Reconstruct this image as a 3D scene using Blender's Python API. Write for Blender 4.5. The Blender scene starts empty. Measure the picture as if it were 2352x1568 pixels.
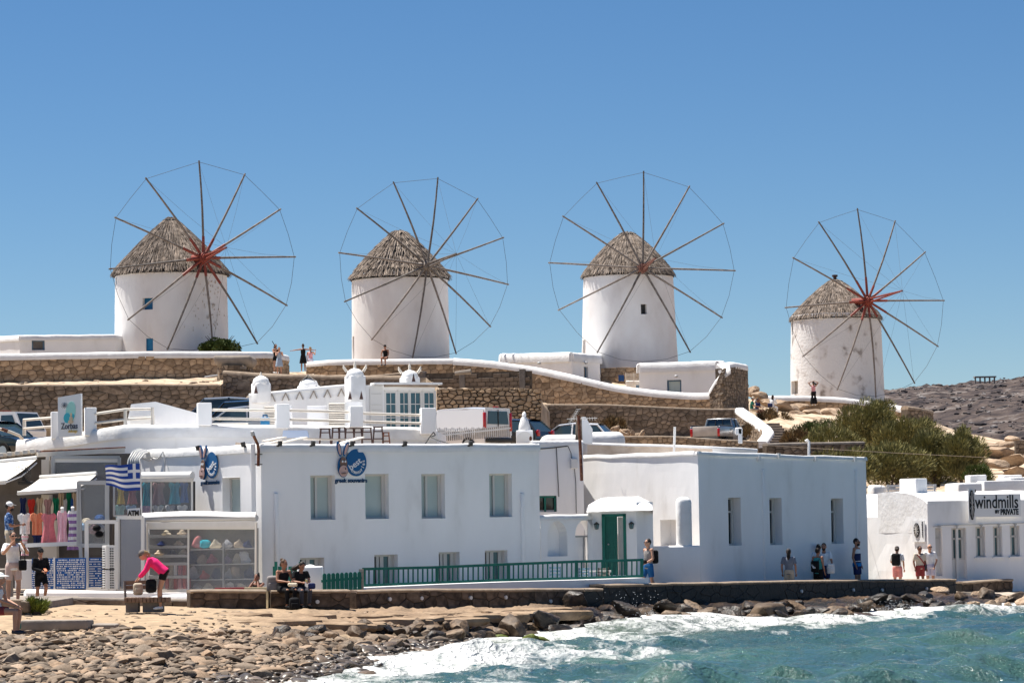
import bpy, bmesh, math, random
from math import sin, cos, pi, atan2, sqrt, hypot, floor
from mathutils import Vector, Matrix, noise
R = math.radians
V = Vector
rnd = random.Random(11)
sc = bpy.context.scene
col = sc.collection
# ---------------------------------------------------------------- camera
# measurements are taken on a 2352 x 1568 view of the photograph
W, H, F = 2352., 1568., 6860.
CH = 3.3                                   # eye height above datum; mean sea level is SEA
SEA = 0.35
PITCH = math.atan(424 / F)
CM = Matrix.Rotation(pi / 2 + PITCH, 3, 'X') @ Matrix.Rotation(R(-0.9), 3, 'Z')
cd = bpy.data.cameras.new('camera'); cam = bpy.data.objects.new('camera', cd); col.objects.link(cam)
cd.sensor_width = 36; cd.lens = 36 * F / W; cd.clip_start = 1; cd.clip_end = 20000
cam.location = (0, 0, CH); cam.rotation_euler = CM.to_euler(); sc.camera = cam
# ---------------------------------------------------------------- sky and sun
SUN = V((-0.33, 0.185, 0.925)).normalized()   # direction towards the sun
elev = math.asin(SUN.z)
wd = bpy.data.worlds.new('World'); sc.world = wd; wd.use_nodes = True
nt = wd.node_tree; nt.nodes.clear()
sk = nt.nodes.new('ShaderNodeTexSky'); sk.sky_type = 'NISHITA'; sk.sun_disc = False
sk.sun_elevation = elev; sk.sun_rotation = atan2(SUN.x, SUN.y)
sk.altitude = 0; sk.air_density = 0.8; sk.dust_density = 0.0; sk.ozone_density = 6.0
bg = nt.nodes.new('ShaderNodeBackground'); bg.inputs[1].default_value = 0.0505
wo = nt.nodes.new('ShaderNodeOutputWorld')
hs = nt.nodes.new('ShaderNodeHueSaturation'); hs.inputs['Saturation'].default_value = 1.16
nt.links.new(sk.outputs[0], hs.inputs['Color']); nt.links.new(hs.outputs[0], bg.inputs[0]); nt.links.new(bg.outputs[0], wo.inputs[0])
sl = bpy.data.lights.new('sun', 'SUN'); sl.energy = 5.0; sl.angle = R(0.5); sl.color = (1, 0.955, 0.88)
so = bpy.data.objects.new('sun', sl); col.objects.link(so); so.location = (0, 0, 80)
so.rotation_euler = SUN.to_track_quat('Z', 'Y').to_euler()
sc.view_settings.view_transform = 'Standard'; sc.view_settings.look = 'None'
sc.view_settings.gamma = 1; sc.view_settings.use_curve_mapping = False
sc.view_settings.exposure = 0.92
sc.cycles.max_bounces = 6; sc.cycles.diffuse_bounces = 4; sc.cycles.glossy_bounces = 3
sc.cycles.transmission_bounces = 4; sc.cycles.transparent_max_bounces = 8
sc.cycles.use_denoising = True; sc.cycles.sample_clamp_indirect = 6

# ---------------------------------------------------------------- measuring helpers
def ray(x, y):
    return CM @ V(((x - W / 2) / F, -(y - H / 2) / F, -1))
def P(x, y, Y):
    d = ray(x, y); return V((0, 0, CH)) + d * (Y / d.y)
def Zat(x, y, Y): return P(x, y, Y).z
def XY(x, Y, y=1200): p = P(x, y, Y); return V((p.x, p.y, 0))
def onplane(x, y, p0, n):
    d = ray(x, y); o = V((0, 0, CH)); return o + d * ((p0 - o).dot(n) / d.dot(n))
def lerp(a, b, t): return a + (b - a) * t
def interp(x, pts):
    if x <= pts[0][0]: return pts[0][1]
    for (a, b), (c, d) in zip(pts, pts[1:]):
        if x <= c: return b + (d - b) * (x - a) / (c - a)
    return pts[-1][1]
def fbm(p, o=4):
    return noise.fractal(V(p), 1.0, 2.0, o, noise_basis='PERLIN_ORIGINAL')

# ---------------------------------------------------------------- materials
MATS = {}
def lin(c):
    if isinstance(c, str):
        c = [int(c[i:i + 2], 16) / 255 for i in (0, 2, 4)]
        c = [(u / 12.92 if u < .04045 else ((u + .055) / 1.055) ** 2.4) for u in c]
    return (*c[:3], 1)
def mk(name, cols, scale=2.0, detail=6, rough=0.8, bump=0.0, bscale=25., rand=None, rcols=None, stretch=None,
       spec=0.3, metal=0.0, alpha=None, trans=0, coat=0, attr=None, contrast=(.3, .7), world=False, dist=0, bdist=.02):
    m = bpy.data.materials.new(name); m.use_nodes = True; MATS[name] = m
    n = m.node_tree.nodes; l = m.node_tree.links; b = n['Principled BSDF']
    b.inputs['Roughness'].default_value = rough; b.inputs['Specular IOR Level'].default_value = spec
    b.inputs['Metallic'].default_value = metal; b.inputs['Transmission Weight'].default_value = trans
    b.inputs['Coat Weight'].default_value = coat
    if alpha is not None: b.inputs['Alpha'].default_value = alpha
    if not isinstance(cols, list): cols = [cols]
    out = None
    def coords(st):
        if world: t = n.new('ShaderNodeNewGeometry').outputs['Position']
        else: t = n.new('ShaderNodeTexCoord').outputs['Object']
        if st:
            mp = n.new('ShaderNodeMapping'); mp.inputs['Scale'].default_value = st; l.new(t, mp.inputs[0]); t = mp.outputs[0]
        return t
    if attr:
        a = n.new('ShaderNodeAttribute'); a.attribute_name = attr; out = a.outputs['Color']
    if len(cols) > 1:
        tx = n.new('ShaderNodeTexNoise'); tx.inputs['Scale'].default_value = scale; tx.inputs['Detail'].default_value = detail
        tx.inputs['Distortion'].default_value = dist
        l.new(coords(stretch), tx.inputs['Vector'])
        rp = n.new('ShaderNodeValToRGB'); e = rp.color_ramp.elements
        e[0].position, e[1].position = contrast
        e[0].color = lin(cols[0]); e[1].color = lin(cols[-1])
        for i, c in enumerate(cols[1:-1]):
            q = e.new(lerp(contrast[0], contrast[1], (i + 1) / (len(cols) - 1))); q.color = lin(c)
        l.new(tx.outputs['Fac'], rp.inputs[0])
        if out is not None:
            mx = n.new('ShaderNodeMix'); mx.data_type = 'RGBA'; mx.blend_type = 'MULTIPLY'; mx.inputs[0].default_value = 1
            l.new(out, mx.inputs[6]); l.new(rp.outputs[0], mx.inputs[7]); out = mx.outputs[2]
        else: out = rp.outputs[0]
    elif out is None: b.inputs['Base Color'].default_value = lin(cols[0])
    if rand:
        rr = n.new('ShaderNodeValToRGB'); e = rr.color_ramp.elements
        rc = rcols or [(.6, .6, .6), (1.25, 1.2, 1.15)]
        e[0].color = lin(rc[0]); e[1].color = lin(rc[-1])
        for i, c in enumerate(rc[1:-1]):
            q = e.new((i + 1) / (len(rc) - 1)); q.color = lin(c)
        if rand == 'object': l.new(n.new('ShaderNodeObjectInfo').outputs['Random'], rr.inputs[0])
        else: l.new(n.new('ShaderNodeNewGeometry').outputs['Random Per Island'], rr.inputs[0])
        if out is None: out = rr.outputs[0]
        else:
            mx = n.new('ShaderNodeMix'); mx.data_type = 'RGBA'; mx.blend_type = 'MULTIPLY'; mx.inputs[0].default_value = 1
            l.new(out, mx.inputs[6]); l.new(rr.outputs[0], mx.inputs[7]); out = mx.outputs[2]
    if out is not None: l.new(out, b.inputs['Base Color'])
    if bump:
        tb = n.new('ShaderNodeTexNoise'); tb.inputs['Scale'].default_value = bscale; tb.inputs['Detail'].default_value = 8
        l.new(coords(stretch), tb.inputs['Vector'])
        bp = n.new('ShaderNodeBump'); bp.inputs['Strength'].default_value = bump; bp.inputs['Distance'].default_value = bdist
        l.new(tb.outputs['Fac'], bp.inputs['Height']); l.new(bp.outputs[0], b.inputs['Normal'])
    return m

W8 = (.80, .785, .775); W7 = (.70, .685, .675)
mk('plaster', [(.68, .66, .64), (.825, .815, .805), (.86, .85, .845)], scale=1.1, detail=8, stretch=(1, 1, .35), rough=.9, bump=.5, bscale=2.6, spec=.15, bdist=.035, contrast=(.22, .58))
mk('plaster_mill', [(.60, .565, .54), (.73, .70, .685), (.79, .775, .765)], scale=.7, rough=.92, bump=.5, bscale=2, spec=.1, stretch=(1, 1, .55), contrast=(.25, .65), bdist=.04)
mk('plaster_worn', [(.30, .27, .25), (.66, .63, .61), (.76, .745, .735)], scale=1.1, detail=10, rough=.92, bump=.7, bscale=6, spec=.1, contrast=(.30, .46), bdist=.04)
mk('whitewash', [(.72, .70, .68), (.84, .83, .82)], scale=2, rough=.9, bump=.5, bscale=7, spec=.1, bdist=.03)
mk('cream', [(.66, .59, .50), (.72, .65, .56)], scale=1.4, rough=.85, bump=.2, bscale=10)
mk('beige_plaster', [(.55, .43, .33), (.66, .55, .45)], scale=3, rough=.95, bump=.5, bscale=14, contrast=(.3, .6))
mk('white_metal', (.72, .70, .67), rough=.45, spec=.4)
mk('grey_metal', (.42, .42, .42), rough=.4, spec=.5)
mk('dark_metal', (.03, .028, .026), rough=.5, spec=.4)
mk('brown_metal', (.07, .035, .028), rough=.6)
mk('rust', [(.20, .07, .03), (.10, .035, .025), (.33, .16, .08)], scale=6, rough=.9, bump=.4)
mk('frame', (.58, .56, .53), rough=.5)
mk('glass_window', (.10, .16, .165), rough=.06, spec=.7)
mk('blind', [(.40, .47, .45), (.46, .53, .51)], scale=1.2, rough=.35, spec=.5)
mk('glass_dark', (.012, .018, .02), rough=.05, spec=.8)
mk('glass_veiled', (.34, .36, .39), rough=.03, spec=.6, alpha=.26)  # grey colour paints the reflected veil into the clear glass
mk('teal_glass', (.05, .12, .15), rough=.06, spec=.7)
mk('green_paint', [(.006, .155, .11), (.004, .115, .085)], scale=3, rough=.45, spec=.4)
mk('green_door', [(.004, .135, .095), (.003, .10, .075)], scale=2, rough=.4, spec=.4)
mk('blue_paint', [(.012, .13, .28), (.02, .17, .34)], scale=4, rough=.5)
mk('navy_paint', (.012, .06, .20), rough=.5)
mk('slate_blue', [(.09, .15, .22), (.13, .20, .27)], scale=4, rough=.6)
mk('bench_wood', [(.15, .095, .065), (.26, .175, .125)], scale=6, rough=.85); mk('pale_wood', [(.30, .26, .22), (.45, .40, .35)], scale=3, rough=.8, stretch=(1, 1, 8), bump=.3)
mk('grey_wood', [(.13, .115, .10), (.24, .215, .19)], scale=5, rough=.85, bump=.4, stretch=(1, 1, 1))
mk('spar_wood', [(.13, .11, .098), (.25, .22, .20)], scale=4, rough=.8, rand='object', rcols=[(.75, .75, .75), (1.2, 1.15, 1.1)])
mk('red_paint', [(.19, .04, .028), (.28, .065, .045)], scale=5, rough=.6)
mk('red_faded', [(.15, .06, .042), (.22, .10, .075)], scale=5, rough=.7)
mk('rope', (.09, .085, .08), rough=.9)
mk('thatch', [(.088, .07, .058), (.215, .178, .15), (.33, .28, .24)], scale=3.2, detail=5, rough=.95, rand='island', rcols=[(.5, .48, .47), (1.0, 1, 1), (1.45, 1.38, 1.3)], contrast=(.28, .72), spec=.1)
mk('thatch_dark', [(.035, .03, .028), (.07, .06, .055)], scale=6, rough=1, spec=.05)
SR = [(.62, .60, .58), (.85, .83, .80), (1.0, 1.0, 1.0), (1.16, 1.1, 1.02), (1.4, 1.36, 1.3)]
mk('stone_tan', [(.20, .14, .095), (.36, .265, .18), (.46, .355, .255)], scale=3.5, rough=.95, bump=.7, bscale=9, rand='object', rcols=SR, spec=.1)
mk('stone_grey', [(.10, .080, .062), (.205, .165, .13), (.29, .24, .195)], scale=3.5, rough=.95, bump=.7, bscale=9, rand='object', rcols=SR, spec=.1)
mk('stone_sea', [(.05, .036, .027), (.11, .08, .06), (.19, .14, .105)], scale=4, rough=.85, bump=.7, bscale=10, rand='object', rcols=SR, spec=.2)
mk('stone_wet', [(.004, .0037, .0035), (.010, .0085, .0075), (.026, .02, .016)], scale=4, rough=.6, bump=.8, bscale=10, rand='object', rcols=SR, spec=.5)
mk('mortar_tan', [(.16, .115, .08), (.26, .19, .135)], scale=6, rough=1, bump=.5, bscale=20, spec=.05)
mk('mortar_grey', [(.075, .06, .047), (.15, .12, .095)], scale=6, rough=1, bump=.5, bscale=20, spec=.05)
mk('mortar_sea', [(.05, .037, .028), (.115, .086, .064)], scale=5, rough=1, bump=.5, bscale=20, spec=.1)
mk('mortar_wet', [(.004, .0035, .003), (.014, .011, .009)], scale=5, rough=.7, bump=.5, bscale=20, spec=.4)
mk('cap_stone', [(.24, .18, .13), (.36, .28, .21)], scale=5, rough=.95, bump=.5, bscale=15)
mk('bounce_paving', [(.36, .335, .30), (.46, .43, .395)], scale=2, rough=.9, bump=.3, bscale=10); mk('concrete', [(.20, .17, .145), (.31, .265, .225)], scale=3, rough=.95, bump=.5, bscale=18)  # courtyard paving made paler than concrete to bounce light onto the house fronts
mk('concrete_grey', [(.13, .115, .105), (.20, .18, .165)], scale=3, rough=.95, bump=.5, bscale=18)
mk('block_wall', [(.13, .10, .078), (.19, .15, .118)], scale=3, rough=1, bump=.5, bscale=18, rand='object', rcols=[(.8, .8, .8), (1.15, 1.13, 1.1)])
mk('render_coat', [(.24, .185, .14), (.32, .255, .20)], scale=2, rough=1, bump=.3, bscale=14)
mk('skin', (.50, .27, .18), rough=.55, spec=.3)
mk('skin_tan', (.36, .175, .11), rough=.55, spec=.3)
mk('skin_dark', (.25, .115, .075), rough=.55, spec=.3)
mk('hair_dark', [(.012, .008, .006), (.035, .022, .016)], scale=20, rough=.6)
mk('hair_brown', [(.05, .025, .014), (.10, .055, .03)], scale=20, rough=.6)
mk('hair_blond', [(.30, .18, .08), (.42, .28, .14)], scale=20, rough=.6)
mk('black_cloth', [(.008, .008, .009), (.018, .018, .02)], scale=12, rough=.9, spec=.15)
mk('lens_black', (.006, .006, .007), rough=.1, spec=.7)
def cloth(name, c, c2=None, scale=10):
    c2 = c2 or [min(1, k * 1.25) for k in c]
    return mk(name, [c, c2], scale=scale, rough=.9, spec=.1, bump=.25, bscale=18)
def M(n): return MATS[n]

# ---------------------------------------------------------------- mesh builder and object helpers
ORG = {}
class MB:
    def __init__(s): s.v = []; s.f = []; s.m = []; s.mi = 0; s.c = None
    def add(s, vs, fs):
        o = len(s.v); s.v += [V(v) for v in vs]; s.f += [tuple(i + o for i in f) for f in fs]; s.m += [s.mi] * len(fs); return s
    def poly(s, *p): return s.add(p, [tuple(range(len(p)))])
    def box(s, c, sz, rz=0, rx=0, ry=0):
        c = V(c); m = Matrix.Rotation(rz, 3, 'Z') @ Matrix.Rotation(ry, 3, 'Y') @ Matrix.Rotation(rx, 3, 'X')
        vs = [c + m @ V((a * sz[0] / 2, b * sz[1] / 2, d * sz[2] / 2)) for a in (-1, 1) for b in (-1, 1) for d in (-1, 1)]
        return s.add(vs, [(0, 1, 3, 2), (4, 6, 7, 5), (0, 4, 5, 1), (2, 3, 7, 6), (0, 2, 6, 4), (1, 5, 7, 3)])
    def rbox(s, c, sz, r=.05, rz=0, seg=2, jit=0):
        bm = bmesh.new(); bmesh.ops.create_cube(bm, size=1)
        for v in bm.verts: v.co = V((v.co.x * sz[0], v.co.y * sz[1], v.co.z * sz[2]))
        bmesh.ops.bevel(bm, geom=bm.edges[:], offset=min(r, min(sz) * .49), segments=seg, profile=.5, affect='EDGES')
        m = Matrix.Translation(V(c)) @ Matrix.Rotation(rz, 4, 'Z')
        bm.verts.index_update()
        vs = [m @ v.co for v in bm.verts]
        if jit: vs = [p + noise.noise_vector(p * 1.7) * jit for p in vs]
        s.add(vs, [tuple(v.index for v in f.verts) for f in bm.faces]); bm.free(); return s
    def beam(s, a, b, w, h, up=(0, 0, 1)):
        a, b, up = V(a), V(b), V(up); d = (b - a).normalized(); x = d.cross(up)
        x = x.normalized() if x.length > 1e-4 else V((1, 0, 0)); z = x.cross(d)
        vs = [p + x * (i * w / 2) + z * (j * h / 2) for p in (a, b) for i, j in ((-1, -1), (1, -1), (1, 1), (-1, 1))]
        return s.add(vs, [(3, 2, 1, 0), (4, 5, 6, 7), (0, 1, 5, 4), (1, 2, 6, 5), (2, 3, 7, 6), (3, 0, 4, 7)])
    def tube(s, pts, r, n=8, cap=True, sq=1.0, ax=None):
        pts = [V(p) for p in pts]; rs = r if isinstance(r, (list, tuple)) else [r] * len(pts)
        t0 = (pts[1] - pts[0]).normalized()
        x = V(ax) if ax else (V((0, 0, 1)) if abs(t0.z) < .9 else V((1, 0, 0)))
        x = (x - t0 * x.dot(t0)).normalized(); vs = []; fs = []
        for i, p in enumerate(pts):
            t = (pts[min(i + 1, len(pts) - 1)] - pts[max(i - 1, 0)])
            t = t.normalized() if t.length > 1e-7 else t0
            x = (x - t * x.dot(t)).normalized(); y = t.cross(x)
            vs += [p + (x * cos(2 * pi * k / n) * sq + y * sin(2 * pi * k / n)) * rs[i] for k in range(n)]
        for i in range(len(pts) - 1):
            for k in range(n): fs.append((i * n + k, i * n + (k + 1) % n, (i + 1) * n + (k + 1) % n, (i + 1) * n + k))
        if cap: fs += [tuple(range(n - 1, -1, -1)), tuple(range((len(pts) - 1) * n, len(pts) * n))]
        return s.add(vs, fs)
    def lathe(s, prof, n=24, c=(0, 0, 0), cap=True, sx=1, sy=1):
        c = V(c); vs = []; fs = []
        for r, z in prof: vs += [c + V((r * cos(2 * pi * k / n) * sx, r * sin(2 * pi * k / n) * sy, z)) for k in range(n)]
        for i in range(len(prof) - 1):
            for k in range(n): fs.append((i * n + k, i * n + (k + 1) % n, (i + 1) * n + (k + 1) % n, (i + 1) * n + k))
        if cap: fs += [tuple(range(n - 1, -1, -1)), tuple(range((len(prof) - 1) * n, len(prof) * n))]
        return s.add(vs, fs)
    def ell(s, c, r, n=10, m=7, rot=None):
        c = V(c); vs = []; fs = []; rot = rot or Matrix.Identity(3)
        for i in range(1, m):
            a = pi * i / m
            for k in range(n):
                b = 2 * pi * k / n; vs.append(c + rot @ V((r[0] * sin(a) * cos(b), r[1] * sin(a) * sin(b), r[2] * cos(a))))
        vs += [c + rot @ V((0, 0, r[2])), c + rot @ V((0, 0, -r[2]))]; T = len(vs) - 2
        for i in range(m - 2):
            for k in range(n): fs.append((i * n + k, (i + 1) * n + k, (i + 1) * n + (k + 1) % n, i * n + (k + 1) % n))
        for k in range(n): fs.append((T, k, (k + 1) % n)); fs.append((T + 1, (m - 2) * n + (k + 1) % n, (m - 2) * n + k))
        return s.add(vs, fs)
    def grid(s, nu, nv, fn, flip=False):
        vs = [fn(i / nu, j / nv) for j in range(nv + 1) for i in range(nu + 1)]; w = nu + 1
        q = [(j * w + i, j * w + i + 1, (j + 1) * w + i + 1, (j + 1) * w + i) for j in range(nv) for i in range(nu)]
        if flip: q = [f[::-1] for f in q]
        return s.add(vs, q)
    def prism(s, pts, ext):
        pts = [V(p) for p in pts]; e = V(ext); n = len(pts)
        fs = [tuple(range(n - 1, -1, -1)), tuple(range(n, 2 * n))] + [(i, (i + 1) % n, n + (i + 1) % n, n + i) for i in range(n)]
        return s.add(pts + [p + e for p in pts], fs)
    def bounds(s):
        xs = [v.x for v in s.v]; ys = [v.y for v in s.v]; zs = [v.z for v in s.v]
        return V((min(xs), min(ys), min(zs))), V((max(xs), max(ys), max(zs)))
    def mesh(s, name, mats, org=None, smooth=None):
        me = bpy.data.meshes.new(name); o = org or V((0, 0, 0))
        me.from_pydata([tuple(v - o) for v in s.v], [], s.f)
        for m in (mats if isinstance(mats, (list, tuple)) else [mats]):
            me.materials.append(M(m) if isinstance(m, str) else m)
        if any(s.m): me.polygons.foreach_set('material_index', s.m)
        if smooth is not None:
            me.polygons.foreach_set('use_smooth', [True] * len(s.f))
            if smooth < 179: me.set_sharp_from_angle(angle=R(smooth))
        me.update(); return me
    def build(s, name, mats, parent=None, smooth=None, org=None, **kw):
        if parent is None and org is None:
            a, b = s.bounds(); org = V(((a.x + b.x) / 2, (a.y + b.y) / 2, a.z))
        po = ORG.get(parent.name, V((0, 0, 0))) if parent else V((0, 0, 0))
        base = org if org is not None else po
        o = bpy.data.objects.new(name, s.mesh(name, mats, base, smooth)); col.objects.link(o)
        o.location = base - po
        if parent: o.parent = parent
        ORG[o.name] = V(base)
        return tag(o, **kw)
def tag(o, label=None, cat=None, group=None, kind=None):
    if label: o['label'] = label
    if cat: o['category'] = cat
    if group: o['group'] = group
    if kind or cat: o['kind'] = kind or 'thing'
    return o
def thing(name, label, cat, loc=(0, 0, 0), group=None):
    o = bpy.data.objects.new(name, None); col.objects.link(o); o.empty_display_size = .2
    o.location = loc; ORG[o.name] = V(loc); return tag(o, label, cat, group, 'thing')
def copy_tree(o, parent=None):
    c = o.copy(); col.objects.link(c); c.parent = parent
    for ch in list(o.children): copy_tree(ch, c)
    return c
def place(root, loc, rz=0, s=1.0):
    root.location = loc; root.rotation_euler = (0, 0, rz); root.scale = (s, s, s); return root
def text_mb(txt, size, xf, ext=.01, align='CENTER', shear=0, bold=0, xs=1.0):
    """letters as a mesh; xf maps (x, y, depth) of the text plane to the world"""
    cu = bpy.data.curves.new('t', 'FONT'); cu.body = txt; cu.size = size; cu.align_x = align; cu.extrude = ext; cu.shear = shear
    cu.offset = bold; cu.resolution_u = 3
    o = bpy.data.objects.new('t', cu); me = bpy.data.meshes.new_from_object(o)
    mb = MB(); mb.add([xf(v.co.x * xs, v.co.y, v.co.z) for v in me.vertices], [tuple(p.vertices) for p in me.polygons])
    bpy.data.objects.remove(o); bpy.data.meshes.remove(me); bpy.data.curves.remove(cu); return mb

class Facade:
    """a vertical wall plane from A to B (left to right seen from the sea); d is measured outward"""
    def __init__(s, A, B):
        s.A = V((A[0], A[1], 0)); s.B = V((B[0], B[1], 0)); s.L = (s.B - s.A).length
        s.u = (s.B - s.A).normalized(); s.n = V((s.u.y, -s.u.x, 0)); s.ang = atan2(s.u.y, s.u.x)
    def uv(s, x, y, d=0):
        p = onplane(x, y, s.A + s.n * d, s.n); return ((p - s.A).dot(s.u), p.z)
    def pt(s, u, z, d=0): return s.A + s.u * u + s.n * d + V((0, 0, z))
    def rect(s, x0, y0, x1, y1, d=0):
        """u0,z0,u1,z1 from pixel corners: left-top and right-bottom"""
        xm, ym = (x0 + x1) / 2, (y0 + y1) / 2
        return (s.uv(x0, ym, d)[0], s.uv(xm, y1, d)[1], s.uv(x1, ym, d)[0], s.uv(xm, y0, d)[1])
    def wall(s, mb, z0, top, holes=(), rev=.35, step=.5, amp=.012, u0=0, u1=None):
        u1 = s.L if u1 is None else u1
        topf = top if callable(top) else (lambda u: top)
        us = {u0, u1}; zs = {z0}
        for h in holes: us |= {h[0], h[2]}; zs |= {h[1], h[3]}
        us = sorted(u for u in us if u0 - 1e-6 <= u <= u1 + 1e-6); uu = []
        for a, b in zip(us, us[1:]):
            k = max(1, int((b - a) / step)); uu += [lerp(a, b, i / k) for i in range(k)]
        uu.append(us[-1]); zs = sorted(zs); zz = []
        for a, b in zip(zs, zs[1:]):
            k = max(1, int((b - a) / step)); zz += [lerp(a, b, i / k) for i in range(k)]
        zz.append(zs[-1]); zl = zz[-1]; kt = max(1, int((topf((u0 + u1) / 2) - zl) / step))
        def q(u, j):
            z = zz[j] if j < len(zz) else lerp(zl, topf(u), (j - len(zz) + 1) / kt)
            p = s.pt(u, z); e = min(u - u0, u1 - u)
            return p + s.n * (amp * fbm(p * .7, 3) * min(1, e * 3))
        nj = len(zz) + kt; w = len(uu); base = len(mb.v); vs = [q(u, j) for j in range(nj) for u in uu]; fs = []
        for j in range(nj - 1):
            for i in range(w - 1):
                uc = (uu[i] + uu[i + 1]) / 2
                zc = ((zz[j] + zz[j + 1]) / 2) if j + 1 < len(zz) else 1e9
                if any(h[0] < uc < h[2] and h[1] < zc < h[3] for h in holes): continue
                fs.append((j * w + i, j * w + i + 1, (j + 1) * w + i + 1, (j + 1) * w + i))
        mb.add(vs, fs)
        for h in holes:
            a, b, c, d = [s.pt(*k) for k in ((h[0], h[1], .004), (h[2], h[1], .004), (h[2], h[3], .004), (h[0], h[3], .004))]
            i = -s.n * rev
            for p, r in ((a, b), (b, c), (c, d), (d, a)): mb.poly(p, r, r + i, p + i)
        return mb
    def fr(s, u, z, d):   # frame for text etc.
        return lambda x, y, t: s.pt(u + x, z + y, d + t)

def cap_strip(mb, path, w, h, seg=6, amp=.02, closed=False):
    """rounded masonry coping swept along a path of top-centre points"""
    pts = []
    for a, b in zip(path, path[1:]):
        a, b = V(a), V(b); k = max(1, int((b - a).length / .6)); pts += [a.lerp(b, i / k) for i in range(k)]
    pts.append(V(path[-1])); vs = []; fs = []; prof = []
    for k in range(seg + 1):
        t = pi * k / seg; prof.append((-math.copysign(abs(cos(t)) ** .6, cos(t)) * w / 2, sin(t) ** .5 * h * .8))
    prof = [(-w / 2, -h * .3)] + prof + [(w / 2, -h * .3)]
    n = len(prof)
    for i, p in enumerate(pts):
        t = pts[min(i + 1, len(pts) - 1)] - pts[max(i - 1, 0)]; t.z = 0; t.normalize(); x = V((t.y, -t.x, 0))
        for a, b in prof:
            q = p + x * a + V((0, 0, b - h * .8)); q += noise.noise_vector(q * 1.3) * amp; vs.append(q)
    for i in range(len(pts) - 1):
        for k in range(n - 1): fs.append((i * n + k + 1, i * n + k, (i + 1) * n + k, (i + 1) * n + k + 1))
    fs += [tuple(range(n)), tuple(range((len(pts) - 1) * n, len(pts) * n))[::-1]]
    return mb.add(vs, fs)

def clip(poly, px, py, nx, ny):
    """keep the side where (p-(px,py)).n <= 0"""
    out = []; m = len(poly)
    for i in range(m):
        a, b = poly[i], poly[(i + 1) % m]
        da = (a[0] - px) * nx + (a[1] - py) * ny; db = (b[0] - px) * nx + (b[1] - py) * ny
        if da <= 0: out.append(a)
        if da * db < 0: t = da / (da - db); out.append((a[0] + (b[0] - a[0]) * t, a[1] + (b[1] - a[1]) * t))
    return out
def shrink(poly, g):
    cx = sum(p[0] for p in poly) / len(poly); cy = sum(p[1] for p in poly) / len(poly); out = []
    for p in poly:
        d = hypot(p[0] - cx, p[1] - cy) or 1; k = max(.3, 1 - g / d); out.append((cx + (p[0] - cx) * k, cy + (p[1] - cy) * k))
    return out
def dedupe(poly, e=.015):
    out = []
    for p in poly:
        if not out or hypot(p[0] - out[-1][0], p[1] - out[-1][1]) > e: out.append(p)
    if len(out) > 2 and hypot(out[0][0] - out[-1][0], out[0][1] - out[-1][1]) < e: out.pop()
    return out
def stones(parent, length, zlo, zhi, pos, sw, sh, mat, gap=.02, proud=.05, seed=1, limit=295, name='stone', drop=.18, hole=None):
    """irregular masonry: one object per stone on the surface pos(u, z, d)"""
    r = random.Random(seed); seeds = []; zmin = min(zlo(u) for u in (0, length * .25, length / 2, length * .75, length)); zmax = max(zhi(length * k / 20) for k in range(21))
    z = zmin; row = 0
    while z < zmax + sh:
        hh = sh * r.uniform(.75, 1.3); u = -sw * r.random()
        while u < length + sw:
            ww = sw * r.uniform(.6, 1.5)
            if r.random() > drop: seeds.append((u + ww / 2, z + hh * r.uniform(.25, .75)))
            u += ww
        z += hh; row += 1
    k = sw / sh; cells = []
    bucket = {}
    for i, (a, b) in enumerate(seeds): bucket.setdefault((int(a // (sw * 1.6)), int(b // (sh * 1.6))), []).append(i)
    for i, (a, b) in enumerate(seeds):
        poly = [(a - 2 * sw, b - 2 * sh), (a + 2 * sw, b - 2 * sh), (a + 2 * sw, b + 2 * sh), (a - 2 * sw, b + 2 * sh)]
        ka, kb = int(a // (sw * 1.6)), int(b // (sh * 1.6))
        for da in (-1, 0, 1):
            for db in (-1, 0, 1):
                for j in bucket.get((ka + da, kb + db), ()):
                    if j == i: continue
                    c, d = seeds[j]; poly = clip(poly, (a + c) / 2, (b + d) / 2, (c - a), (d - b) * k * k)
                    if len(poly) < 3: break
        if len(poly) < 3: continue
        poly = clip(poly, 0, 0, -1, 0); poly = clip(poly, length, 0, 1, 0) if len(poly) > 2 else poly
        if len(poly) < 3: continue
        u0 = max(0, min(length, a)); t0, t1 = zhi(max(0, u0 - .3)), zhi(min(length, u0 + .3)); du = min(length, u0 + .3) - max(0, u0 - .3)
        poly = clip(poly, u0, zhi(u0), -(t1 - t0) / max(du, .01), 1)
        if len(poly) > 2: poly = clip(poly, u0, zlo(u0), 0, -1)
        if len(poly) < 3: continue
        poly = dedupe(shrink(poly, gap))
        if len(poly) < 3: continue
        ar = abs(sum(p[0] * q[1] - q[0] * p[1] for p, q in zip(poly, poly[1:] + poly[:1]))) / 2
        if ar < sw * sh * .12: continue
        if hole and hole(a, b): continue
        cells.append((ar, poly))
    cells.sort(key=lambda c: -c[0]); rest = MB()
    for i, (ar, poly) in enumerate(cells):
        mb = MB() if i < limit else rest
        pr = proud * r.uniform(.5, 1.4); n = len(poly); inn = shrink(poly, min(sw, sh) * .13)
        vs = [pos(p[0], p[1], -.03) for p in poly] + [pos(p[0], p[1], pr * .75) for p in shrink(poly, min(sw, sh) * .03)] + [pos(p[0], p[1], pr) for p in inn]
        fs = []
        for q in range(2):
            for e in range(n): fs.append((q * n + e, q * n + (e + 1) % n, (q + 1) * n + (e + 1) % n, (q + 1) * n + e))
        fs.append(tuple(range(2 * n, 3 * n)))
        mb.add(vs, fs)
        if i < limit:
            a, b = mb.bounds(); mb.build(name, mat, parent, org=(a + b) / 2)
    if rest.v: rest.build(name + '_infill', mat, parent, kind='stuff')
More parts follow.
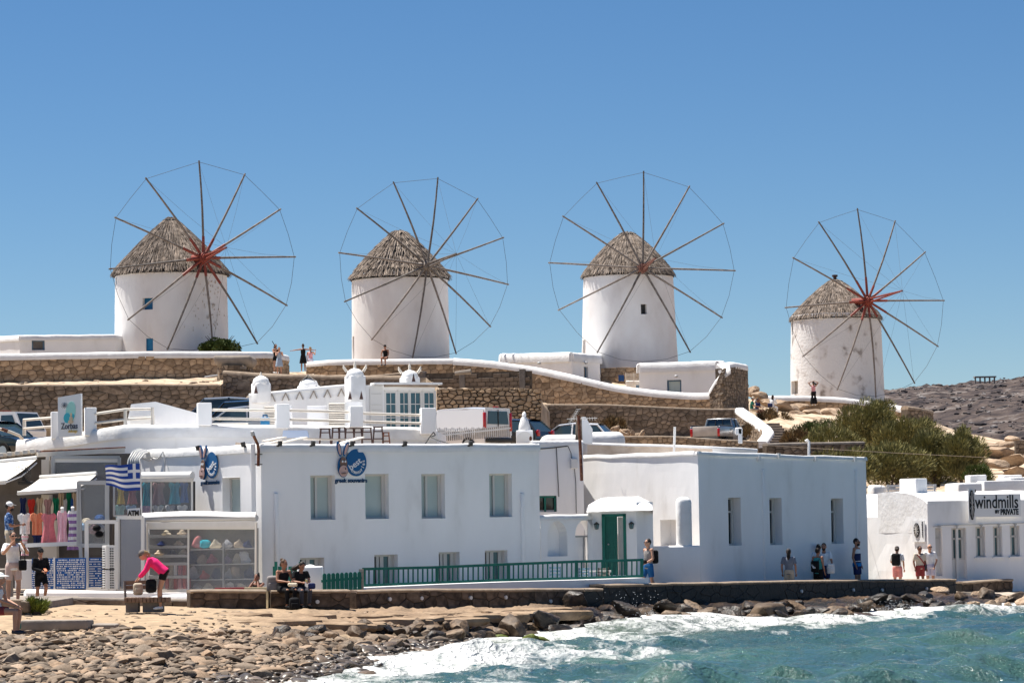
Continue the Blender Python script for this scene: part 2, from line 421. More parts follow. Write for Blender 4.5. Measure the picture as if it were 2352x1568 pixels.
class Path:
    def __init__(s, pts):
        s.p = [V(p) for p in pts]; s.d = [0]
        for a, b in zip(s.p, s.p[1:]): s.d.append(s.d[-1] + hypot(b.x - a.x, b.y - a.y))
        s.L = s.d[-1]
    def at(s, u):
        u = max(0, min(s.L, u))
        for i in range(len(s.p) - 1):
            if u <= s.d[i + 1] or i == len(s.p) - 2:
                t = (u - s.d[i]) / max(1e-6, s.d[i + 1] - s.d[i]); q = s.p[i].lerp(s.p[i + 1], t)
                e = s.p[i + 1] - s.p[i]; e.z = 0; e.normalize(); return q, V((e.y, -e.x, 0))
    def pos(s, u, z, d):
        q, n = s.at(u); return V((q.x, q.y, z)) + n * d
def stone_wall(name, label, cat, pts, sw, sh, mat, mortar, thick=.5, gap=.012, proud=.04, cap=None, capw=None, caph=.25, seed=1, drop=.18, hole=None, capmat='whitewash', capamp=.02, bottom_extra=.3):
    """pts: (x, ytop, ybottom, Y) measured on the photograph, left to right"""
    tops = [P(x, yt, Y) for x, yt, yb, Y in pts]; bots = [P(x, yb, Y) for x, yt, yb, Y in pts]
    pa = Path(tops); zb = [(pa.d[i], bots[i].z - bottom_extra) for i in range(len(pts))]
    t = thing(name, label, cat, V((tops[len(tops) // 2].x, tops[len(tops) // 2].y, min(b.z for b in bots) - bottom_extra)))
    hi = lambda u: pa.at(u)[0].z; lo = lambda u: interp(u, zb)
    mb = MB(); n = max(2, int(pa.L / .7))
    f = lambda a, b: pa.pos(a * pa.L, lerp(lo(a * pa.L), hi(a * pa.L) - .02, b), 0)
    bk = lambda a, b: pa.pos(a * pa.L, lerp(lo(a * pa.L), hi(a * pa.L) - .02, b), -thick)
    mb.grid(n, 3, f); mb.grid(n, 3, bk, flip=True)
    mb.grid(n, 1, lambda a, b: f(a, 1).lerp(bk(a, 1), b))
    for a in (0, 1): mb.grid(1, 1, lambda s_, b, a=a: f(a, b).lerp(bk(a, b), s_), flip=(a == 0))
    mb.build('core', mortar, t)
    stones(t, pa.L, lo, hi, pa.pos, sw, sh, mat, gap, proud, seed, drop=drop, hole=hole)
    if cap:
        cm = MB(); k = max(2, int(pa.L / .8)); w = capw or thick * 1.15
        cap_strip(cm, [pa.pos(pa.L * i / k, hi(pa.L * i / k) + caph * .8, -thick / 2) for i in range(k + 1)], w, caph, amp=capamp)
        cm.build('coping', capmat, t, smooth=60)
    return t, pa
# ================================================================ LAND AND SEA
def table(keys, rows): return [[list(zip(keys, [c[k] for c in rows])) for k in (0, 1)] for rows in [r for r in rows]]
HK = [-700, 0, 500, 512, 660, 700, 745, 985, 1003, 1243, 1255, 1480, 1700, 1760, 1790, 2050, 2352, 3050]
HILL = [
    [(100, .8)] * 9 + [(108, .8), (108, .8), (112, .8), (112, .8), (114, .8), (114, .8), (122, .8), (126, .8), (128, .8)],
    [(101, 5.4)] * 9 + [(110, 5.0), (110, 5.0), (114, 5.0), (116, 5.0), (120, 4.2), (122, 3.8), (127, 3.2), (130, 3.6), (132, 3.6)],
    [(134.2, 7.3), (134.2, 7.3), (135, 7.4), (141, 7.6), (140, 7.6), (140, 7.6), (139.5, 7.6), (138.5, 7.6), (134, 7.4), (134.6, 7.2), (168.6, 8.2), (168.6, 8.2), (169.5, 8.3), (165, 7.5), (160, 7.2), (155, 6.6), (158, 6.2), (158, 6.2)],
    [(134.8, 9.7), (134.8, 9.75), (135.6, 9.8), (141.6, 10.3), (140.8, 10.3), (140.7, 10.3), (140.2, 10.3), (139.3, 10.3), (135, 9.6), (135.6, 9.4), (169.4, 9.6), (169.4, 9.5), (170.3, 9.4), (171, 9.0), (172, 9.4), (182, 9.5), (176, 7.6), (176, 7.6)],
    [(160.6, 11.4), (160.6, 11.45), (161.8, 11.6), (162, 11.6), (168, 11.75), (172, 12.1), (178.6, 12.15), (178.6, 12.0), (178.6, 11.6), (178.6, 10.6), (178.6, 10.6), (176, 9.8), (178, 9.5), (184, 9.7), (199.3, 10.7), (199.5, 10.0), (198, 8.0), (198, 8)],
    [(161.4, 12.4), (161.4, 12.5), (162.6, 12.6), (163, 12.6), (178, 12.2), (181, 12.5), (180, 13.0), (180, 13.2), (180, 13.0), (180, 12.0), (180, 12.0), (178, 10.9), (187, 10.2), (193, 10.4), (200.2, 11.3), (200.5, 10.9), (204, 7.6), (204, 7.6)],
    [(176, 13.2), (176, 13.4), (176, 13.5), (176, 13.5), (186, 13.1), (190, 13.3), (194, 13.9), (194, 14.0), (194, 14), (196, 13.4), (196, 13.4), (192, 12.4), (199, 11.6), (204, 11.6), (208, 11.6), (214, 11.0), (214, 7), (214, 7)],
    [(230, 11)] * 6 + [(230, 12), (230, 12), (230, 12), (230, 12), (230, 12), (230, 11), (230, 10.5), (232, 10), (235, 10), (240, 9), (240, 4), (240, 4)],
    [(330, -1)] * 18]
def hill_at(x, s):
    i = min(int(s), len(HILL) - 2); t = s - i
    Ya, za = interp(x, list(zip(HK, [c[0] for c in HILL[i]]))), interp(x, list(zip(HK, [c[1] for c in HILL[i]])))
    Yb, zb = interp(x, list(zip(HK, [c[0] for c in HILL[i + 1]]))), interp(x, list(zip(HK, [c[1] for c in HILL[i + 1]])))
    return lerp(Ya, Yb, t), lerp(za, zb, t)
def hill_z(x, Y):
    """ground height on the hillside below image column x at depth Y"""
    pr = None
    for i in range(len(HILL)):
        k = (interp(x, list(zip(HK, [c[0] for c in HILL[i]]))), interp(x, list(zip(HK, [c[1] for c in HILL[i]]))))
        if pr and pr[0] <= Y <= k[0]: return lerp(pr[1], k[1], (Y - pr[0]) / max(.01, k[0] - pr[0]))
        pr = k
    return pr[1]
mk('hill_soil', [(.20, .145, .10), (.40, .305, .215), (.52, .415, .31)], scale=.9, detail=12, rough=1, bump=1.0, bscale=2.2, spec=.05, bdist=.12, contrast=(.3, .6))
mb = MB(); NS = []
for i, n in enumerate([1, 14, 1, 14, 1, 8, 10, 6]): NS += [i + j / n for j in range(n)]
NS.append(8 - 1e-6)
cols_x = [-700 + 15 * i for i in range(251)]
vs = []
for s in NS:
    for x in cols_x:
        Y, z = hill_at(x, s); p = P(x, 1000, Y); p.z = z
        k = 1 if (s % 1 > .02 and s > 1) else .15
        p.z += k * (.10 * fbm((p.x * .6, p.y * .6, 1), 4) + .05 * fbm((p.x * 2, p.y * 2, 5), 2)); vs.append(p)
w = len(cols_x)
mb.add(vs, [(j * w + i, j * w + i + 1, (j + 1) * w + i + 1, (j + 1) * w + i) for j in range(len(NS) - 1) for i in range(w - 1)])
hillside = mb.build('hillside', 'hill_soil', smooth=40, kind='structure', label='sandy hillside stepping up in terraces to the windmills')

# far hill across the bay
mk('far_rock', [(.03, .027, .03), (.068, .055, .053), (.092, .072, .064), (.16, .14, .132)], scale=.16, detail=14, rough=1, spec=.05, bump=1, bscale=.12, bdist=4, contrast=(.36, .66), stretch=(1, 1, 2.2), dist=.6)
def far_fn(u, v):
    x = lerp(1500, 3300, u); Y = lerp(430, 900, v)
    p = P(x, 1000, Y); top = interp(x, [(1500, 26), (1900, 36), (2030, 43), (2200, 44), (2352, 45), (2700, 46), (3300, 40)])
    e = v ** .8
    p.z = lerp(-3, top, e) + (3.5 * fbm((p.x * .012, p.y * .012, 0), 4) + 1.1 * fbm((p.x * .09, p.y * .09, 3), 4)) * min(1, v * 4) + .7 * abs(fbm((p.x * .22, p.y * .22, 9), 4))
    return p
mb = MB(); fr2 = random.Random(8); bm_ = bmesh.new(); bmesh.ops.create_icosphere(bm_, subdivisions=1, radius=1); bm_.verts.index_update(); iv = [v.co.copy() for v in bm_.verts]; it = [tuple(v.index for v in f.verts) for f in bm_.faces]; bm_.free()
for i in range(6500):
    u_, v_ = fr2.uniform(.22, .62), fr2.random() ** .8; c_ = far_fn(u_, v_)
    if fbm((c_.x * .02, c_.y * .02, 5), 3) + fr2.uniform(-.3, .3) < .05: continue
    k_ = fr2.lognormvariate(-1.35, .55); mb.add([c_ + V((q.x * k_ * 1.5, q.y * k_, q.z * k_ * .75)) * (1 + .4 * noise.noise(q * 2 + c_)) for q in iv], it)
mk('far_boulder', [(.8, .8, .8), (1.1, 1.1, 1.1)], scale=.5, rough=1, rand='island', rcols=[(.03, .028, .032), (.075, .064, .064), (.13, .115, .11), (.27, .245, .235)], spec=.05)
FB = mb; mb = MB(); mb.grid(260, 130, far_fn); mb.grid(60, 2, lambda u, v: far_fn(u, 1) + V((0, 300 * v, -50 * v)))
fh = mb.build('far_hill', 'far_rock', smooth=180, kind='structure', label='bare rocky hill across the bay on the right'); FB.build('boulder_field', 'far_boulder', fh, kind='stuff')
for x, Y, n_ in ((2240, 860, 5), (2140, 640, 0)):
    for i in range(n_):
        p = P(x + i * 11, 868, Y); mb = MB(); mb.box(p + V((0, 0, -.6)), (.4, .5, 1.9)); mb.build('ruin_pillar', 'concrete', fh)
mb = MB(); mb.box(P(2262, 865.5, 860), (6.2, 3, .35)); mb.build('ruin_beam', 'concrete', fh)

# ground sheet to the horizon
mk('bare_ground', [(.2, .15, .1), (.3, .24, .17)], scale=.05, rough=1)
mb = MB(); mb.grid(8, 8, lambda u, v: V((lerp(-6000, 6000, u), lerp(128, 9000, v), -1.5)))
mb.build('ground', 'bare_ground', kind='structure', label='bare ground behind the hill running to the horizon')

# ---------------------------------------------------------------- shore
BK = [-700, 0, 390, 720, 1000, 1180, 1400, 1600, 1900, 2195, 2352, 3050]
BEACH = [
    [(40, .2), (46, .5), (56, .8), (66, 1.15), (70, 1.35), (78, 1.55), (100, 1.6)],
    [(42, .3), (50, .5), (58, .8), (66, 1.13), (69, 1.32), (76, 1.45), (100, 1.5)],
    [(44, .2), (52, .48), (60, .83), (67, 1.12), (70, 1.25), (78, 1.3), (100, 1.35)],
    [(48, -.3), (58, .33), (64, .58), (71, .74), (73, .90), (80, 1.15), (100, 1.2)],
    [(60, -.6), (72.5, .33), (75, .42), (77.5, .5), (78.5, .84), (84.2, 1.04), (100, 1.1)],
    [(66, -.6), (79, .33), (80, .4), (81.5, .48), (82.3, .86), (86.5, .97), (102, 1.05)],
    [(72, -.6), (84.5, .33), (86, .42), (87.3, .5), (88, .8), (90.5, .87), (106, .95)],
    [(76, -.6), (88.5, .33), (90, .42), (91.5, .5), (92.3, .67), (94.8, .83), (108, .9)],
    [(78, -.6), (89.5, .33), (92, .42), (95, .5), (96.5, .6), (101.4, .71), (112, .8)],
    [(86, -.6), (98, .33), (101, .4), (103, .48), (104, .55), (108, .61), (126, .65)],
    [(88, -.6), (99.7, .33), (103, .38), (106, .42), (108, .44), (112, .46), (128, .6)],
    [(92, -.6), (105, .33), (108, .38), (110, .42), (112, .44), (117, .46), (130, .6)]]
def bst(x, i, k): return interp(x, list(zip(BK, [c[i][k] for c in BEACH])))
def beach_at(x, s):
    i = min(int(s), 5); t = s - i
    return lerp(bst(x, i, 0), bst(x, i + 1, 0), t), lerp(bst(x, i, 1), bst(x, i + 1, 1), t)
def beach_z(x, Y):
    pr = None
    for i in range(7):
        k = (bst(x, i, 0), bst(x, i, 1))
        if pr and pr[0] <= Y <= k[0]: return lerp(pr[1], k[1], (Y - pr[0]) / max(.01, k[0] - pr[0]))
        pr = k
    return pr[1]
def xcol(p):
    """image column of a world point near eye level"""
    d = CM.transposed() @ (V(p) - V((0, 0, CH))); return W / 2 - d.x / d.z * F
def mixc(a, b, t): t = max(0, min(1, t)); return [lerp(p, q, t) for p, q in zip(a, b)]
SANDC = (.39, .285, .185); BEDC = (.12, .095, .072); LEDGE = (.27, .19, .125); DARK = (.022, .018, .015); PATHC = (.46, .39, .32)  # path colour lightened to throw bounce light on the shaded fronts
mb = MB(); SS = []
for i, n in enumerate([6, 10, 10, 12, 26, 8]): SS += [i + j / n for j in range(n)]
SS.append(6 - 1e-6); cols_x = [-700 + 9 * i for i in range(417)]; vs = []; cc = []; wet = []
for s in SS:
    for x in cols_x:
        Y, z = beach_at(x, s); p = P(x, 1300, Y); p.z = z
        f = fbm((p.x * .8, p.y * .8, 2), 4); g = fbm((p.x * 3, p.y * 3, 7), 3)
        rocky = interp(x, [(500, 0), (760, 1), (2250, 1), (2400, .3)]) * (1 if 2.6 < s < 5 else .1)
        ter = (floor((p.x * .35 + p.y * .8 + 1.3 * f) * 1.1) % 2) * .07
        p.z += .035 * f + .012 * g + rocky * (.05 * g + .07 * f + ter) * (1 if s < 4.9 else .2)
        if s >= 2.6 and rocky > .5 and s < 4.1: p.y += .5 * f
        c = mixc(BEDC, SANDC, (s - 2.6 + .5 * f) * 3)
        c = mixc(c, LEDGE, interp(x, [(520, 0), (800, 1)]) * (1 if s > 2.9 else 0))
        c = mixc(c, (.22, .15, .1), interp(x, [(520, 0), (900, .8)]) * max(0, min(1, 1.2 * (4.5 - s + f))) * (s > 2.9))
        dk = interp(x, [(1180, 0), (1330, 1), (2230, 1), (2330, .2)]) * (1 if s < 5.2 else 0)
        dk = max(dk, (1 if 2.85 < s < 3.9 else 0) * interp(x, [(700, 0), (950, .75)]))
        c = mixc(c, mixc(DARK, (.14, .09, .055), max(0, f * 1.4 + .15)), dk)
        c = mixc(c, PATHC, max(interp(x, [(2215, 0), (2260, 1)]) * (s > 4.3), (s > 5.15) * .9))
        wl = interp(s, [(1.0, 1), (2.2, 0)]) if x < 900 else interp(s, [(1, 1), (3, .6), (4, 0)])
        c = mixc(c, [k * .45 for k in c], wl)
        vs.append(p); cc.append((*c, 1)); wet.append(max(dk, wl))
w = len(cols_x)
mb.add(vs, [(j * w + i, j * w + i + 1, (j + 1) * w + i + 1, (j + 1) * w + i) for j in range(len(SS) - 1) for i in range(w - 1)])
m = mk('shore', [(.72, .72, .72), (1.12, 1.1, 1.08)], scale=2.5, detail=10, rough=.95, bump=.9, bscale=7, attr='tint', spec=.25, bdist=.05, world=True)
nn = m.node_tree; a = nn.nodes.new('ShaderNodeAttribute'); a.attribute_name = 'wet'
mr = nn.nodes.new('ShaderNodeMapRange'); mr.inputs[3].default_value = .95; mr.inputs[4].default_value = .28
nn.links.new(a.outputs['Fac'], mr.inputs[0]); nn.links.new(mr.outputs[0], nn.nodes['Principled BSDF'].inputs['Roughness'])
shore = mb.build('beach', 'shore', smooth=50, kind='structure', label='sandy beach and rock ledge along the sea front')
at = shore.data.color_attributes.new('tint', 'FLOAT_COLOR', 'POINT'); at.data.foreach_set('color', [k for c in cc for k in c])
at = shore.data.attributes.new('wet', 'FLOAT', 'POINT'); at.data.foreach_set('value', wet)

# ---------------------------------------------------------------- sea
def shoreY(x): return bst(x, 1, 0)
wv = [(V((-.75, .66)), 7.5, .13, 0), (V((-.35, .94)), 4.3, .11, 1.3), (V((-.95, .3)), 3.1, .085, 2.1), (V((.25, .97)), 2.2, .06, .7), (V((-.6, .8)), 1.4, .036, 2.9), (V((-.9, -.4)), 1.9, .045, 4.0), (V((.5, .86)), .95, .02, .2)]
def sea_z(X, Y):
    wob = fbm((X * .12, Y * .12, 0), 2) * 3.5; amp = .75 + .9 * fbm((X * .09, Y * .09, 4), 2); z = 0; cr = 0
    for d, L, A, ph in wv:
        a = 2 * pi * (d.x * X + d.y * Y + wob * (.4 if L > 2 else .15)) / L + ph
        s = (1 + sin(a)) / 2; h = 2 * s ** 1.7 - .85
        z += A * amp * h
        if L > 2.5: cr += A * amp * h
    z += .05 * fbm((X * 1.9, Y * 1.4, 8), 5); return z, cr
mb = MB(); NX, NY = 330, 520; X0, X1, Y0, Y1 = -13.5, 25., 46., 112.
vs = []; foam = []; shal = []; keep = []
for j in range(NY + 1):
    Y = lerp(Y0, Y1, j / NY)
    for i in range(NX + 1):
        X = lerp(X0, X1, i / NX); x = W / 2 + X / Y * F; ds = shoreY(x) - Y; z, cr = sea_z(X, Y)
        damp = max(.35, min(1, ds / 9 + .3)); surge = .22 * math.exp(-((x - 1480) / 170) ** 2) * max(0, 1 - max(0, ds) / 5)
        zz = SEA + z * damp + surge + (.07 * max(0, 1 - abs(ds) / 2.5))
        vs.append(V((X, Y, zz)))
        wid = interp(x, [(500, 18), (700, 26), (1000, 31), (1300, 24), (1500, 15), (1700, 7.5), (1900, 4), (2050, 4), (2200, 3.5), (2352, 3)])
        f = 1.15 - .62 * max(0, ds) / wid + .5 * fbm((X * .3, Y * .14, 2), 4)
        f = max(f, 2.2 * (cr - .27))
        f = max(f, 1.1 - (((x - 2075) / 75) ** 2 + ((Y - 94) / 3.) ** 2) * .8)
        foam.append(max(-1, min(1.3, f))); shal.append(max(0, min(1, 1 - ds / interp(x, [(700, 16), (1500, 10), (1900, 5), (2352, 4)]))))
        keep.append(ds > -3.5)
w = NX + 1
mb.add(vs, [q for q in ((j * w + i, j * w + i + 1, (j + 1) * w + i + 1, (j + 1) * w + i) for j in range(NY) for i in range(NX)) if any(keep[k] for k in q)])
m = bpy.data.materials.new('sea_water'); m.use_nodes = True; MATS['sea_water'] = m
n = m.node_tree.nodes; l = m.node_tree.links; b = n['Principled BSDF']
geo = n.new('ShaderNodeNewGeometry')
def nz(scale, det, st=None, d=0):
    t = n.new('ShaderNodeTexNoise'); t.inputs['Scale'].default_value = scale; t.inputs['Detail'].default_value = det; t.inputs['Distortion'].default_value = d
    if st:
        mp = n.new('ShaderNodeMapping'); mp.inputs['Scale'].default_value = st; l.new(geo.outputs['Position'], mp.inputs[0]); l.new(mp.outputs[0], t.inputs['Vector'])
    else: l.new(geo.outputs['Position'], t.inputs['Vector'])
    return t.outputs['Fac']
def mathn(op, a, b_):
    q = n.new('ShaderNodeMath'); q.operation = op
    for i, k in enumerate((a, b_)):
        if isinstance(k, (int, float)): q.inputs[i].default_value = k
        else: l.new(k, q.inputs[i])
    return q.outputs[0]
fa = n.new('ShaderNodeAttribute'); fa.attribute_name = 'foam'; sa = n.new('ShaderNodeAttribute'); sa.attribute_name = 'shallow'
t1 = nz(1.0, 12, (1, .4, 1), 1.6); t2 = nz(5.5, 8, (1, .45, 1), 1.0)
mixn = mathn('ADD', mathn('MULTIPLY', t1, 2.3), mathn('MULTIPLY', t2, 1.5))
fm = mathn('SUBTRACT', mathn('ADD', fa.outputs['Fac'], mixn), 2.42)
mr = n.new('ShaderNodeMapRange'); mr.inputs[1].default_value = 0; mr.inputs[2].default_value = .85; l.new(fm, mr.inputs[0])
deep = n.new('ShaderNodeMix'); deep.data_type = 'RGBA'; deep.inputs[6].default_value = (.04, .085, .082, 1); deep.inputs[7].default_value = (.10, .118, .092, 1); l.new(sa.outputs['Fac'], deep.inputs[0])
big = nz(.12, 3); rp = n.new('ShaderNodeValToRGB'); rp.color_ramp.elements[0].position = .35; rp.color_ramp.elements[1].position = .65
rp.color_ramp.elements[0].color = (.6, .72, .85, 1); rp.color_ramp.elements[1].color = (1.25, 1.3, 1.05, 1); l.new(big, rp.inputs[0])
mu = n.new('ShaderNodeMix'); mu.data_type = 'RGBA'; mu.blend_type = 'MULTIPLY'; mu.inputs[0].default_value = 1; l.new(deep.outputs[2], mu.inputs[6]); l.new(rp.outputs[0], mu.inputs[7])
fmx = n.new('ShaderNodeMix'); fmx.data_type = 'RGBA'; fmx.inputs[7].default_value = (.74, .74, .72, 1); l.new(mr.outputs[0], fmx.inputs[0]); l.new(mu.outputs[2], fmx.inputs[6])
l.new(fmx.outputs[2], b.inputs['Base Color'])
rr = n.new('ShaderNodeMapRange'); rr.inputs[3].default_value = .09; rr.inputs[4].default_value = .8; l.new(mr.outputs[0], rr.inputs[0]); l.new(rr.outputs[0], b.inputs['Roughness'])
b.inputs['IOR'].default_value = 1.33; b.inputs['Specular IOR Level'].default_value = .5
hb = mathn('ADD', mathn('MULTIPLY', nz(3.2, 6, (1, .7, 1), .5), 1.0), mathn('MULTIPLY', nz(14, 4, (1, .8, 1)), .32))
hb = mathn('ADD', hb, mathn('MULTIPLY', mr.outputs[0], mathn('MULTIPLY', t2, .9)))
bp = n.new('ShaderNodeBump'); bp.inputs['Strength'].default_value = 1.0; bp.inputs['Distance'].default_value = .17; l.new(hb, bp.inputs['Height']); l.new(bp.outputs[0], b.inputs['Normal'])
sea = mb.build('sea', 'sea_water', smooth=180, kind='structure', label='choppy turquoise sea breaking in white foam on the shore')
av = sea.data.attributes.new('foam', 'FLOAT', 'POINT'); av.data.foreach_set('value', foam)
av = sea.data.attributes.new('shallow', 'FLOAT', 'POINT'); av.data.foreach_set('value', shal)
mb = MB()
def wide_sea(u, v): return V((lerp(-400, 500, u), lerp(-300, 120, v), SEA - .75))
mb.grid(10, 10, wide_sea); mk('open_sea', (.02, .10, .12), rough=.2, bump=.6, bscale=.8, bdist=.2)
mb.build('open_sea', 'open_sea', kind='structure', label='open sea around the bay')
# ================================================================ WINDMILLS
def windmill(label, cx, Y, base_y, eave_y, apex_y, rb, rt, hub, tip, tips, axis_deg, holes, pl='plaster_mill', paint=None, rope_extra=(), fin=False, stepped=False, seed=1, steep=1.0, fine=1.0, over=.14):
    r = random.Random(seed); d2m = Y / F
    zb = Zat(cx, base_y, Y) - .6; ze = Zat(cx, eave_y, Y - rt); za = Zat(cx, apex_y, Y); c = P(cx, 700, Y); c.z = 0
    t = thing('windmill', label, 'windmill', V((c.x, c.y, zb)))
    # tower with window and door openings
    mb = MB(); n = 96; zs = sorted({zb, ze + .25} | {zb + (ze + .25 - zb) * k / 12 for k in range(1, 12)} | {z for h in holes for z in (h['z0'], h['z1'])})
    tocam = atan2(-c.y, -c.x)
    def ring(a, z):
        k = (z - zb) / (ze - zb); rad = lerp(rb, rt, k); p = V((c.x + rad * cos(a), c.y + rad * sin(a), z))
        return p + V((cos(a), sin(a), 0)) * .02 * fbm(p * .6, 3)
    for h in holes:   # angular extent from image columns
        for kx, ka in (('x0', 'a0'), ('x1', 'a1')):
            rad = lerp(rb, rt, ((h['z0'] + h['z1']) / 2 - zb) / (ze - zb)); q = (h[kx] - cx) * d2m / rad
            h[ka] = tocam + math.asin(max(-.985, min(.985, q)))
        h['i0'] = round((h['a0'] - tocam) / (2 * pi / n)); h['i1'] = max(h['i0'] + 1, round((h['a1'] - tocam) / (2 * pi / n)))
    vs = [ring(tocam + 2 * pi * i / n, z) for z in zs for i in range(n)]; fs = []
    for j in range(len(zs) - 1):
        zc = (zs[j] + zs[j + 1]) / 2
        for i in range(n):
            if any(h['z0'] < zc < h['z1'] and ((h['i0'] <= i < h['i1']) or (h['i0'] <= i - n < h['i1'])) for h in holes): continue
            fs.append((j * n + i, j * n + (i + 1) % n, (j + 1) * n + (i + 1) % n, (j + 1) * n + i))
    mb.add(vs, fs)
    for h in holes:
        A, B = [tocam + 2 * pi * h[k] / n for k in ('i0', 'i1')]
        q = [ring(A, h['z0']), ring(B, h['z0']), ring(B, h['z1']), ring(A, h['z1'])]; am = (A + B) / 2
        inw = -V((cos(am), sin(am), 0)) * .32; h['q'] = [p + inw * h.get('dep', 1) for p in q]; h['n'] = -inw.normalized()
        for i in range(4): mb.poly(q[i], q[(i + 1) % 4], q[(i + 1) % 4] + inw, q[i] + inw)
    mb.build('tower', pl, t, smooth=30)
    for h in holes:
        q = h['q']; mb = MB(); mb.prism(q, -h['n'] * .06)
        o = mb.build('door' if h['kind'] == 'door' else 'shutter', h['mat'], t)
        if h['kind'] != 'hole':
            f = MB()
            for i in range(4): f.beam(q[i] + h['n'] * .02, q[(i + 1) % 4] + h['n'] * .02, .05, .05, up=h['n'])
            f.build('frame', h['mat'], o)
    # thatched cap
    R0 = rt + over; hgt = za - ze; mb = MB()
    def prof(k):  # k 0 eave .. 1 apex
        return (R0 * (1 - k) ** steep if k < 1 else 0), ze - .05 + hgt * k
    mb.lathe([(R0 * .93, ze - .12)] + [(max(.02, prof(k / 12)[0] - .05), prof(k / 12)[1] - .04) for k in range(13)], 48, (c.x, c.y, 0))
    mb.build('cap_frame', 'thatch_dark', t)
    mb = MB(); rows = 24
    for ri in range(rows):
        k0 = ri / rows; rad, z = prof(k0); cnt = int(rad * 2 * pi / (.085 * fine)) + 6
        for i in range(cnt):
            a = 2 * pi * (i + r.random()) / cnt; kk = max(0, k0 + r.uniform(-.03, .03)); rad1, z1 = prof(kk)
            ln = r.uniform(.45, .95) / fine ** .5; k2 = min(.985, kk + ln / hypot(R0, hgt)); rad2, z2 = prof(k2)
            lift = r.uniform(.02, .11) + (.10 * ((ri % 3) == 0) if stepped else 0); wv_ = r.uniform(.045, .12) * fine; da = r.uniform(-.05, .05)
            lo = V((c.x + (rad1 + lift) * cos(a + da), c.y + (rad1 + lift) * sin(a + da), z1 + lift * .7 - (r.uniform(.02, .17) if ri < 2 else 0)))
            hi_ = V((c.x + rad2 * cos(a), c.y + rad2 * sin(a), z2 + .02)); tx = V((-sin(a), cos(a), 0)); nr = V((cos(a), sin(a), 1)).normalized()
            mid = lo.lerp(hi_, .5) + nr * r.uniform(.02, .06)
            mb.add([lo - tx * wv_ * .35, lo + tx * wv_ * .35, mid + tx * wv_ * .6, mid - tx * wv_ * .6, hi_ + tx * wv_ * .5, hi_ - tx * wv_ * .5, mid + nr * .03], [(0, 1, 6), (1, 2, 6), (0, 6, 3), (3, 6, 5), (6, 4, 5), (6, 2, 4)])
    mb.build('thatch', 'thatch', t, kind='stuff')
    for k in ((.93,) if not stepped else (.80, .93)):
        rad, z = prof(k); mb = MB(); q = [V((c.x + (rad + .1) * cos(a), c.y + (rad + .1) * sin(a), z + .06)) for a in [2 * pi * i / 20 for i in range(21)]]
        mb.tube(q, .035, 6, cap=False); mb.build('binding_rope', 'rope', t)
    if fin:
        mb = MB(); mb.lathe([(.12, za - .15), (.12, za + .12), (.2, za + .13), (.2, za + .26), (.1, za + .28)], 10, (c.x, c.y, 0)); mb.build('finial', 'brown_metal', t)
    # wheel: spars in the plane through the hub, square to the windshaft
    ax = V((sin(R(axis_deg)), -cos(R(axis_deg)), .03)).normalized(); lat = (hub[0] - cx) * d2m
    dist = rt + 1.0; hp = onplane(hub[0], hub[1], V((c.x, c.y, 0)) + ax * dist, ax)
    tp = onplane(tip[0], tip[1], hp, ax.cross(V((0, 0, 1))).cross(ax).normalized()) if False else None
    # windshaft tip: point along the axis whose image lands nearest the measured tip
    best = None
    for i in range(10, 90):
        q = hp + ax * (i * .08); d = CM.transposed() @ (q - V((0, 0, CH))); px = W / 2 - d.x / d.z * F
        e = abs(px - tip[0])
        if best is None or e < best[0]: best = (e, i * .08)
    L = best[1]; L = max(2.2, min(5.0, L)); end = hp + ax * L; end.z += .25
    shaft = MB(); shaft.tube([V((c.x, c.y, hp.z)) + ax * (rt * .55), hp + ax * .35], [.24, .22], 12); shaft.tube([hp - ax * .3, hp + ax * .3], [.34, .30], 14)
    shaft.build('windshaft', paint or 'spar_wood', t, smooth=40)
    mb = MB(); mb.tube([hp + ax * .2 + V((0, 0, .12)), end], [.07, .05], 8); mb.tube([hp + ax * .2 - V((0, 0, .12)), end], [.07, .05], 8); mb.build('bowsprit', paint or 'spar_wood', t)
    T = [onplane(x, y, hp, ax) for x, y in tips]
    for q in T:
        d = (q - hp); ln = d.length; d.normalize(); mb = MB(); bow = ax * (.10 + .08 * r.random())
        pts = [hp + d * (ln * k) + bow * sin(pi * k) for k in (.02, .25, .5, .75, 1)]
        mb.tube(pts, [.075, .07, .062, .055, .05], 7); o = mb.build('spar', 'spar_wood', t, smooth=60, org=hp)
        if paint == 'red_paint':
            mb = MB(); k2 = r.uniform(.17, .30); mb.tube([hp + d * .1 + ax * .03, hp + d * (ln * k2) + ax * .03 + bow * .6], [.095, .08], 8); mb.build('spar_sleeve', paint, o)
    rope = MB(); tt = T + list(rope_extra and [onplane(x, y, hp, ax) for x, y in rope_extra])
    order = sorted(tt, key=lambda q: atan2((q - hp).z, (q - hp).dot(ax.cross(V((0, 0, 1))))))
    for a, b in zip(order, order[1:] + order[:1]):
        mid = a.lerp(b, .5) - V((0, 0, .08)); rope.tube([a + (hp - a) * .015, mid, b + (hp - b) * .015], .012, 5)
    for q in T: rope.tube([q + (hp - q) * .02, q.lerp(end, .5) - V((0, 0, .1)), end], .006, 4)
    rope.build('rigging', 'rope', t)
    return t
def zr(x, y0, y1, Y): return dict(z0=Zat(x, y1, Y), z1=Zat(x, y0, Y))
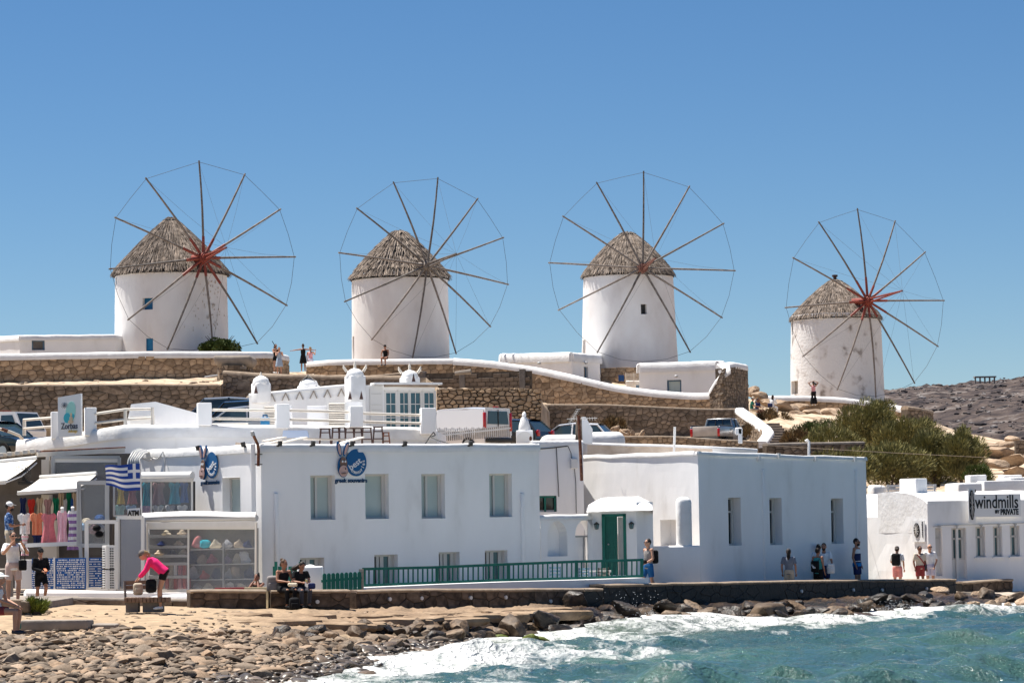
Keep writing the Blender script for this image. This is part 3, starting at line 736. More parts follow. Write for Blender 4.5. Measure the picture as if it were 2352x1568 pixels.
m1 = windmill('leftmost windmill with shaggy pointed thatch, red hub and blue shutter', 393.5, 172, 806, 620, 497, 3.27, 3.22, (467, 593), (520, 583),
    [(457, 369), (563, 399), (645, 480), (679, 590), (660, 702), (592, 790), (489, 800), (384, 803), (293, 735), (250, 618), (263, 499), (334, 408)], 31,
    [dict(x0=331, x1=354, kind='win', mat='blue_paint', **zr(343, 684, 711, 169)), dict(x0=334, x1=355, kind='door', mat='blue_paint', dep=.3, **zr(345, 777, 806, 169)), dict(x0=264.5, x1=268, kind='win', mat='blue_paint', dep=.2, **zr(266, 640, 657, 172))],
    paint='red_paint', seed=3, steep=.88, fine=.5, over=.22)
windmill('windmill with bare grey wooden hub above the woman in black', 919, 190, 824, 632, 527, 3.12, 3.06, (980.5, 610), (1047.5, 597),
    [(1005.7, 407.2), (1097.8, 455.4), (1157.2, 545.3), (1168.5, 653.5), (1127.4, 750.7), (1048, 813), (947.5, 821.7), (853, 780.8), (790.6, 693.1), (777.1, 580.3), (818.3, 477.3), (903, 417.3)], 27,
    [dict(x0=807, x1=811, kind='win', mat='grey_wood', **zr(810, 648, 680, 189)), dict(x0=808, x1=813, kind='door', mat='pale_wood', **zr(812, 772, 824, 189))], seed=4, stepped=True, steep=.82, fine=.7)
windmill('windmill with slightly flared tower and small dark window', 1444, 195, 842, 626, 531, 3.17, 2.94, (1476, 616), (1506, 611),
    [(1478.2, 392.8), (1584.2, 427), (1663.3, 512.7), (1689.5, 621.6), (1659.5, 730.1), (1586.1, 809.8), (1371, 810.4), (1281.4, 712.7), (1259.3, 603.5), (1291.6, 495.9), (1369.7, 418.1)], 12,
    [dict(x0=1470, x1=1484, kind='hole', mat='dark_metal', **zr(1477, 698, 721, 192)), dict(x0=1335, x1=1341, kind='hole', mat='brown_metal', **zr(1338, 636, 660, 193)), dict(x0=1336, x1=1343, kind='door', mat='pale_wood', **zr(1339, 778, 830, 193))],
    paint='red_faded', rope_extra=[(1476, 834)], seed=5, steep=.72, fine=.65)
windmill('rightmost windmill, weathered tower and bright red wheel hub', 1919, 208, 917, 726, 640, 3.28, 3.13, (1992.6, 691), (2073.3, 677.6),
    [(1969.1, 478.3), (2056.3, 506.6), (2125.8, 578.2), (2169.3, 690.1), (2155.3, 795.8), (2101.4, 880.5), (2011.8, 913.4), (1922.5, 895.8), (1843.3, 819), (1802.8, 706.5), (1820.4, 591.3), (1879.8, 508.7)], 27,
    [dict(x0=1813.5, x1=1821, kind='hole', mat='brown_metal', **zr(1817, 728, 766, 206)), dict(x0=1813, x1=1830, kind='door', mat='pale_wood', **zr(1822, 873, 903, 206))],
    pl='plaster_worn', paint='red_paint', fin=True, seed=6, steep=.78, over=.12, fine=.7)

mk('peeled', [(.42, .34, .27), (.55, .47, .40)], scale=5, rough=.95); mb = MB(); pr = random.Random(9); cc_ = P(393.5, 700, 172)
for i in range(80):
    x = pr.gauss(482, 15) if i < 62 else pr.uniform(420, 515); y = pr.uniform(645, 785); q = (x - 393.5) * 172 / F / 3.26
    if abs(q) < .97: a = -pi / 2 + math.asin(q) + atan2(cc_.x, cc_.y) * -1; p = V((cc_.x + 3.27 * cos(a), cc_.y + 3.27 * sin(a), Zat(x, y, 170))); mb.box(p, (.022, .03, pr.uniform(.04, .16)), a + pi / 2)
mb.build('peeling_patch', 'peeled', m1, kind='stuff')
# ================================================================ STONE WALLS ON THE HILL
stone_wall('stone_wall', 'tan stone wall with white coping below the leftmost windmill', 'wall', [(-120, 828, 874, 158), (0, 823, 870, 159), (330, 818, 866, 160), (560, 818, 864, 161.5), (630, 819, 862, 164), (663, 826, 858, 168)], 0.429, 0.265, 'stone_tan', 'mortar_tan', cap=True, caph=.34, capw=.72, thick=.6, seed=21)
stone_wall('stone_wall', 'dark stone retaining wall behind the restaurant roof sign', 'wall', [(-120, 890, 965, 133), (0, 887, 965, 133), (300, 885, 962, 134), (505, 886, 960, 134.5)], 0.328, 0.195, 'stone_grey', 'mortar_grey', cap=True, capmat='cap_stone', caph=.10, capw=.55, thick=.5, seed=22)
stone_wall('stone_wall', 'dark stone wall with rounded cement top beside the stone hut', 'wall', [(512, 858, 935, 139.5), (590, 864, 935, 139), (690, 867, 940, 138.5), (790, 868, 940, 138), (960, 872, 940, 137.5)], 0.265, 0.187, 'stone_grey', 'mortar_grey', cap=True, capmat='cap_stone', caph=.2, capw=.7, thick=.6, seed=23, capamp=.07)
stone_wall('stone_wall', 'tan stone wall with white coping under the seated woman in black', 'wall', [(703, 840, 858, 179), (760, 835, 860, 178), (870, 834, 864, 178), (1040, 832, 866, 178)], 0.39, 0.265, 'stone_tan', 'mortar_tan', cap=True, caph=.32, capw=.75, thick=.6, seed=24)
stone_wall('stone_wall', 'long stone wall with white coping sweeping down in a curve', 'wall', [(1041, 833, 880, 178), (1130, 840, 888, 177.5), (1235, 855, 910, 177), (1330, 876, 928, 176), (1420, 897, 938, 175.5), (1500, 907, 942, 175), (1590, 914, 946, 174.5), (1632, 912, 948, 174)], 0.359, 0.234, 'stone_tan', 'mortar_tan', cap=True, caph=.38, capw=.85, thick=.7, seed=25)
stone_wall('stone_wall', 'tall rough stone pier at the end of the curved wall', 'wall', [(1630, 905, 948, 173.9), (1645, 880, 948, 173.6), (1660, 846, 946, 173.2), (1690, 842, 944, 174.5), (1717, 847, 936, 178)], 0.234, 0.172, 'stone_grey', 'mortar_grey', cap=True, caph=.36, capw=.9, thick=.8, seed=26, gap=.01)
stone_wall('stone_wall', 'loose dry stone wall of small stones behind the white van', 'wall', [(1003, 893, 992, 133), (1100, 891, 996, 133), (1180, 890, 1000, 133.4), (1242, 894, 1005, 134)], 0.257, 0.148, 'stone_tan', 'mortar_grey', cap=False, thick=.6, seed=27, gap=.025, proud=.09)
stone_wall('stone_wall', 'long grey stone wall behind the silver pickup truck', 'wall', [(1245, 931, 992, 168), (1400, 931, 995, 168), (1500, 936, 996, 168), (1600, 941, 996, 168.4), (1692, 941, 996, 169)], 0.328, 0.226, 'stone_grey', 'mortar_grey', cap=True, capmat='cap_stone', caph=.12, capw=.6, thick=.55, seed=28)
stone_wall('stone_wall', 'stone stair wall with bright white coping beside the steps', 'wall', [(1690, 946, 990, 168.5), (1722, 968, 1005, 165), (1750, 990, 1025, 161), (1755, 1000, 1040, 156), (1738, 1024, 1050, 149)], 0.281, 0.203, 'stone_grey', 'mortar_grey', cap=True, caph=.3, capw=.6, thick=.5, seed=29)
stone_wall('stone_wall', 'low stone wall with white top below the rightmost windmill', 'wall', [(1735, 918, 936, 199), (1840, 917, 944, 199), (1930, 921, 958, 199), (2030, 934, 972, 199), (2074, 945, 992, 198)], 0.328, 0.203, 'stone_tan', 'mortar_tan', cap=True, caph=.34, capw=.9, thick=.7, seed=30)
stone_wall('stone_wall', 'broken end of stone wall standing against the far hill', 'wall', [(2085, 938, 1006, 196.5), (2118, 942, 1010, 197), (2143, 948, 1010, 199)], 0.281, 0.203, 'stone_grey', 'mortar_grey', cap=True, capmat='cap_stone', caph=.22, capw=.9, thick=.8, seed=31)
stone_wall('stone_wall', 'low rubble wall in front of the silver pickup truck', 'wall', [(1428, 1004, 1030, 128), (1530, 1003, 1030, 128), (1640, 1010, 1034, 128.5), (1742, 1016, 1036, 129)], 0.234, 0.156, 'stone_tan', 'mortar_tan', cap=True, capmat='cap_stone', caph=.08, capw=.45, thick=.4, seed=32)
stone_wall('stone_wall', 'grey stone wall at the foot of the stone steps', 'wall', [(1762, 1022, 1050, 137), (1850, 1020, 1048, 138), (1985, 1018, 1050, 140)], 0.39, 0.25, 'stone_grey', 'mortar_grey', cap=True, capmat='concrete', caph=.12, capw=.5, thick=.4, seed=33)
stone_wall('stone_wall', 'dark stone wall on the sandy bank at the right edge', 'wall', [(2333, 1011, 1034, 158), (2352, 1009, 1038, 158), (2480, 1006, 1040, 158)], 0.312, 0.187, 'stone_grey', 'mortar_grey', thick=.5, seed=34)
stone_wall('stone_wall', 'stone base wall under the third windmill with a blue shutter', 'wall', [(1380, 845, 900, 189), (1430, 843, 900, 188.5), (1476, 843, 900, 188.5)], 0.484, 0.312, 'stone_tan', 'mortar_tan', thick=.5, seed=35)
# grey concrete block wall
t = thing('block_wall', 'unfinished grey concrete block wall above the dry stone wall', 'wall', P(1110, 893, 145))
Fb = Facade(XY(972, 146), XY(1226, 145)); zb0 = Zat(1100, 895, 145)
mb = MB(); z1 = Zat(1100, 853, 145)
mb.box(Fb.pt(Fb.L / 2, (zb0 + z1) / 2, -.14), (Fb.L, .2, z1 - zb0), Fb.ang); mb.build('core', 'mortar_grey', t)
bl = MB(); bl.rbox((0, 0, 0), (.385, .19, .185), .012, seg=1); me = bl.mesh('block', 'block_wall'); nr = max(3, int((z1 - zb0) / .2))
for j in range(nr):
    u = .2 if j % 2 else .4
    while u < Fb.L - .2:
        if not (j == nr - 1 and rnd.random() < .35):
            o = bpy.data.objects.new('block', me); col.objects.link(o); o.parent = t
            o.location = Fb.pt(u, zb0 + .1 + j * .2, -.05 + rnd.uniform(0, .02)) - ORG[t.name]; o.rotation_euler.z = Fb.ang
        u += .4
for x in (972, 1062, 1200):
    mb = MB(); a = Fb.uv(x, 870)[0]; mb.rbox(Fb.pt(a, (zb0 + z1) / 2 + .05, -.05), (.28, .34, z1 - zb0 + .1), .03, Fb.ang); mb.build('pillar', 'concrete_grey', t)
mb = MB(); mb.tube([P(1045, 857, 144.6), P(1082, 853, 144.4)], [.09, .12], 8); mb.build('pipe', 'concrete', t)
# rendered retaining wall between
t = thing('retaining_wall', 'smooth brown rendered wall behind the roof chimneys', 'wall', P(900, 900, 142))
F2 = Facade(XY(835, 141), XY(975, 144.5)); mb = MB(); a, b = Zat(850, 866, 141), Zat(975, 853, 144.5)
F2.wall(mb, a - 2, lambda u: lerp(a, b, u / F2.L), amp=.04); mb.grid(6, 1, lambda u, v: F2.pt(u * F2.L, lerp(a, b, u), -.3 * v)); mb.build('wall', 'render_coat', t)
mb = MB(); cap_strip(mb, [F2.pt(k * F2.L / 5, lerp(a, b, k / 5) + .05, -.15) for k in range(6)], .4, .1, amp=.03); mb.build('coping', 'cap_stone', t)
# stone hut
t = thing('stone_hut', 'small stone hut with a rounded cement roof slab', 'hut', P(540, 884, 150))
pts = [(500, 846, 890, 150.5), (512, 838, 890, 149), (560, 838, 890, 149), (580, 846, 890, 151)]
pa = Path([P(x, yt, Y) for x, yt, yb, Y in pts]); zz = P(540, 890, 149).z - .2
mb = MB(); mb.grid(12, 3, lambda a, b: pa.pos(a * pa.L, lerp(zz, pa.at(a * pa.L)[0].z, b), 0)); mb.build('core', 'mortar_grey', t)
stones(t, pa.L, lambda u: zz, lambda u: pa.at(u)[0].z, pa.pos, .34, .22, 'stone_grey', seed=41, hole=lambda u, z: .75 < u / pa.L * 1.9 < 1.45 and z < zz + 1.35)
mb = MB(); mb.rbox(P(541, 831, 150.3), (2.0, 2.2, .55), .24, seg=4, jit=.12); mb.build('roof_slab', 'concrete', t, smooth=60)
q0, q1 = P(530, 872, 149.3), P(562, 845, 149.3); mb = MB(); mb.box((q0 + q1) / 2, (abs(q1.x - q0.x), .08, abs(q1.z - q0.z))); mb.build('door', 'grey_wood', t)
mb = MB(); mb.beam(P(527, 844, 149.1), P(566, 844, 149.1), .14, .14); mb.build('lintel', 'concrete_grey', t)

# ================================================================ SEA WALL
def sea_wall(label, pts, mat, mortar, seed, dots=(), holes=()):
    t, pa = stone_wall('sea_wall', label, 'wall', pts, .46, .27, mat, mortar, thick=.5, gap=.012 if mat == 'stone_sea' else .004, proud=.025 if mat == 'stone_sea' else .016, cap=False, seed=seed, drop=.25, bottom_extra=.25)
    mb = MB(); k = max(3, int(pa.L / .5))
    def tp(i, d, dz): q, n = pa.at(pa.L * i / k); return V((q.x, q.y, q.z + dz + .012 * fbm((q.x * 2, q.y * 2, seed), 2))) + n * (d + .03 * fbm((q.x * 3, q.y * 3, 1 + seed), 2))
    prof = [(.02, -.05), (.05, .0), (.03, .035), (-.25, .05), (-.53, .035), (-.53, -.05)]
    vs = [tp(i, d, z) for i in range(k + 1) for d, z in prof]; n = len(prof)
    mb.add(vs, [(i * n + j + 1, i * n + j, (i + 1) * n + j, (i + 1) * n + j + 1) for i in range(k) for j in range(n - 1)] + [tuple(range(n)), tuple(range(k * n, k * n + n))[::-1]])
    mb.build('coping', 'cap_stone', t, smooth=60)
    for x, y in dots:
        bestu = min(range(200), key=lambda i: abs(xcol(pa.at(pa.L * i / 199)[0]) - x)) / 199 * pa.L
        q, n_ = pa.at(bestu); z = Zat(x, y, q.y); mb = MB(); c = V((q.x, q.y, z)) + n_ * .05
        mb.tube([c - n_ * .05, c + n_ * .02], .055, 10); mb.build('reflector', 'white_metal', t)
    return t
sea_wall('short brown stone bench wall in front of the red and cream barrier', [(437, 1358, 1400, 79.2), (525, 1357, 1400, 79.5), (611, 1357, 1399, 79.8)], 'stone_sea', 'mortar_sea', 51)
sea_wall('short brown stone bench wall with two women sitting on it', [(622, 1358, 1400, 80.3), (710, 1358, 1399, 80.6), (803, 1357, 1398, 81)], 'stone_sea', 'mortar_sea', 52, [(728, 1381)])
sea_wall('long brown stone sea wall below the green railing', [(818, 1358, 1399, 82), (960, 1355, 1398, 83.8), (1100, 1355, 1396, 85.5), (1240, 1354, 1393, 87.4), (1340, 1354, 1391, 88.8)], 'stone_sea', 'mortar_sea', 53, [(893, 1375), (967, 1373), (1078, 1372), (1160, 1371), (1262, 1380)])
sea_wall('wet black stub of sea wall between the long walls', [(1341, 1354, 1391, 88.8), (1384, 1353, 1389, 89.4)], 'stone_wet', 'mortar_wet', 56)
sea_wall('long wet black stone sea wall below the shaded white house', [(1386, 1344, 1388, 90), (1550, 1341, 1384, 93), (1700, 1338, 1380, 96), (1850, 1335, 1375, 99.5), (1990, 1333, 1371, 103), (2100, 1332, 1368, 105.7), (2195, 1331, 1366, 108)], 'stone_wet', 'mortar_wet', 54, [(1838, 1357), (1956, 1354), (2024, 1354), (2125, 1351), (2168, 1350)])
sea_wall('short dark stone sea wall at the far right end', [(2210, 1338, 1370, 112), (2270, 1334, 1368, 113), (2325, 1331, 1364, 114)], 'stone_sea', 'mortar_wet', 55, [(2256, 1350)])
# ================================================================ BUILDINGS
def window(Fd, h, par, rev=.35, style='slide', name='window'):
    """h = hole (u0,z0,u1,z1); frame and panes set back inside the opening"""
    u0, z0, u1, z1 = h; d = -rev + .05; w = .06; o = MB()
    o.beam(Fd.pt(u0, z0 + w / 2, d), Fd.pt(u1, z0 + w / 2, d), .07, w); o.beam(Fd.pt(u0, z1 - w / 2, d), Fd.pt(u1, z1 - w / 2, d), .07, w)
    for u in (u0 + w / 2, u1 - w / 2): o.beam(Fd.pt(u, z0 + w, d), Fd.pt(u, z1 - w, d), w, .07, up=Fd.n)
    fo = o.build(name, 'frame', par)
    def pane(a, b, c, e, m, dd=-.02):
        q = MB(); q.prism([Fd.pt(a, b, d + dd), Fd.pt(c, b, d + dd), Fd.pt(c, e, d + dd), Fd.pt(a, e, d + dd)], -Fd.n * .015); q.build('pane', m, fo)
    def bar(a, b, c, e, ww=.05):
        q = MB(); q.beam(Fd.pt(a, b, d + .02), Fd.pt(c, e, d + .02), ww, .06, up=Fd.n); q.build('mullion', 'frame', fo)
    U0, Z0, U1, Z1 = u0 + w, z0 + w, u1 - w, z1 - w
    if style == 'slide':
        m = lerp(U0, U1, .34); pane(U0, Z0, m, Z1, 'blind'); pane(m, Z0, U1, Z1, 'blind', -.005); bar(m, Z0, m, Z1, .07); bar(U1 - .03, Z0, U1 - .03, Z1, .05)
    elif style == 'plain':
        pane(U0, Z0, U1, Z1, 'blind'); bar(U1 - .03, Z0, U1 - .03, Z1, .06)
    elif style == 'door':
        m = lerp(U0, U1, .25); pane(U0, Z0, m, Z1, 'glass_dark'); bar(m, Z0, m, Z1, .09); pane(m, Z0, U1, Z1, 'glass_window', -.005)
        for k in (m + .14, U1 - .08): bar(k, Z0, k, Z1, .12)
    elif style == 'casement':
        m = (U0 + U1) / 2; k = lerp(Z0, Z1, .72)
        pane(U0, Z0, U1, k, 'glass_dark'); pane(U0, k, U1, Z1, 'glass_dark'); bar(U0, k, U1, k, .06); bar(U1 - .04, Z0, U1 - .04, Z1, .07)
    elif style == 'pair':
        k = lerp(Z0, Z1, .68); pane(U0, Z0, U1, k, 'glass_window'); pane(U0, k, U1, Z1, 'glass_window'); bar(U0, k, U1, k, .07)
        for q in (U0 + .04, U1 - .04): bar(q, Z0, q, Z1, .09)
    elif style == 'single':
        pane(U0, Z0, U1, Z1, 'glass_dark')
    return fo
def flat_roof(mb, pts, z): mb.poly(*[V((p.x, p.y, z)) for p in pts])
def body(t, corners, ztops, z0, holes, rev=.35, mat='plaster', par=.30, parh=.24, roofdrop=.25, amp=.012, step=.5, faces=None):
    """corners left-to-right then round the back (counter-clockwise seen from above reversed); ztops per corner"""
    n = len(corners); fac = []
    mb = MB()
    for i in range(n):
        A, B = corners[i], corners[(i + 1) % n]; Fd = Facade(A, B); fac.append(Fd); a, b = ztops[i], ztops[(i + 1) % n]
        Fd.wall(mb, z0, lambda u, a=a, b=b, L=Fd.L: lerp(a, b, u / L) - .12, holes.get(i, ()), rev, step, amp)
    flat_roof(mb, corners, min(ztops) - roofdrop); mb.build('wall', mat, t)
    cm = MB(); cen = sum((V((c.x, c.y, 0)) for c in corners), V()) / n
    def ins(c): c = V((c.x, c.y, 0)); return c + (cen - c).normalized() * (par * .42)
    for i in range(n):
        A, B = ins(corners[i]), ins(corners[(i + 1) % n]); e = (B - A).normalized() * .1
        cap_strip(cm, [V((A.x, A.y, ztops[i])) - e] + [V((*(A.lerp(B, k / 8).xy), lerp(ztops[i], ztops[(i + 1) % n], k / 8) + .015 * sin(k * 2.1 + i))) for k in range(1, 8)] + [V((B.x, B.y, ztops[(i + 1) % n])) + e], par, parh, amp=.018)
    cm.build('parapet', 'whitewash', t, smooth=70)
    return fac
# ---------------------------------------------------------------- souvenir shop building
Lc, Cc, Rc = XY(325, 95.5), XY(601, 90), XY(1240, 94.5)
t = thing('shop_building', 'white two storey souvenir building with four upper windows', 'building', V((-3, 93, .9)))
BMF = Facade(Cc, Rc); BML = Facade(Lc, Cc)
hU = [BMF.rect(713, 1091, 770, 1193), BMF.rect(839, 1088, 893, 1191), BMF.rect(968, 1088, 1022, 1190), BMF.rect(1124, 1087, 1176, 1187)]
hL = [BMF.rect(689, 1280, 745, 1345), BMF.rect(860, 1273, 914, 1350), BMF.rect(1008, 1267, 1056, 1345), BMF.rect(1114, 1263, 1166, 1340)]
hS = [BML.rect(511, 1096, 552, 1190)]
zC, zR, zL = Zat(601, 1019, 90), Zat(1240, 1018, 94.5), Zat(325, 1033, 95.5)
bk = BMF.n * -6.5; B1 = Rc + bk; B2 = XY(330, 100)
bfac = body(t, [Lc, Cc, Rc, B1, B2], [zL, zC, zR, zR, zL], .8, {0: hS, 1: hU + hL})
for h, st in zip(hU, ('slide', 'plain', 'slide', 'slide')): window(BMF, h, t, style=st)
for h in hL: window(BMF, h, t, style='door', name='glazed_door')
window(BML, hS[0], t, style='plain')
# small drain spout streak strip and corner pipe casing
for x, y0, y1 in ((633, 1132, 1330), (1198, 1132, 1335)):
    u, za = BMF.uv(x, y0); _, zb_ = BMF.uv(x, y1); mb = MB(); mb.rbox(BMF.pt(u, (za + zb_) / 2, .03), (.13, .12, za - zb_), .04, BMF.ang); mb.build('drain_casing', 'plaster', t, smooth=50)
for i, x in enumerate((640, 716, 806, 927, 1078)):
    u, z = BMF.uv(x, 1022); mb = MB(); mb.box(BMF.pt(u, z + .05, .10), (.11, .10, .14), BMF.ang, rx=.3); mb.box(BMF.pt(u - .06, z - .02, .04), (.06, .12, .05), BMF.ang)
    mb.build('floodlight', 'dark_metal', label='small black floodlight on the parapet, number %s from the left above the shaded front' % ('one', 'two', 'three', 'four', 'five')[i], cat='floodlight', group='floodlights along the souvenir parapet')
for x in (461, 565):
    u, z = BML.uv(x, 1032 if x < 500 else 1024); mb = MB(); mb.box(BML.pt(u, z + .05, .10), (.11, .10, .14), BML.ang, rx=.3); mb.box(BML.pt(u + .06, z - .02, .04), (.06, .12, .05), BML.ang)
    mb.build('floodlight', 'dark_metal', label='small black floodlight left of the %s' % ('first donkey sign' if x < 500 else 'rusty lamp arm'), cat='floodlight', group='floodlights along the souvenir parapet')
# signs: blue disc with donkey head and lettering
mk('sign_blue', (.012, .105, .27), rough=.5); mk('sign_dark', (.012, .05, .12), rough=.5); mk('donkey_brown', (.20, .12, .09), rough=.6); mk('donkey_pink', (.55, .36, .32), rough=.6); mk('sign_white', (.75, .75, .75), rough=.5); mk('sign_black', (.015, .015, .017), rough=.5)
def donkey_sign(label, Fd, x, y, k):
    u, z = Fd.uv(x, y); d0 = .05; t = thing('wall_sign', label, 'sign', Fd.pt(u, z - .5, 0)); s = Fd.fr(u, z, 0)
    def disc(nm, cx, cy, rx, ry, d, m, rot=0, n=28, th=.03):
        pts = [(cx + rx * cos(a) * cos(rot) - ry * sin(a) * sin(rot), cy + rx * cos(a) * sin(rot) + ry * sin(a) * cos(rot)) for a in [2 * pi * i / n for i in range(n)]]
        mb = MB(); mb.prism([s(p[0] * k, p[1] * k, d) for p in pts], Fd.n * th); return mb.build(nm, m, t)
    disc('disc', .17, .0, .30, .36, .03, 'sign_blue')
    disc('head_outline', -.22, -.12, .155, .27, .05, 'sign_blue', .05); disc('head', -.215, -.02, .10, .17, .083, 'donkey_brown', .05); disc('muzzle', -.23, -.22, .12, .15, .116, 'donkey_pink')
    for a, b in ((-.33, .2), (-.13, -.35)):
        disc('ear', -.23 + (a + .23) * 1.0, .36, .062, .20, .055, 'sign_blue', b); disc('ear_lining', -.23 + (a + .23), .35, .033, .15, .087, 'donkey_pink', b)
    for a in (-.255, -.175): disc('eye', a, .03, .022, .03, .115, 'sign_white')
    disc('nostril', -.185, -.16, .012, .02, .15, 'sign_black'); disc('mouth', -.235, -.285, .075, .016, .15, 'donkey_brown', .1)
    ct = cos(.6); st_ = sin(.6)
    mb = text_mb('best', .235 * k, lambda a, b, c: s((.17 + a / k * ct - b / k * st_) * k, (-.10 + a / k * st_ + b / k * ct) * k, .065 + c), bold=.004); mb.build('lettering', 'sign_white', t)
    arc = MB(); word = 'memories'
    for i, ch in enumerate(word):
        a = lerp(R(-118), R(8), i / 7); cx, cy = .17 + .245 * cos(a), .295 * sin(a); rt = a + pi / 2
        q = text_mb(ch, .135 * k, lambda p, r_, c: s((cx + p / k * cos(rt) - r_ / k * sin(rt)) * k, (cy + p / k * sin(rt) + r_ / k * cos(rt)) * k, .065 + c), bold=.002); arc.add(q.v, q.f)
    arc.build('lettering', 'sign_white', t)
    mb = text_mb('greek souvenirs', .155 * k, lambda a, b, c: s(.03 * k + a, (-.52) * k + b, .02 + c), bold=.006, xs=.95); mb.build('lettering', 'sign_dark', t)
donkey_sign('round blue souvenir sign with donkey head above the shaded front', BMF, 803, 1062, 1.16)
donkey_sign('round blue souvenir sign with donkey head on the sunlit side wall', BML, 482, 1068, 1.13)
# rusty lamp arm on the corner
mb = MB(); q = [P(593, 1070, 89.7), P(594, 1035, 89.7), P(592, 1020, 89.7), P(586, 1008, 89.6), P(581, 996, 89.5)]
t = thing('lamp_arm', 'old bent lamp arm on the corner of the souvenir building', 'lamp', P(594, 1072, 89.7)); mb.tube(q, .045, 8); mb.build('arm', 'rust', t, smooth=60)
mb = MB(); mb.tube([P(581, 999, 89.5), P(579, 990, 89.45)], [.07, .05], 8); mb.build('lamp_head', 'grey_metal', t)
for y in (1043, 1066): mb = MB(); mb.box(P(594, y, 89.75), (.22, .06, .03)); mb.build('bracket', 'dark_metal', t)
mb = MB(); mb.rbox(P(582, 1110, 89.95), (.14, .14, 2.4), .03); mb.build('corner_duct', 'plaster', label='thin white duct running down the corner of the souvenir building', cat='duct')
# ---------------------------------------------------------------- low wall and porch to the right
t = thing('porch', 'white porch with a lumpy domed top around the green door', 'porch', P(1425, 1345, 97))
PF = Facade(XY(1348, 97.2), XY(1462, 97)); hd = PF.rect(1383, 1180, 1439, 1320)
PR = Facade(XY(1462, 97), XY(1500, 98.3)); mb = MB()
zt = Zat(1420, 1165, 97); PF.wall(mb, .8, zt, [hd], rev=.4, amp=.01); PR.wall(mb, .8, Zat(1480, 1152, 97.6), amp=.01); PL = Facade(XY(1350, 99.5), XY(1348, 97.2)); PL.wall(mb, .8, zt, amp=.01)
mb.build('wall', 'plaster', t)
dome = MB(); prof = [(1348, 1172), (1352, 1158), (1382, 1142), (1400, 1140), (1468, 1138), (1492, 1150), (1500, 1158), (1500, 1180)]
def dm(u, v):
    i = u * 7; a = min(int(i), 6); x = lerp(prof[a][0], prof[a + 1][0], i - a); y = lerp(prof[a][1], prof[a + 1][1], i - a)
    yf = lerp(1176, 1170, u); k = sin(v * pi / 2) ** .8; Y = lerp(96.75, 99.2, v ** 1.4); p = P(x, lerp(yf, y, k), 97.2); q = XY(x, Y); q.z = p.z + .02 * fbm((x * .05, v * 3, 0), 2); return q
dome.grid(28, 10, dm); dome.build('dome', 'whitewash', t, smooth=80)
fr_ = MB()
u0, z0, u1, z1 = hd
for a in ((u0 + .05, z0, u0 + .05, z1), (u1 - .05, z0, u1 - .05, z1)): fr_.beam(PF.pt(a[0], a[1], -.04), PF.pt(a[2], a[3], -.04), .1, .12, up=PF.n)
fr_.beam(PF.pt(u0, z1 - .04, -.04), PF.pt(u1, z1 - .04, -.04), .12, .09); fr_.build('door_frame', 'green_paint', t)
mb = MB(); um = lerp(u0, u1, .62); mb.prism([PF.pt(u0 + .1, z0, -.1), PF.pt(um, z0, -.1), PF.pt(um, z1 - .08, -.1), PF.pt(u0 + .1, z1 - .08, -.1)], -PF.n * .05); dr = mb.build('door', 'green_door', t)
mb = MB()
for za, zb_ in ((z0 + .95, z1 - .25), (z0 + .2, z0 + .85)):
    a, b = u0 + .22, um - .1
    for p, q in (((a, za), (b, za)), ((b, za), (b, zb_)), ((b, zb_), (a, zb_)), ((a, zb_), (a, za))): mb.beam(PF.pt(*p, -.09), PF.pt(*q, -.09), .03, .03, up=PF.n)
mb.build('panel_moulding', 'green_paint', dr); mb = MB(); mb.ell(PF.pt(u0 + .2, z0 + 1.0, -.06), (.03, .03, .03)); mb.build('handle', 'grey_metal', dr)
mb = MB(); mb.prism([PF.pt(um + .01, z0, -.3), PF.pt(u1 - .05, z0, -.3), PF.pt(u1 - .05, z1 - .1, -.3), PF.pt(um + .01, z1 - .1, -.3)], -PF.n * .05); mb.build('inner_wall', 'whitewash', t)
for x, y, lb in ((1371, 1206, 'left'), (1451, 1205, 'right')):
    q = PF.pt(PF.uv(x, y)[0], PF.uv(x, y)[1], .12); w_ = thing('wall_lantern', 'small black wall lantern on the %s of the green door' % lb, 'lantern', q, 'lanterns beside the green door')
    mb = MB(); mb.lathe([(.0, .12), (.09, .05), (.10, .03), (.04, .03)], 10, q); mb.box(q + V((0, .07, .03)), (.05, .12, .05)); mb.build('cap', 'dark_metal', w_)
    mb = MB(); mb.lathe([(.075, .03), (.07, -.09), (.03, -.13)], 10, q); mb.build('globe', 'glass_window', w_)
    mb = MB(); [mb.beam(q + V((.08 * cos(a), .08 * sin(a), .03)), q + V((.05 * cos(a), .05 * sin(a), -.13)), .012, .012) for a in (0, 1.57, 3.14, 4.7)]; mb.build('cage', 'dark_metal', w_)
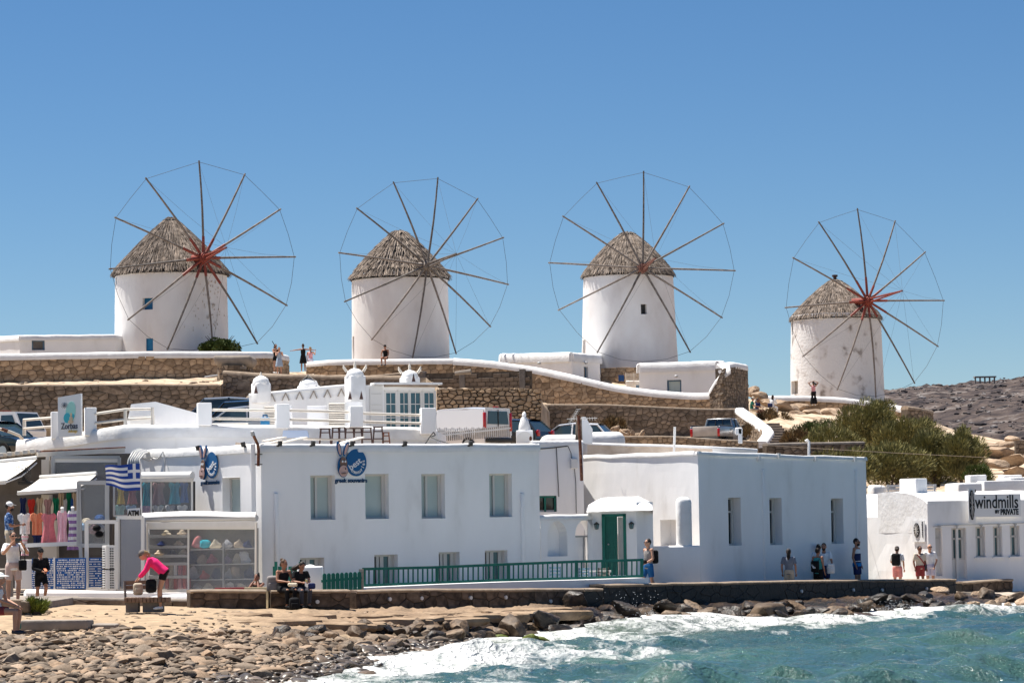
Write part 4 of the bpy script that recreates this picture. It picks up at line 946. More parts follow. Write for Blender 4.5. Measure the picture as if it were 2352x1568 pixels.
# courtyard wall with two arches
t = thing('courtyard_wall', 'low white courtyard wall with two round arched niches', 'wall', P(1300, 1345, 96.4))
CF = Facade(XY(1241, 95.2), XY(1350, 97.0)); zt = Zat(1290, 1181, 96); z0 = .8
def archpoly(x0, x1, yt, yb, n=10):
    u0, u1 = CF.uv(x0, (yt + yb) / 2)[0], CF.uv(x1, (yt + yb) / 2)[0]; zt_ = CF.uv((x0 + x1) / 2, yt)[1]; zb_ = CF.uv((x0 + x1) / 2, yb)[1]; r_ = (u1 - u0) / 2
    return [(u0, zb_)] + [((u0 + u1) / 2 - r_ * cos(pi * i / n), zt_ - r_ + r_ * sin(pi * i / n)) for i in range(n + 1)] + [(u1, zb_)]
arches = [archpoly(1257, 1303, 1196, 1277), archpoly(1322, 1364, 1194, 1330)]
mb = MB(); top = zt - .05
segs = []; u = 0
for A in arches:
    mb.poly(CF.pt(u, z0), CF.pt(A[0][0], z0), CF.pt(A[0][0], top), CF.pt(u, top))
    up = A[1:-1]
    for p, q in zip(up, up[1:]): mb.poly(CF.pt(p[0], p[1]), CF.pt(q[0], q[1]), CF.pt(q[0], top), CF.pt(p[0], top))
    if A[0][1] > z0: mb.poly(CF.pt(A[0][0], z0), CF.pt(A[-1][0], z0), CF.pt(A[-1][0], A[-1][1]), CF.pt(A[0][0], A[0][1]))
    for p, q in zip(A, A[1:]): mb.poly(CF.pt(*p), CF.pt(*q), CF.pt(*q, -.35), CF.pt(*p, -.35))
    mb.poly(CF.pt(*A[0]), CF.pt(*A[-1]), CF.pt(*A[-1], -.35), CF.pt(*A[0], -.35)); u = A[-1][0]
mb.poly(CF.pt(u, z0), CF.pt(CF.L, z0), CF.pt(CF.L, top), CF.pt(u, top))
mb.poly(CF.pt(0, top), CF.pt(CF.L, top), CF.pt(CF.L, top, -.35), CF.pt(0, top, -.35)); mb.build('wall', 'plaster', t)
mb = MB(); mb.prism([CF.pt(*p, -.34) for p in arches[0]], -CF.n * .05); mb.build('niche_back', 'plaster', t)
A = arches[1]; sp = A[0][1] + (A[5][1] - A[0][1]) * .72
mb = MB(); mb.prism([CF.pt(A[0][0], z0, -.28), CF.pt(lerp(A[0][0], A[-1][0], .78), z0, -.28), CF.pt(lerp(A[0][0], A[-1][0], .78), sp, -.28), CF.pt(A[0][0], sp, -.28)], -CF.n * .05); mb.build('door', 'slate_blue' if False else 'plaster', t)
mb = MB(); mb.beam(CF.pt(A[0][0], sp + .03, -.26), CF.pt(A[-1][0], sp + .03, -.26), .08, .06); mb.beam(CF.pt(lerp(A[0][0], A[-1][0], .8), z0, -.26), CF.pt(lerp(A[0][0], A[-1][0], .8), sp, -.26), .05, .05, up=CF.n); mb.build('door_frame', 'grey_metal', t)
mb = MB(); cap_strip(mb, [CF.pt(CF.L * k / 6 - .1 + .05 * k, zt, -.17) for k in range(7)], .42, .16); mb.build('coping', 'whitewash', t, smooth=70)
# ---------------------------------------------------------------- white house behind (junction box wall) and the shaded corner house
t = thing('white_house', 'plain white house wall with cables and a meter box', 'building', XY(1290, 103.5))
HF = Facade(XY(1225, 104), XY(1342, 104.5)); hw = HF.rect(1228, 1138, 1279, 1175); mb = MB(); z1 = Zat(1300, 1014, 104)
HF.wall(mb, .8, z1, [hw], rev=.2); mb.poly(HF.pt(0, z1), HF.pt(HF.L, z1), HF.pt(HF.L, z1, -5), HF.pt(0, z1, -5)); mb.build('wall', 'plaster', t)
fo = window(HF, hw, t, rev=.2, style='single')
mb = MB(); 
for u in (hw[0] + .04, lerp(hw[0], hw[2], .5), hw[2] - .04): mb.beam(HF.pt(u, hw[1], -.1), HF.pt(u, hw[3], -.1), .06, .06, up=HF.n)
mb.beam(HF.pt(hw[0], hw[3] - .03, -.1), HF.pt(hw[2], hw[3] - .03, -.1), .06, .07); mb.build('green_frame', 'green_paint', t)
mb = MB(); cap_strip(mb, [HF.pt(HF.L * k / 5, z1 + .06, -.15) for k in range(6)], .35, .18); mb.build('parapet', 'whitewash', t, smooth=70)
def wire(name, label, pts, r=.015, m='dark_metal', sag=0, cat='cable'):
    mb = MB(); q = []
    for a, b in zip(pts, pts[1:]): q += [a.lerp(b, i / 6) - V((0, 0, sag * sin(pi * i / 6))) for i in range(6)]
    q.append(pts[-1]); mb.tube(q, r, 5); return mb.build(name, m, label=label, cat=cat)
hp_ = lambda x, y, d=.03: HF.pt(HF.uv(x, y)[0], HF.uv(x, y)[1], d)
wire('cable', 'dark cable looping along the top of the plain white house', [hp_(1232, 1031), hp_(1262, 1029), hp_(1303, 1024)], .02)
wire('cable', 'thin cable hanging down the white wall left of the meter box', [hp_(1277, 1026), hp_(1280, 1080), hp_(1283, 1140)], .014)
wire('cable', 'thin cable dropping from the meter box to the porch', [hp_(1319, 1076), hp_(1322, 1110), hp_(1323, 1178)], .012)
wire('cable', 'cable feeding down into the meter box', [hp_(1304, 1024), hp_(1311, 1040), hp_(1312, 1056)], .012)
mb = MB(); mb.rbox(hp_(1317, 1064, .08), (.24, .14, .36), .03, HF.ang); mb.build('meter_box', 'white_metal', label='white meter box on the plain house wall', cat='box')
# house with lit left wall and shaded right wall
A0, A1, A2 = XY(1338, 106), XY(1606, 99.5), XY(1992, 105.5)
t = thing('corner_house', 'big white house with a shaded blue grey front and three slit windows', 'building', V((A1.x + 2, A1.y + 3, .8)))
NF = Facade(A1, A2); MF = Facade(A0, A1)
hn = [NF.rect(1673, 1142, 1702, 1252), NF.rect(1768, 1143, 1796, 1251), NF.rect(1909, 1144, 1937, 1248)]
hm = [MF.rect(1517, 1193, 1558, 1252)]
z_ = [Zat(1338, 1045, 106), Zat(1606, 1036, 99.5), Zat(1992, 1049, 105.5)]
A3 = A2 + NF.n * -7; A4 = A0 + V((2.5, 5, 0))
body(t, [A0, A1, A2, A3, A4], [z_[0], z_[1], z_[2], z_[2], z_[0]], .6, {0: hm, 1: hn}, rev=.42, par=.22, parh=.12)
for h in hn: window(NF, h, t, rev=.42, style='casement')
mb = MB(); h = hm[0]; mb.prism([MF.pt(h[0], h[1], -.4), MF.pt(h[2], h[1], -.4), MF.pt(h[2], h[3], -.4), MF.pt(h[0], h[3], -.4)], -MF.n * .04); mb.build('niche_back', 'plaster', t)
for x, y0 in ((1740, 1053), (1870, 1053), (1960, 1054), (1785, 1046)):
    u, z = NF.uv(x, y0); mb = MB(); mb.box(NF.pt(u, z, .06), (.09, .12, .16), NF.ang); mb.build('spout', 'white_metal', t)
for x, y0 in ((1752, 1077), (1965, 1078)):
    u, z = NF.uv(x, y0); mb = MB(); mb.rbox(NF.pt(u, z / 2 + .3, .01), (.13, .08, z - .6), .035, NF.ang); mb.build('drain_casing', 'plaster', t, smooth=50)
# buttress with rounded top and the low parapet joining it to the porch
t = thing('buttress', 'rounded white buttress pillar beside the wall niche', 'pillar', XY(1572, 98.8))
mb = MB(); qa, qb = P(1556, 1285, 98.6), P(1588, 1140, 98.6); mb.rbox(V(((qa.x + qb.x) / 2, 98.85, (qa.z + qb.z) / 2)), (qb.x - qa.x, .5, qb.z - qa.z), .2, .25, seg=4); mb.build('pillar', 'whitewash', t, smooth=60)
mb = MB(); qa, qb = P(1498, 1345, 98.2), P(1607, 1252, 98.4); mb.rbox(V(((qa.x + qb.x) / 2, 98.85, (qa.z + qb.z) / 2)), (qb.x - qa.x + .1, .6, qb.z - qa.z), .06, .0); mb.build('low_wall', 'plaster', t, smooth=50)
# roof parapets behind
t = thing('roof_parapet', 'pinkish beige rooftop parapet wall behind the corner house', 'wall', XY(1540, 111))
RF = Facade(XY(1352, 111), XY(1640, 110)); mb = MB(); za, zb_ = Zat(1352, 1018, 111), Zat(1640, 1026, 110)
RF.wall(mb, 4.6, lambda u: lerp(za, zb_, u / RF.L)); mb.grid(4, 1, lambda u, v: RF.pt(u * RF.L, lerp(za, zb_, u), -.25 * v)); mb.build('wall', 'beige_plaster', t)
R2 = Facade(XY(1640, 110), XY(1743, 112)); mb = MB(); R2.wall(mb, 4.2, lambda u: lerp(zb_, Zat(1743, 1032, 112), u / R2.L)); mb.grid(4, 1, lambda u, v: R2.pt(u * R2.L, lerp(zb_, Zat(1743, 1032, 112), u), -.25 * v)); mb.build('return_wall', 'plaster', t)
mb = MB(); cap_strip(mb, [RF.pt(RF.L * k / 5, lerp(za, zb_, k / 5) + .04, -.12) for k in range(6)] + [R2.pt(R2.L * k / 3, lerp(zb_, Zat(1743, 1032, 112), k / 3) + .04, -.12) for k in range(1, 4)], .3, .09); mb.build('coping', 'whitewash', t, smooth=70)
# rounded white roof domes and chimney stub behind
for x0, x1, y0, y1, Y, lb in ((1240, 1335, 996, 1018, 113, 'low white vaulted roof beside the chimney urn'), (1325, 1436, 990, 1020, 114, 'white barrel roof end below the parked white hatchback')):
    a, b = P(x0, y1, Y), P(x1, y0, Y); mb = MB(); mb.rbox(V(((a.x + b.x) / 2, Y + 1.5, (a.z + b.z) / 2 - .3)), (b.x - a.x, 3, b.z - a.z + .6), .33, seg=4, jit=.03); mb.build('vaulted_roof', 'whitewash', smooth=60, label=lb, cat='roof')
t = thing('chimney_urn', 'white plaster finial on a pedestal with a rusty round plate', 'chimney', P(1206, 1012, 110))
q = P(1205, 1010, 110); mb = MB(); mb.lathe([(.17, .42), (.24, .52), (.20, .75), (.13, .98), (.07, 1.05), (.09, 1.1), (.05, 1.2), (.0, 1.26)], 12, q - V((0, 0, .2))); mb.v = [v + noise.noise_vector(v * 5) * .03 for v in mb.v]; mb.build('finial', 'whitewash', t, smooth=50)
mb = MB(); mb.rbox(q + V((0, 0, 0)), (.62, .5, .7), .03); mb.build('pedestal', 'plaster', t)
mb = MB(); mb.tube([q + V((0, -.26, 0)), q + V((0, -.30, 0))], .30, 24); o = mb.build('plate', 'white_metal', t); mb = MB(); mb.tube([q + V((.0, -.30, -.2)), q + V((.0, -.36, -.2))], .06, 8); mb.ell(q + V((.22, -.30, .03)), (.05, .01, .1)); mb.build('rust_spot', 'rust', o)
t = thing('broken_chimney', 'broken plaster chimney stub with bare stones behind the rusty pole', 'chimney', P(1345, 1015, 109))
a, b = P(1322, 1018, 109), P(1345, 960, 109); mb = MB(); mb.rbox(V(((a.x + b.x) / 2, 109.3, (a.z + b.z) / 2)), (b.x - a.x, .6, b.z - a.z), .06, jit=.08); mb.build('bare_stone', 'stone_grey', t)
a, b = P(1340, 1018, 108.9), P(1360, 962, 108.9); mb = MB(); mb.prism([P(1338, 1018, 109), P(1361, 1018, 109), P(1361, 985, 109), P(1345, 957, 109), P(1336, 957, 109)], (0, .6, 0)); mb.build('plaster', 'plaster', t)
mb = MB(); mb.tube([P(1329, 955, 103.4), P(1333, 1030, 103.2), P(1336, 1103, 103)], .055, 8); mb.build('rusty_pole', 'rust', label='tall rusty iron pole against the plain white house', cat='pole')
t = thing('tv_antenna', 'thin television antenna beside the rusty pole', 'antenna', P(1322, 975, 104)); mb = MB(); mb.tube([P(1302, 962, 104), P(1372, 960, 104)], .012, 5)
for x in range(1318, 1372, 6): mb.tube([P(x, 957, 103.8), P(x + 1, 965, 104.2)], .007, 4)
mb.build('boom', 'grey_metal', t); mb = MB(); mb.tube([P(1329, 940, 103.9), P(1308, 972, 104), P(1316, 984, 104)], .01, 5)
for k in range(8): a = P(1329 - 2.4 * k, 940 + 4 * k, 103.9); mb.tube([a - V((.1, 0, 0)), a + V((.08, 0, .02))], .006, 4)
mb.build('reflector', 'grey_metal', t)
mb = MB(); mb.tube([P(1550, 980, 109), P(1548, 1040, 109)], .045, 8); mb.build('vent_pipe', 'white_metal', label='thin white vent pipe on the beige rooftop parapet', cat='pipe')
mb = MB(); mb.rbox(P(1700, 1000, 112), (.16, .1, .6), .03); mb.rbox(P(1697, 990, 112), (.28, .1, .28), .05); mb.build('roof_stub', 'plaster', label='small chipped white post on the roof before the pickup truck', cat='post')
# ---------------------------------------------------------------- beach bar house on the right
C0, C1, C2 = XY(1985, 118), XY(2131, 113.8), XY(2620, 117.5)
t = thing('beach_bar', 'low white beach bar with small windows and a name board', 'building', V((C1.x + 3, C1.y + 4, .5)))
WF = Facade(C1, C2); WL = Facade(C0, C1)
hd = [WF.rect(2149, 1212, 2164, 1322), WF.rect(2186, 1212, 2220, 1330)]; hwn = [WF.rect(2241, 1209, 2263, 1279), WF.rect(2281, 1208, 2302, 1278), WF.rect(2320, 1207, 2342, 1277), WF.rect(2362, 1206, 2384, 1276), WF.rect(2402, 1205, 2424, 1275)]
zt = Zat(2131, 1150, 113.5); mb = MB()
WF.wall(mb, .3, zt, hd + hwn, rev=.22, amp=.03); WL.wall(mb, .3, Zat(2060, 1186, 117), amp=.03)
mb.poly(C2, C2 + V((1, 6, 0)), C2 + V((1, 6, zt)), C2 + V((0, 0, zt))); mb.build('wall', 'plaster', t)
vault = MB()
def vf(u, v):
    a = WF.pt(u * WF.L, 0); z = zt - .1 + .48 * sin(min(1, v * 1.3) * pi / 2) ** .8; d = 3.6 * v ** 1.25
    e0 = C1 + (C0 - C1).normalized() * d; e1 = C2 - WF.n * d; p = e0.lerp(e1, u) + V((0, 0, z)); return p + V((0, 0, .04 * fbm(p * .9, 3)))
vault.grid(40, 12, vf); lp = [vf(0, k / 12) for k in range(13)]; vault.poly(*(lp + [V((lp[-1].x, lp[-1].y, zt - 1.2)), V((lp[0].x, lp[0].y, zt - 1.2))]))
zl = Zat(2060, 1186, 117)
def vl(u, v):
    a = WL.pt(u * WL.L, 0); z = zl - .05 + (Zat(2060, 1130, 119) - zl) * sin(v * pi / 2) ** .9; p = a + V((.15 * v, 3.2 * v, z)) ; return p + V((0, 0, .03 * fbm(p * .9, 3)))
vault.grid(20, 10, vl); vault.build('vaulted_roof', 'whitewash', t, smooth=80)
for h in hwn: window(WF, h, t, rev=.22, style='pair')
for h in hd:
    window(WF, (h[0], h[1] + .75, h[2], h[3]), t, rev=.22, style='pair', name='glazed_door'); mb = MB(); mb.prism([WF.pt(h[0], h[1], -.16), WF.pt(h[2], h[1], -.16), WF.pt(h[2], h[1] + .75, -.16), WF.pt(h[0], h[1] + .75, -.16)], -WF.n * .05); mb.build('door_panel', 'white_metal', t)
u = lerp(hd[1][0], hd[1][2], .45); mb = MB(); mb.beam(WF.pt(u, hd[1][1], -.1), WF.pt(u, hd[1][3], -.1), .1, .08, up=WF.n); mb.build('meeting_stile', 'white_metal', t)
for h in hwn: mb = MB(); mb.box(WF.pt((h[0] + h[2]) / 2, h[1] - .03, .02), (h[2] - h[0] + .16, .12, .06), WF.ang); mb.build('sill', 'plaster', t)
a, b = P(2084, 1176, 115.5), P(2122, 1098, 115.5); mb = MB(); mb.rbox(V(((a.x + b.x) / 2, 116.1, (a.z + b.z) / 2 - .2)), ((b.x - a.x) * .86, 1.0, b.z - a.z + .4), .04, R(33)); mb.build('chimney', 'plaster', t, smooth=40)
# roof terrace pieces behind
for i, (x0, y0, x1, y1, Y, dY, lb, r_) in enumerate([(2001, 1113, 2034, 1134, 121, 1, 'rounded white roof seat end left of the beach bar chimney', .15), (2192, 1108, 2250, 1134, 123, 2, 'curved white roof wall behind the beach bar name board', .1), (2225, 1090, 2264, 1112, 125, .8, 'upright white roof block right of the bar chimney', .05), (2252, 1102, 2352, 1132, 124, 2, 'broad white roof block above the bar name board', .04), (2310, 1094, 2460, 1130, 126, 2, 'long white roof wall at the right edge', .05), (2302, 1090, 2345, 1102, 128, .8, 'topmost small white roof block near the sandy bank', .05)]):
    a, b = P(x0, y1, Y), P(x1, y0, Y); mb = MB(); mb.rbox(V(((a.x + b.x) / 2, Y + dY / 2, (a.z + b.z) / 2 - .2)), (b.x - a.x, dY, b.z - a.z + .4), r_, R(8), seg=3, jit=.03); mb.build('roof_block', 'whitewash', smooth=50, label=lb, cat='roof wall')
t = thing('roof_bench', 'white slatted bench back on the beach bar roof', 'bench', P(2060, 1134, 121))
for y in (1116, 1123, 1130):
    a, b = P(2036, y, 120.5), P(2150, y - 2, 122); mb = MB(); mb.beam(a, b, .05, .10); mb.build('slat', 'white_metal', t)
for x in (2040, 2095, 2146): a, b = P(x, 1112, 121), P(x, 1136, 121); mb = MB(); mb.beam(a, b, .08, .05); mb.build('post', 'white_metal', t)
# name boards
t = thing('name_board', 'white board reading windmills with a dark wheel emblem', 'sign', WF.pt(WF.uv(2290, 1190)[0], WF.uv(2290, 1190)[1]))
h = WF.rect(2236, 1134, 2344, 1186, .2); mb = MB(); mb.box(WF.pt((h[0] + h[2]) / 2, (h[1] + h[3]) / 2, .2), (h[2] - h[0], .04, h[3] - h[1]), WF.ang); mb.build('board', 'sign_white', t)
u, z = WF.uv(2290, 1166, .23); s = WF.fr(u, z, .225); mb = text_mb('windmills', .62, lambda a, b, c: s(a * .92, b * 1.15, c), bold=.006, xs=.9); mb.build('lettering', 'sign_black', t)
u, z = WF.uv(2319, 1182, .23); s2 = WF.fr(u, z, .225); mb = text_mb('BY', .16, lambda a, b, c: s2(a - .55, b + .08, c), bold=.012); q = text_mb('PRIVATE', .30, lambda a, b, c: s2(a, b + .02, c), bold=.012, xs=.72); mb.add(q.v, q.f); mb.build('lettering', 'sign_black', t)
def emblem(par, Fd, x, y, w, h_, d, bk=None):
    u, z = Fd.uv(x, y, d); s = Fd.fr(u, z, d)
    pts = [(w * cos(a) * (1 + .06 * (i % 2)), h_ * sin(a)) for i, a in enumerate([2 * pi * i / 12 + .2 for i in range(12)])]
    mb = MB(); mb.prism([s(p[0], p[1], 0) for p in pts], Fd.n * .03); mb.build('emblem', 'sign_black', par)
    mb = MB()
    for i in range(6): a = pi * i / 6 + .3; mb.beam(s(-w * .9 * cos(a), -h_ * .9 * sin(a), .04), s(w * .9 * cos(a), h_ * .9 * sin(a), .04), .012 * w / .3 + .006, .015, up=Fd.n)
    mb.build('emblem_spoke', 'frame', par)
a0, b0, a1, b1 = WF.rect(2224, 1121, 2239, 1200, .24); mb = MB(); mb.box(WF.pt((a0 + a1) / 2, (b0 + b1) / 2, .25), (a1 - a0, .03, b1 - b0), WF.ang); mb.build('side_board', 'sign_white', t)
emblem(t, WF, 2232, 1159, .11, .58, .28)
t = thing('wall_plaque', 'small white plaque with dark wheel emblem on the bar side wall', 'sign', WL.pt(WL.uv(2110, 1245)[0], WL.uv(2110, 1245)[1]))
h = WL.rect(2096, 1195, 2124, 1244, .05); mb = MB(); mb.box(WL.pt((h[0] + h[2]) / 2, (h[1] + h[3]) / 2, .05), (h[2] - h[0], .03, h[3] - h[1]), WL.ang); mb.build('board', 'sign_white', t)
emblem(t, WL, 2106, 1217, .19, .28, .07)
u, z = WL.uv(2118, 1215, .08); s = WL.fr(u, z, .075); mb = text_mb('windmills', .16, lambda a, b, c: s(-b * .9 + .05, a, c)); mb.build('lettering', 'sign_black', t)
wp = lambda x, y, d=.05: WF.pt(WF.uv(x, y)[0], WF.uv(x, y)[1], d)
wire('conduit', 'thin conduit with lamps running along the beach bar front', [wp(2142, 1209, .04), wp(2160, 1206), wp(2240, 1204), wp(2330, 1201), wp(2420, 1198)], .014, 'grey_metal', cat='conduit')
for i, x in enumerate((2155, 2195, 2251, 2291, 2329)):
    mb = MB(); q = wp(x, 1207 - i, .09); mb.box(q, (.09, .1, .05), WF.ang); mb.tube([q + V((0, 0, .0)), q - V((0, 0, .13))], .035, 8); mb.build('spot_lamp', 'grey_metal', label='small grey spot lamp above the bar %s' % ('side door', 'double door', 'first small window', 'second small window', 'third small window')[i], cat='lamp', group='spot lamps on the beach bar')
mb = MB(); q = P(2237, 1127, 116); mb.box(q, (.14, .16, .12)); mb.tube([q - V((0, 0, .05)), q - V((.05, 0, .35))], .02, 6); mb.build('spot_lamp', 'dark_metal', label='dark spot lamp perched above the wheel emblem', cat='lamp')
# ================================================================ ROOF TERRACE ABOVE THE SHOPS
mk('cream_rail', [(.66, .60, .52), (.74, .68, .60)], scale=4, rough=.6)
t = thing('roof_terrace', 'long white roof terrace wall with posts and cream rails', 'terrace', V((-9, 102, 1)))
TP = [(41, 1009, 104), (120, 1000, 102.5), (287, 975, 100.6), (459, 974, 100.6), (633, 975, 101.2), (812, 978, 102.8), (962, 980, 104), (1003, 983, 104.3)]
tops = [P(*q) for q in TP]; pa = Path(tops); mb = MB()
mb.grid(60, 6, lambda a, b: pa.pos(a * pa.L, lerp(2.2, pa.at(a * pa.L)[0].z - .15, b), .02 * fbm((a * 30, b * 2, 3), 2) + .12 * (1 - b)))
mb.poly(*([p - V((0, 0, .2)) for p in tops] + [tops[-1] + V((0, 6, -.2)), tops[0] + V((-1, 6, -.2))])); e_ = tops[-1]
mb.poly(V((e_.x, e_.y, 2)), V((e_.x + .2, e_.y + 6, 2)), V((e_.x + .2, e_.y + 6, e_.z - .1)), V((e_.x, e_.y, e_.z - .1)))
mb.build('wall', 'plaster', t, smooth=50)
mb = MB(); cap_strip(mb, [pa.pos(pa.L * k / 40, pa.at(pa.L * k / 40)[0].z, -.22) for k in range(41)], .62, .42, seg=8, amp=.02); mb.build('rounded_coping', 'whitewash', t, smooth=80)
def tpost(x0, x1, yt, yb, Y, dep=.45):
    a, b = P(x0, yb, Y), P(x1, yt, Y); mb = MB(); mb.rbox(V(((a.x + b.x) / 2, Y + dep / 2, (a.z + b.z) / 2)), ((b.x - a.x) * .8, dep, b.z - a.z), .025, R(12)); mb.build('post', 'plaster', t)
for q in ((113, 133, 945, 1008, 102.3), (189, 222, 935, 1000, 101.4), (448, 487, 924, 977, 100.5), (628, 666, 927, 984, 100.9), (798, 835, 932, 981, 102.4), (962, 1003, 936, 997, 103.6)): tpost(*q)
def rail(pts, r=.045):
    mb = MB(); mb.tube([P(*q) for q in pts], r, 8); mb.build('rail', 'cream_rail', t, smooth=60)
for q in ([(54, 964, 103.6), (122, 959, 102.5)], [(54, 984, 103.6), (122, 979, 102.5)], [(214, 951, 101.5), (287, 940, 100.9), (348, 939, 101.2)], [(214, 972, 101.5), (287, 963, 100.9), (348, 960, 101.2)], [(486, 941, 100.7), (632, 942, 101.1)], [(486, 961, 100.7), (632, 963, 101.1)], [(664, 942, 101.3), (805, 946, 102.6)], [(664, 963, 101.3), (805, 967, 102.6)], [(832, 949, 102.8), (966, 953, 103.8)], [(832, 968, 102.8), (966, 972, 103.8)], [(486, 975, 108), (570, 974, 108)]): rail(q)
for x, a, b, Y in ((56, 962, 1000, 103.6), (288, 942, 985, 100.9), (350, 935, 978, 101.2)): mb = MB(); mb.tube([P(x, a, Y), P(x, b, Y)], .06, 8); mb.build('rail_post', 'cream_rail', t)
mb = MB(); mb.prism([P(301, 928, 102.2), P(357, 922, 102.2), P(462, 951, 102.2), P(470, 985, 102.2), P(288, 985, 102.2)], (0, .25, 0)); mb.build('gable_wall', 'plaster', t)
mb = MB(); mb.box(P(328, 964, 101.9), (.85, .05, .28)); mb.build('display_board', 'white_metal', t)
# tall restaurant sign
t = thing('roof_sign', 'tall white roof sign with blue painting lettered Zorbas', 'sign', P(158, 1003, 101.6))
sf = Facade(P(133, 950, 101.9).xy, P(186, 950, 101.4).xy); u1 = sf.L; zb_, zt = Zat(158, 1004, 101.7), Zat(158, 908, 101.7)
mb = MB(); mb.prism([sf.pt(0, zb_), sf.pt(u1, zb_ + .05), sf.pt(u1, zt + .05), sf.pt(0, zt - .05)], -sf.n * .08); mb.build('board', 'sign_white', t)
mk('sea_green', (.35, .66, .60), rough=.6); mk('sea_blue', (.05, .42, .52), rough=.6); mk('sign_tan', (.62, .48, .33), rough=.6); mk('sign_yellow', (.72, .52, .18), rough=.6); mk('sign_grey', (.09, .10, .13), rough=.6)
def blob2(par, nm, cx, cy, rx, ry, d, m, n=24, th=.012, sk_=0):
    mb = MB(); mb.prism([sf.pt(u1 * (cx + rx * cos(a) + sk_ * sin(a)), lerp(zb_, zt, cy + ry * sin(a)), d) for a in [2 * pi * i / n for i in range(n)]], sf.n * th); mb.build(nm, m, par)
blob2(t, 'painted_sky', .56, .60, .21, .25, .004, 'sea_green', sk_=.04); blob2(t, 'painted_sea', .42, .46, .15, .12, .018, 'sea_blue'); blob2(t, 'painted_sea', .66, .50, .07, .06, .019, 'sea_blue')
for q in ((.60, .45, .07, .05), (.60, .54, .045, .04), (.58, .37, .11, .045)): blob2(t, 'painted_figure', q[0], q[1], q[2], q[3], .032, 'sign_tan')
mb = MB()
for i in range(12): a = 2 * pi * i / 12; mb.beam(sf.pt(u1 * .3, lerp(zb_, zt, .765), .02), sf.pt(u1 * (.3 + .15 * cos(a)), lerp(zb_, zt, .765 + .075 * sin(a)), .02), .009, .009, up=sf.n)
mb.build('painted_windmill', 'sign_grey', t)
mb = text_mb('Zorbas', .30, lambda a, b, c: sf.pt(u1 * .5 + a, lerp(zb_, zt, .20) + b, .012 + c), xs=.82, bold=.003); mb.build('lettering', 'sign_grey', t)
mb = text_mb('delicatga', .15, lambda a, b, c: sf.pt(u1 * .64 + a, lerp(zb_, zt, .115) + b, .012 + c), shear=.3, xs=.75); mb.build('lettering', 'sign_yellow', t)
# ---------------------------------------------------------------- rooftop house with dovecote chimneys
t = thing('rooftop_house', 'white rooftop house with domed chimneys and glazed doors', 'building', P(800, 985, 112))
F1 = Facade(XY(575, 111.5), XY(800, 112)); mb = MB(); a, b = Zat(602, 899, 111.5), Zat(800, 884, 112)
F1.wall(mb, 5.2, lambda u: lerp(a - .1, b, u / F1.L)); mb.grid(4, 1, lambda u, v: F1.pt(u * F1.L, lerp(a - .1, b, u), -3 * v)); mb.build('wall', 'plaster', t)
mb = MB(); cap_strip(mb, [F1.pt(F1.L * k / 6, lerp(a - .06, b + .04, k / 6), -.1) for k in range(7)], .28, .12); mb.build('coping', 'whitewash', t, smooth=70)
def dove(x0, x1, yt, yb, Y, tri, horns):
    p, q = P(x0, yb, Y), P(x1, yt, Y); w = (q.x - p.x) * .74; c = V(((p.x + q.x) / 2, Y + .3, 0)); zt_ = q.z; hd = .3; mb = MB()
    mb.rbox(V((c.x, c.y, (p.z + zt_ - hd) / 2)), (w, w, zt_ - hd - p.z), .05, R(28), seg=2)
    mb.lathe([(w * .52, zt_ - hd - .06), (w * .55, zt_ - hd + .02), (w * .46, zt_ - hd * .45), (w * .28, zt_ - .06), (0.01, zt_)], 16, (c.x, c.y, 0)); o = mb.build('chimney', 'whitewash', t, smooth=50)
    for x in tri:
        y = (yt + yb) / 2 if len(tri) < 2 else lerp(yt, yb, .45); q = P(x, y, Y - .28); mb = MB(); mb.prism([q + V((-.07, -.06, -.16)), q + V((.07, -.06, -.16)), q + V((0, -.06, .16))], (0, .1, 0)); mb.build('vent', 'brown_metal', o)
    for dx in horns:
        q = V((c.x + dx * w * .5, c.y, zt_ - hd * (.4 if dx else 0) - .02)); mb = MB(); mb.tube([q, q + V((dx * .10, 0, .15)), q + V((dx * .12, 0, .26))], [.055, .05, .015], 6); mb.build('horn', 'cream', o)
dove(574, 622, 860, 926, 110.8, (588,), (-.01,)); dove(680, 735, 866, 895, 113, (), (.01,)); dove(790, 840, 843, 985, 110.9, (804, 830), (-1, 0, 1)); dove(916, 965, 847, 886, 112.5, (950,), (-1, 0, 1))
F3 = Facade(XY(838, 111.6), XY(1003, 112.6)); h0 = F3.rect(882, 896, 1000, 990); mb = MB(); z1 = Zat(920, 884, 112)
F3.wall(mb, 5.2, z1, [h0], rev=.12); mb.grid(4, 1, lambda u, v: F3.pt(u * F3.L, z1, -3 * v)); mb.poly(F3.pt(F3.L, 5.2), F3.pt(F3.L, 5.2, -3), F3.pt(F3.L, z1, -3), F3.pt(F3.L, z1)); mb.build('annex_wall', 'plaster', t)
mb = MB(); mb.box(F3.pt(F3.L * .6, z1 + .05, .02), (F3.L * .95, .5, .08), F3.ang); mb.build('roof_edge', 'whitewash', t)
for i in range(9): u = lerp(h0[0], h0[2], (i + .5) / 9); mb = MB(); mb.rbox(F3.pt(u, z1 - .03, .18), (.3, .12, .1), .03, F3.ang, jit=.03); mb.build('roof_stone', 'cap_stone', t)
pan = [(887, 911), (925, 938), (942, 956), (974, 999)]
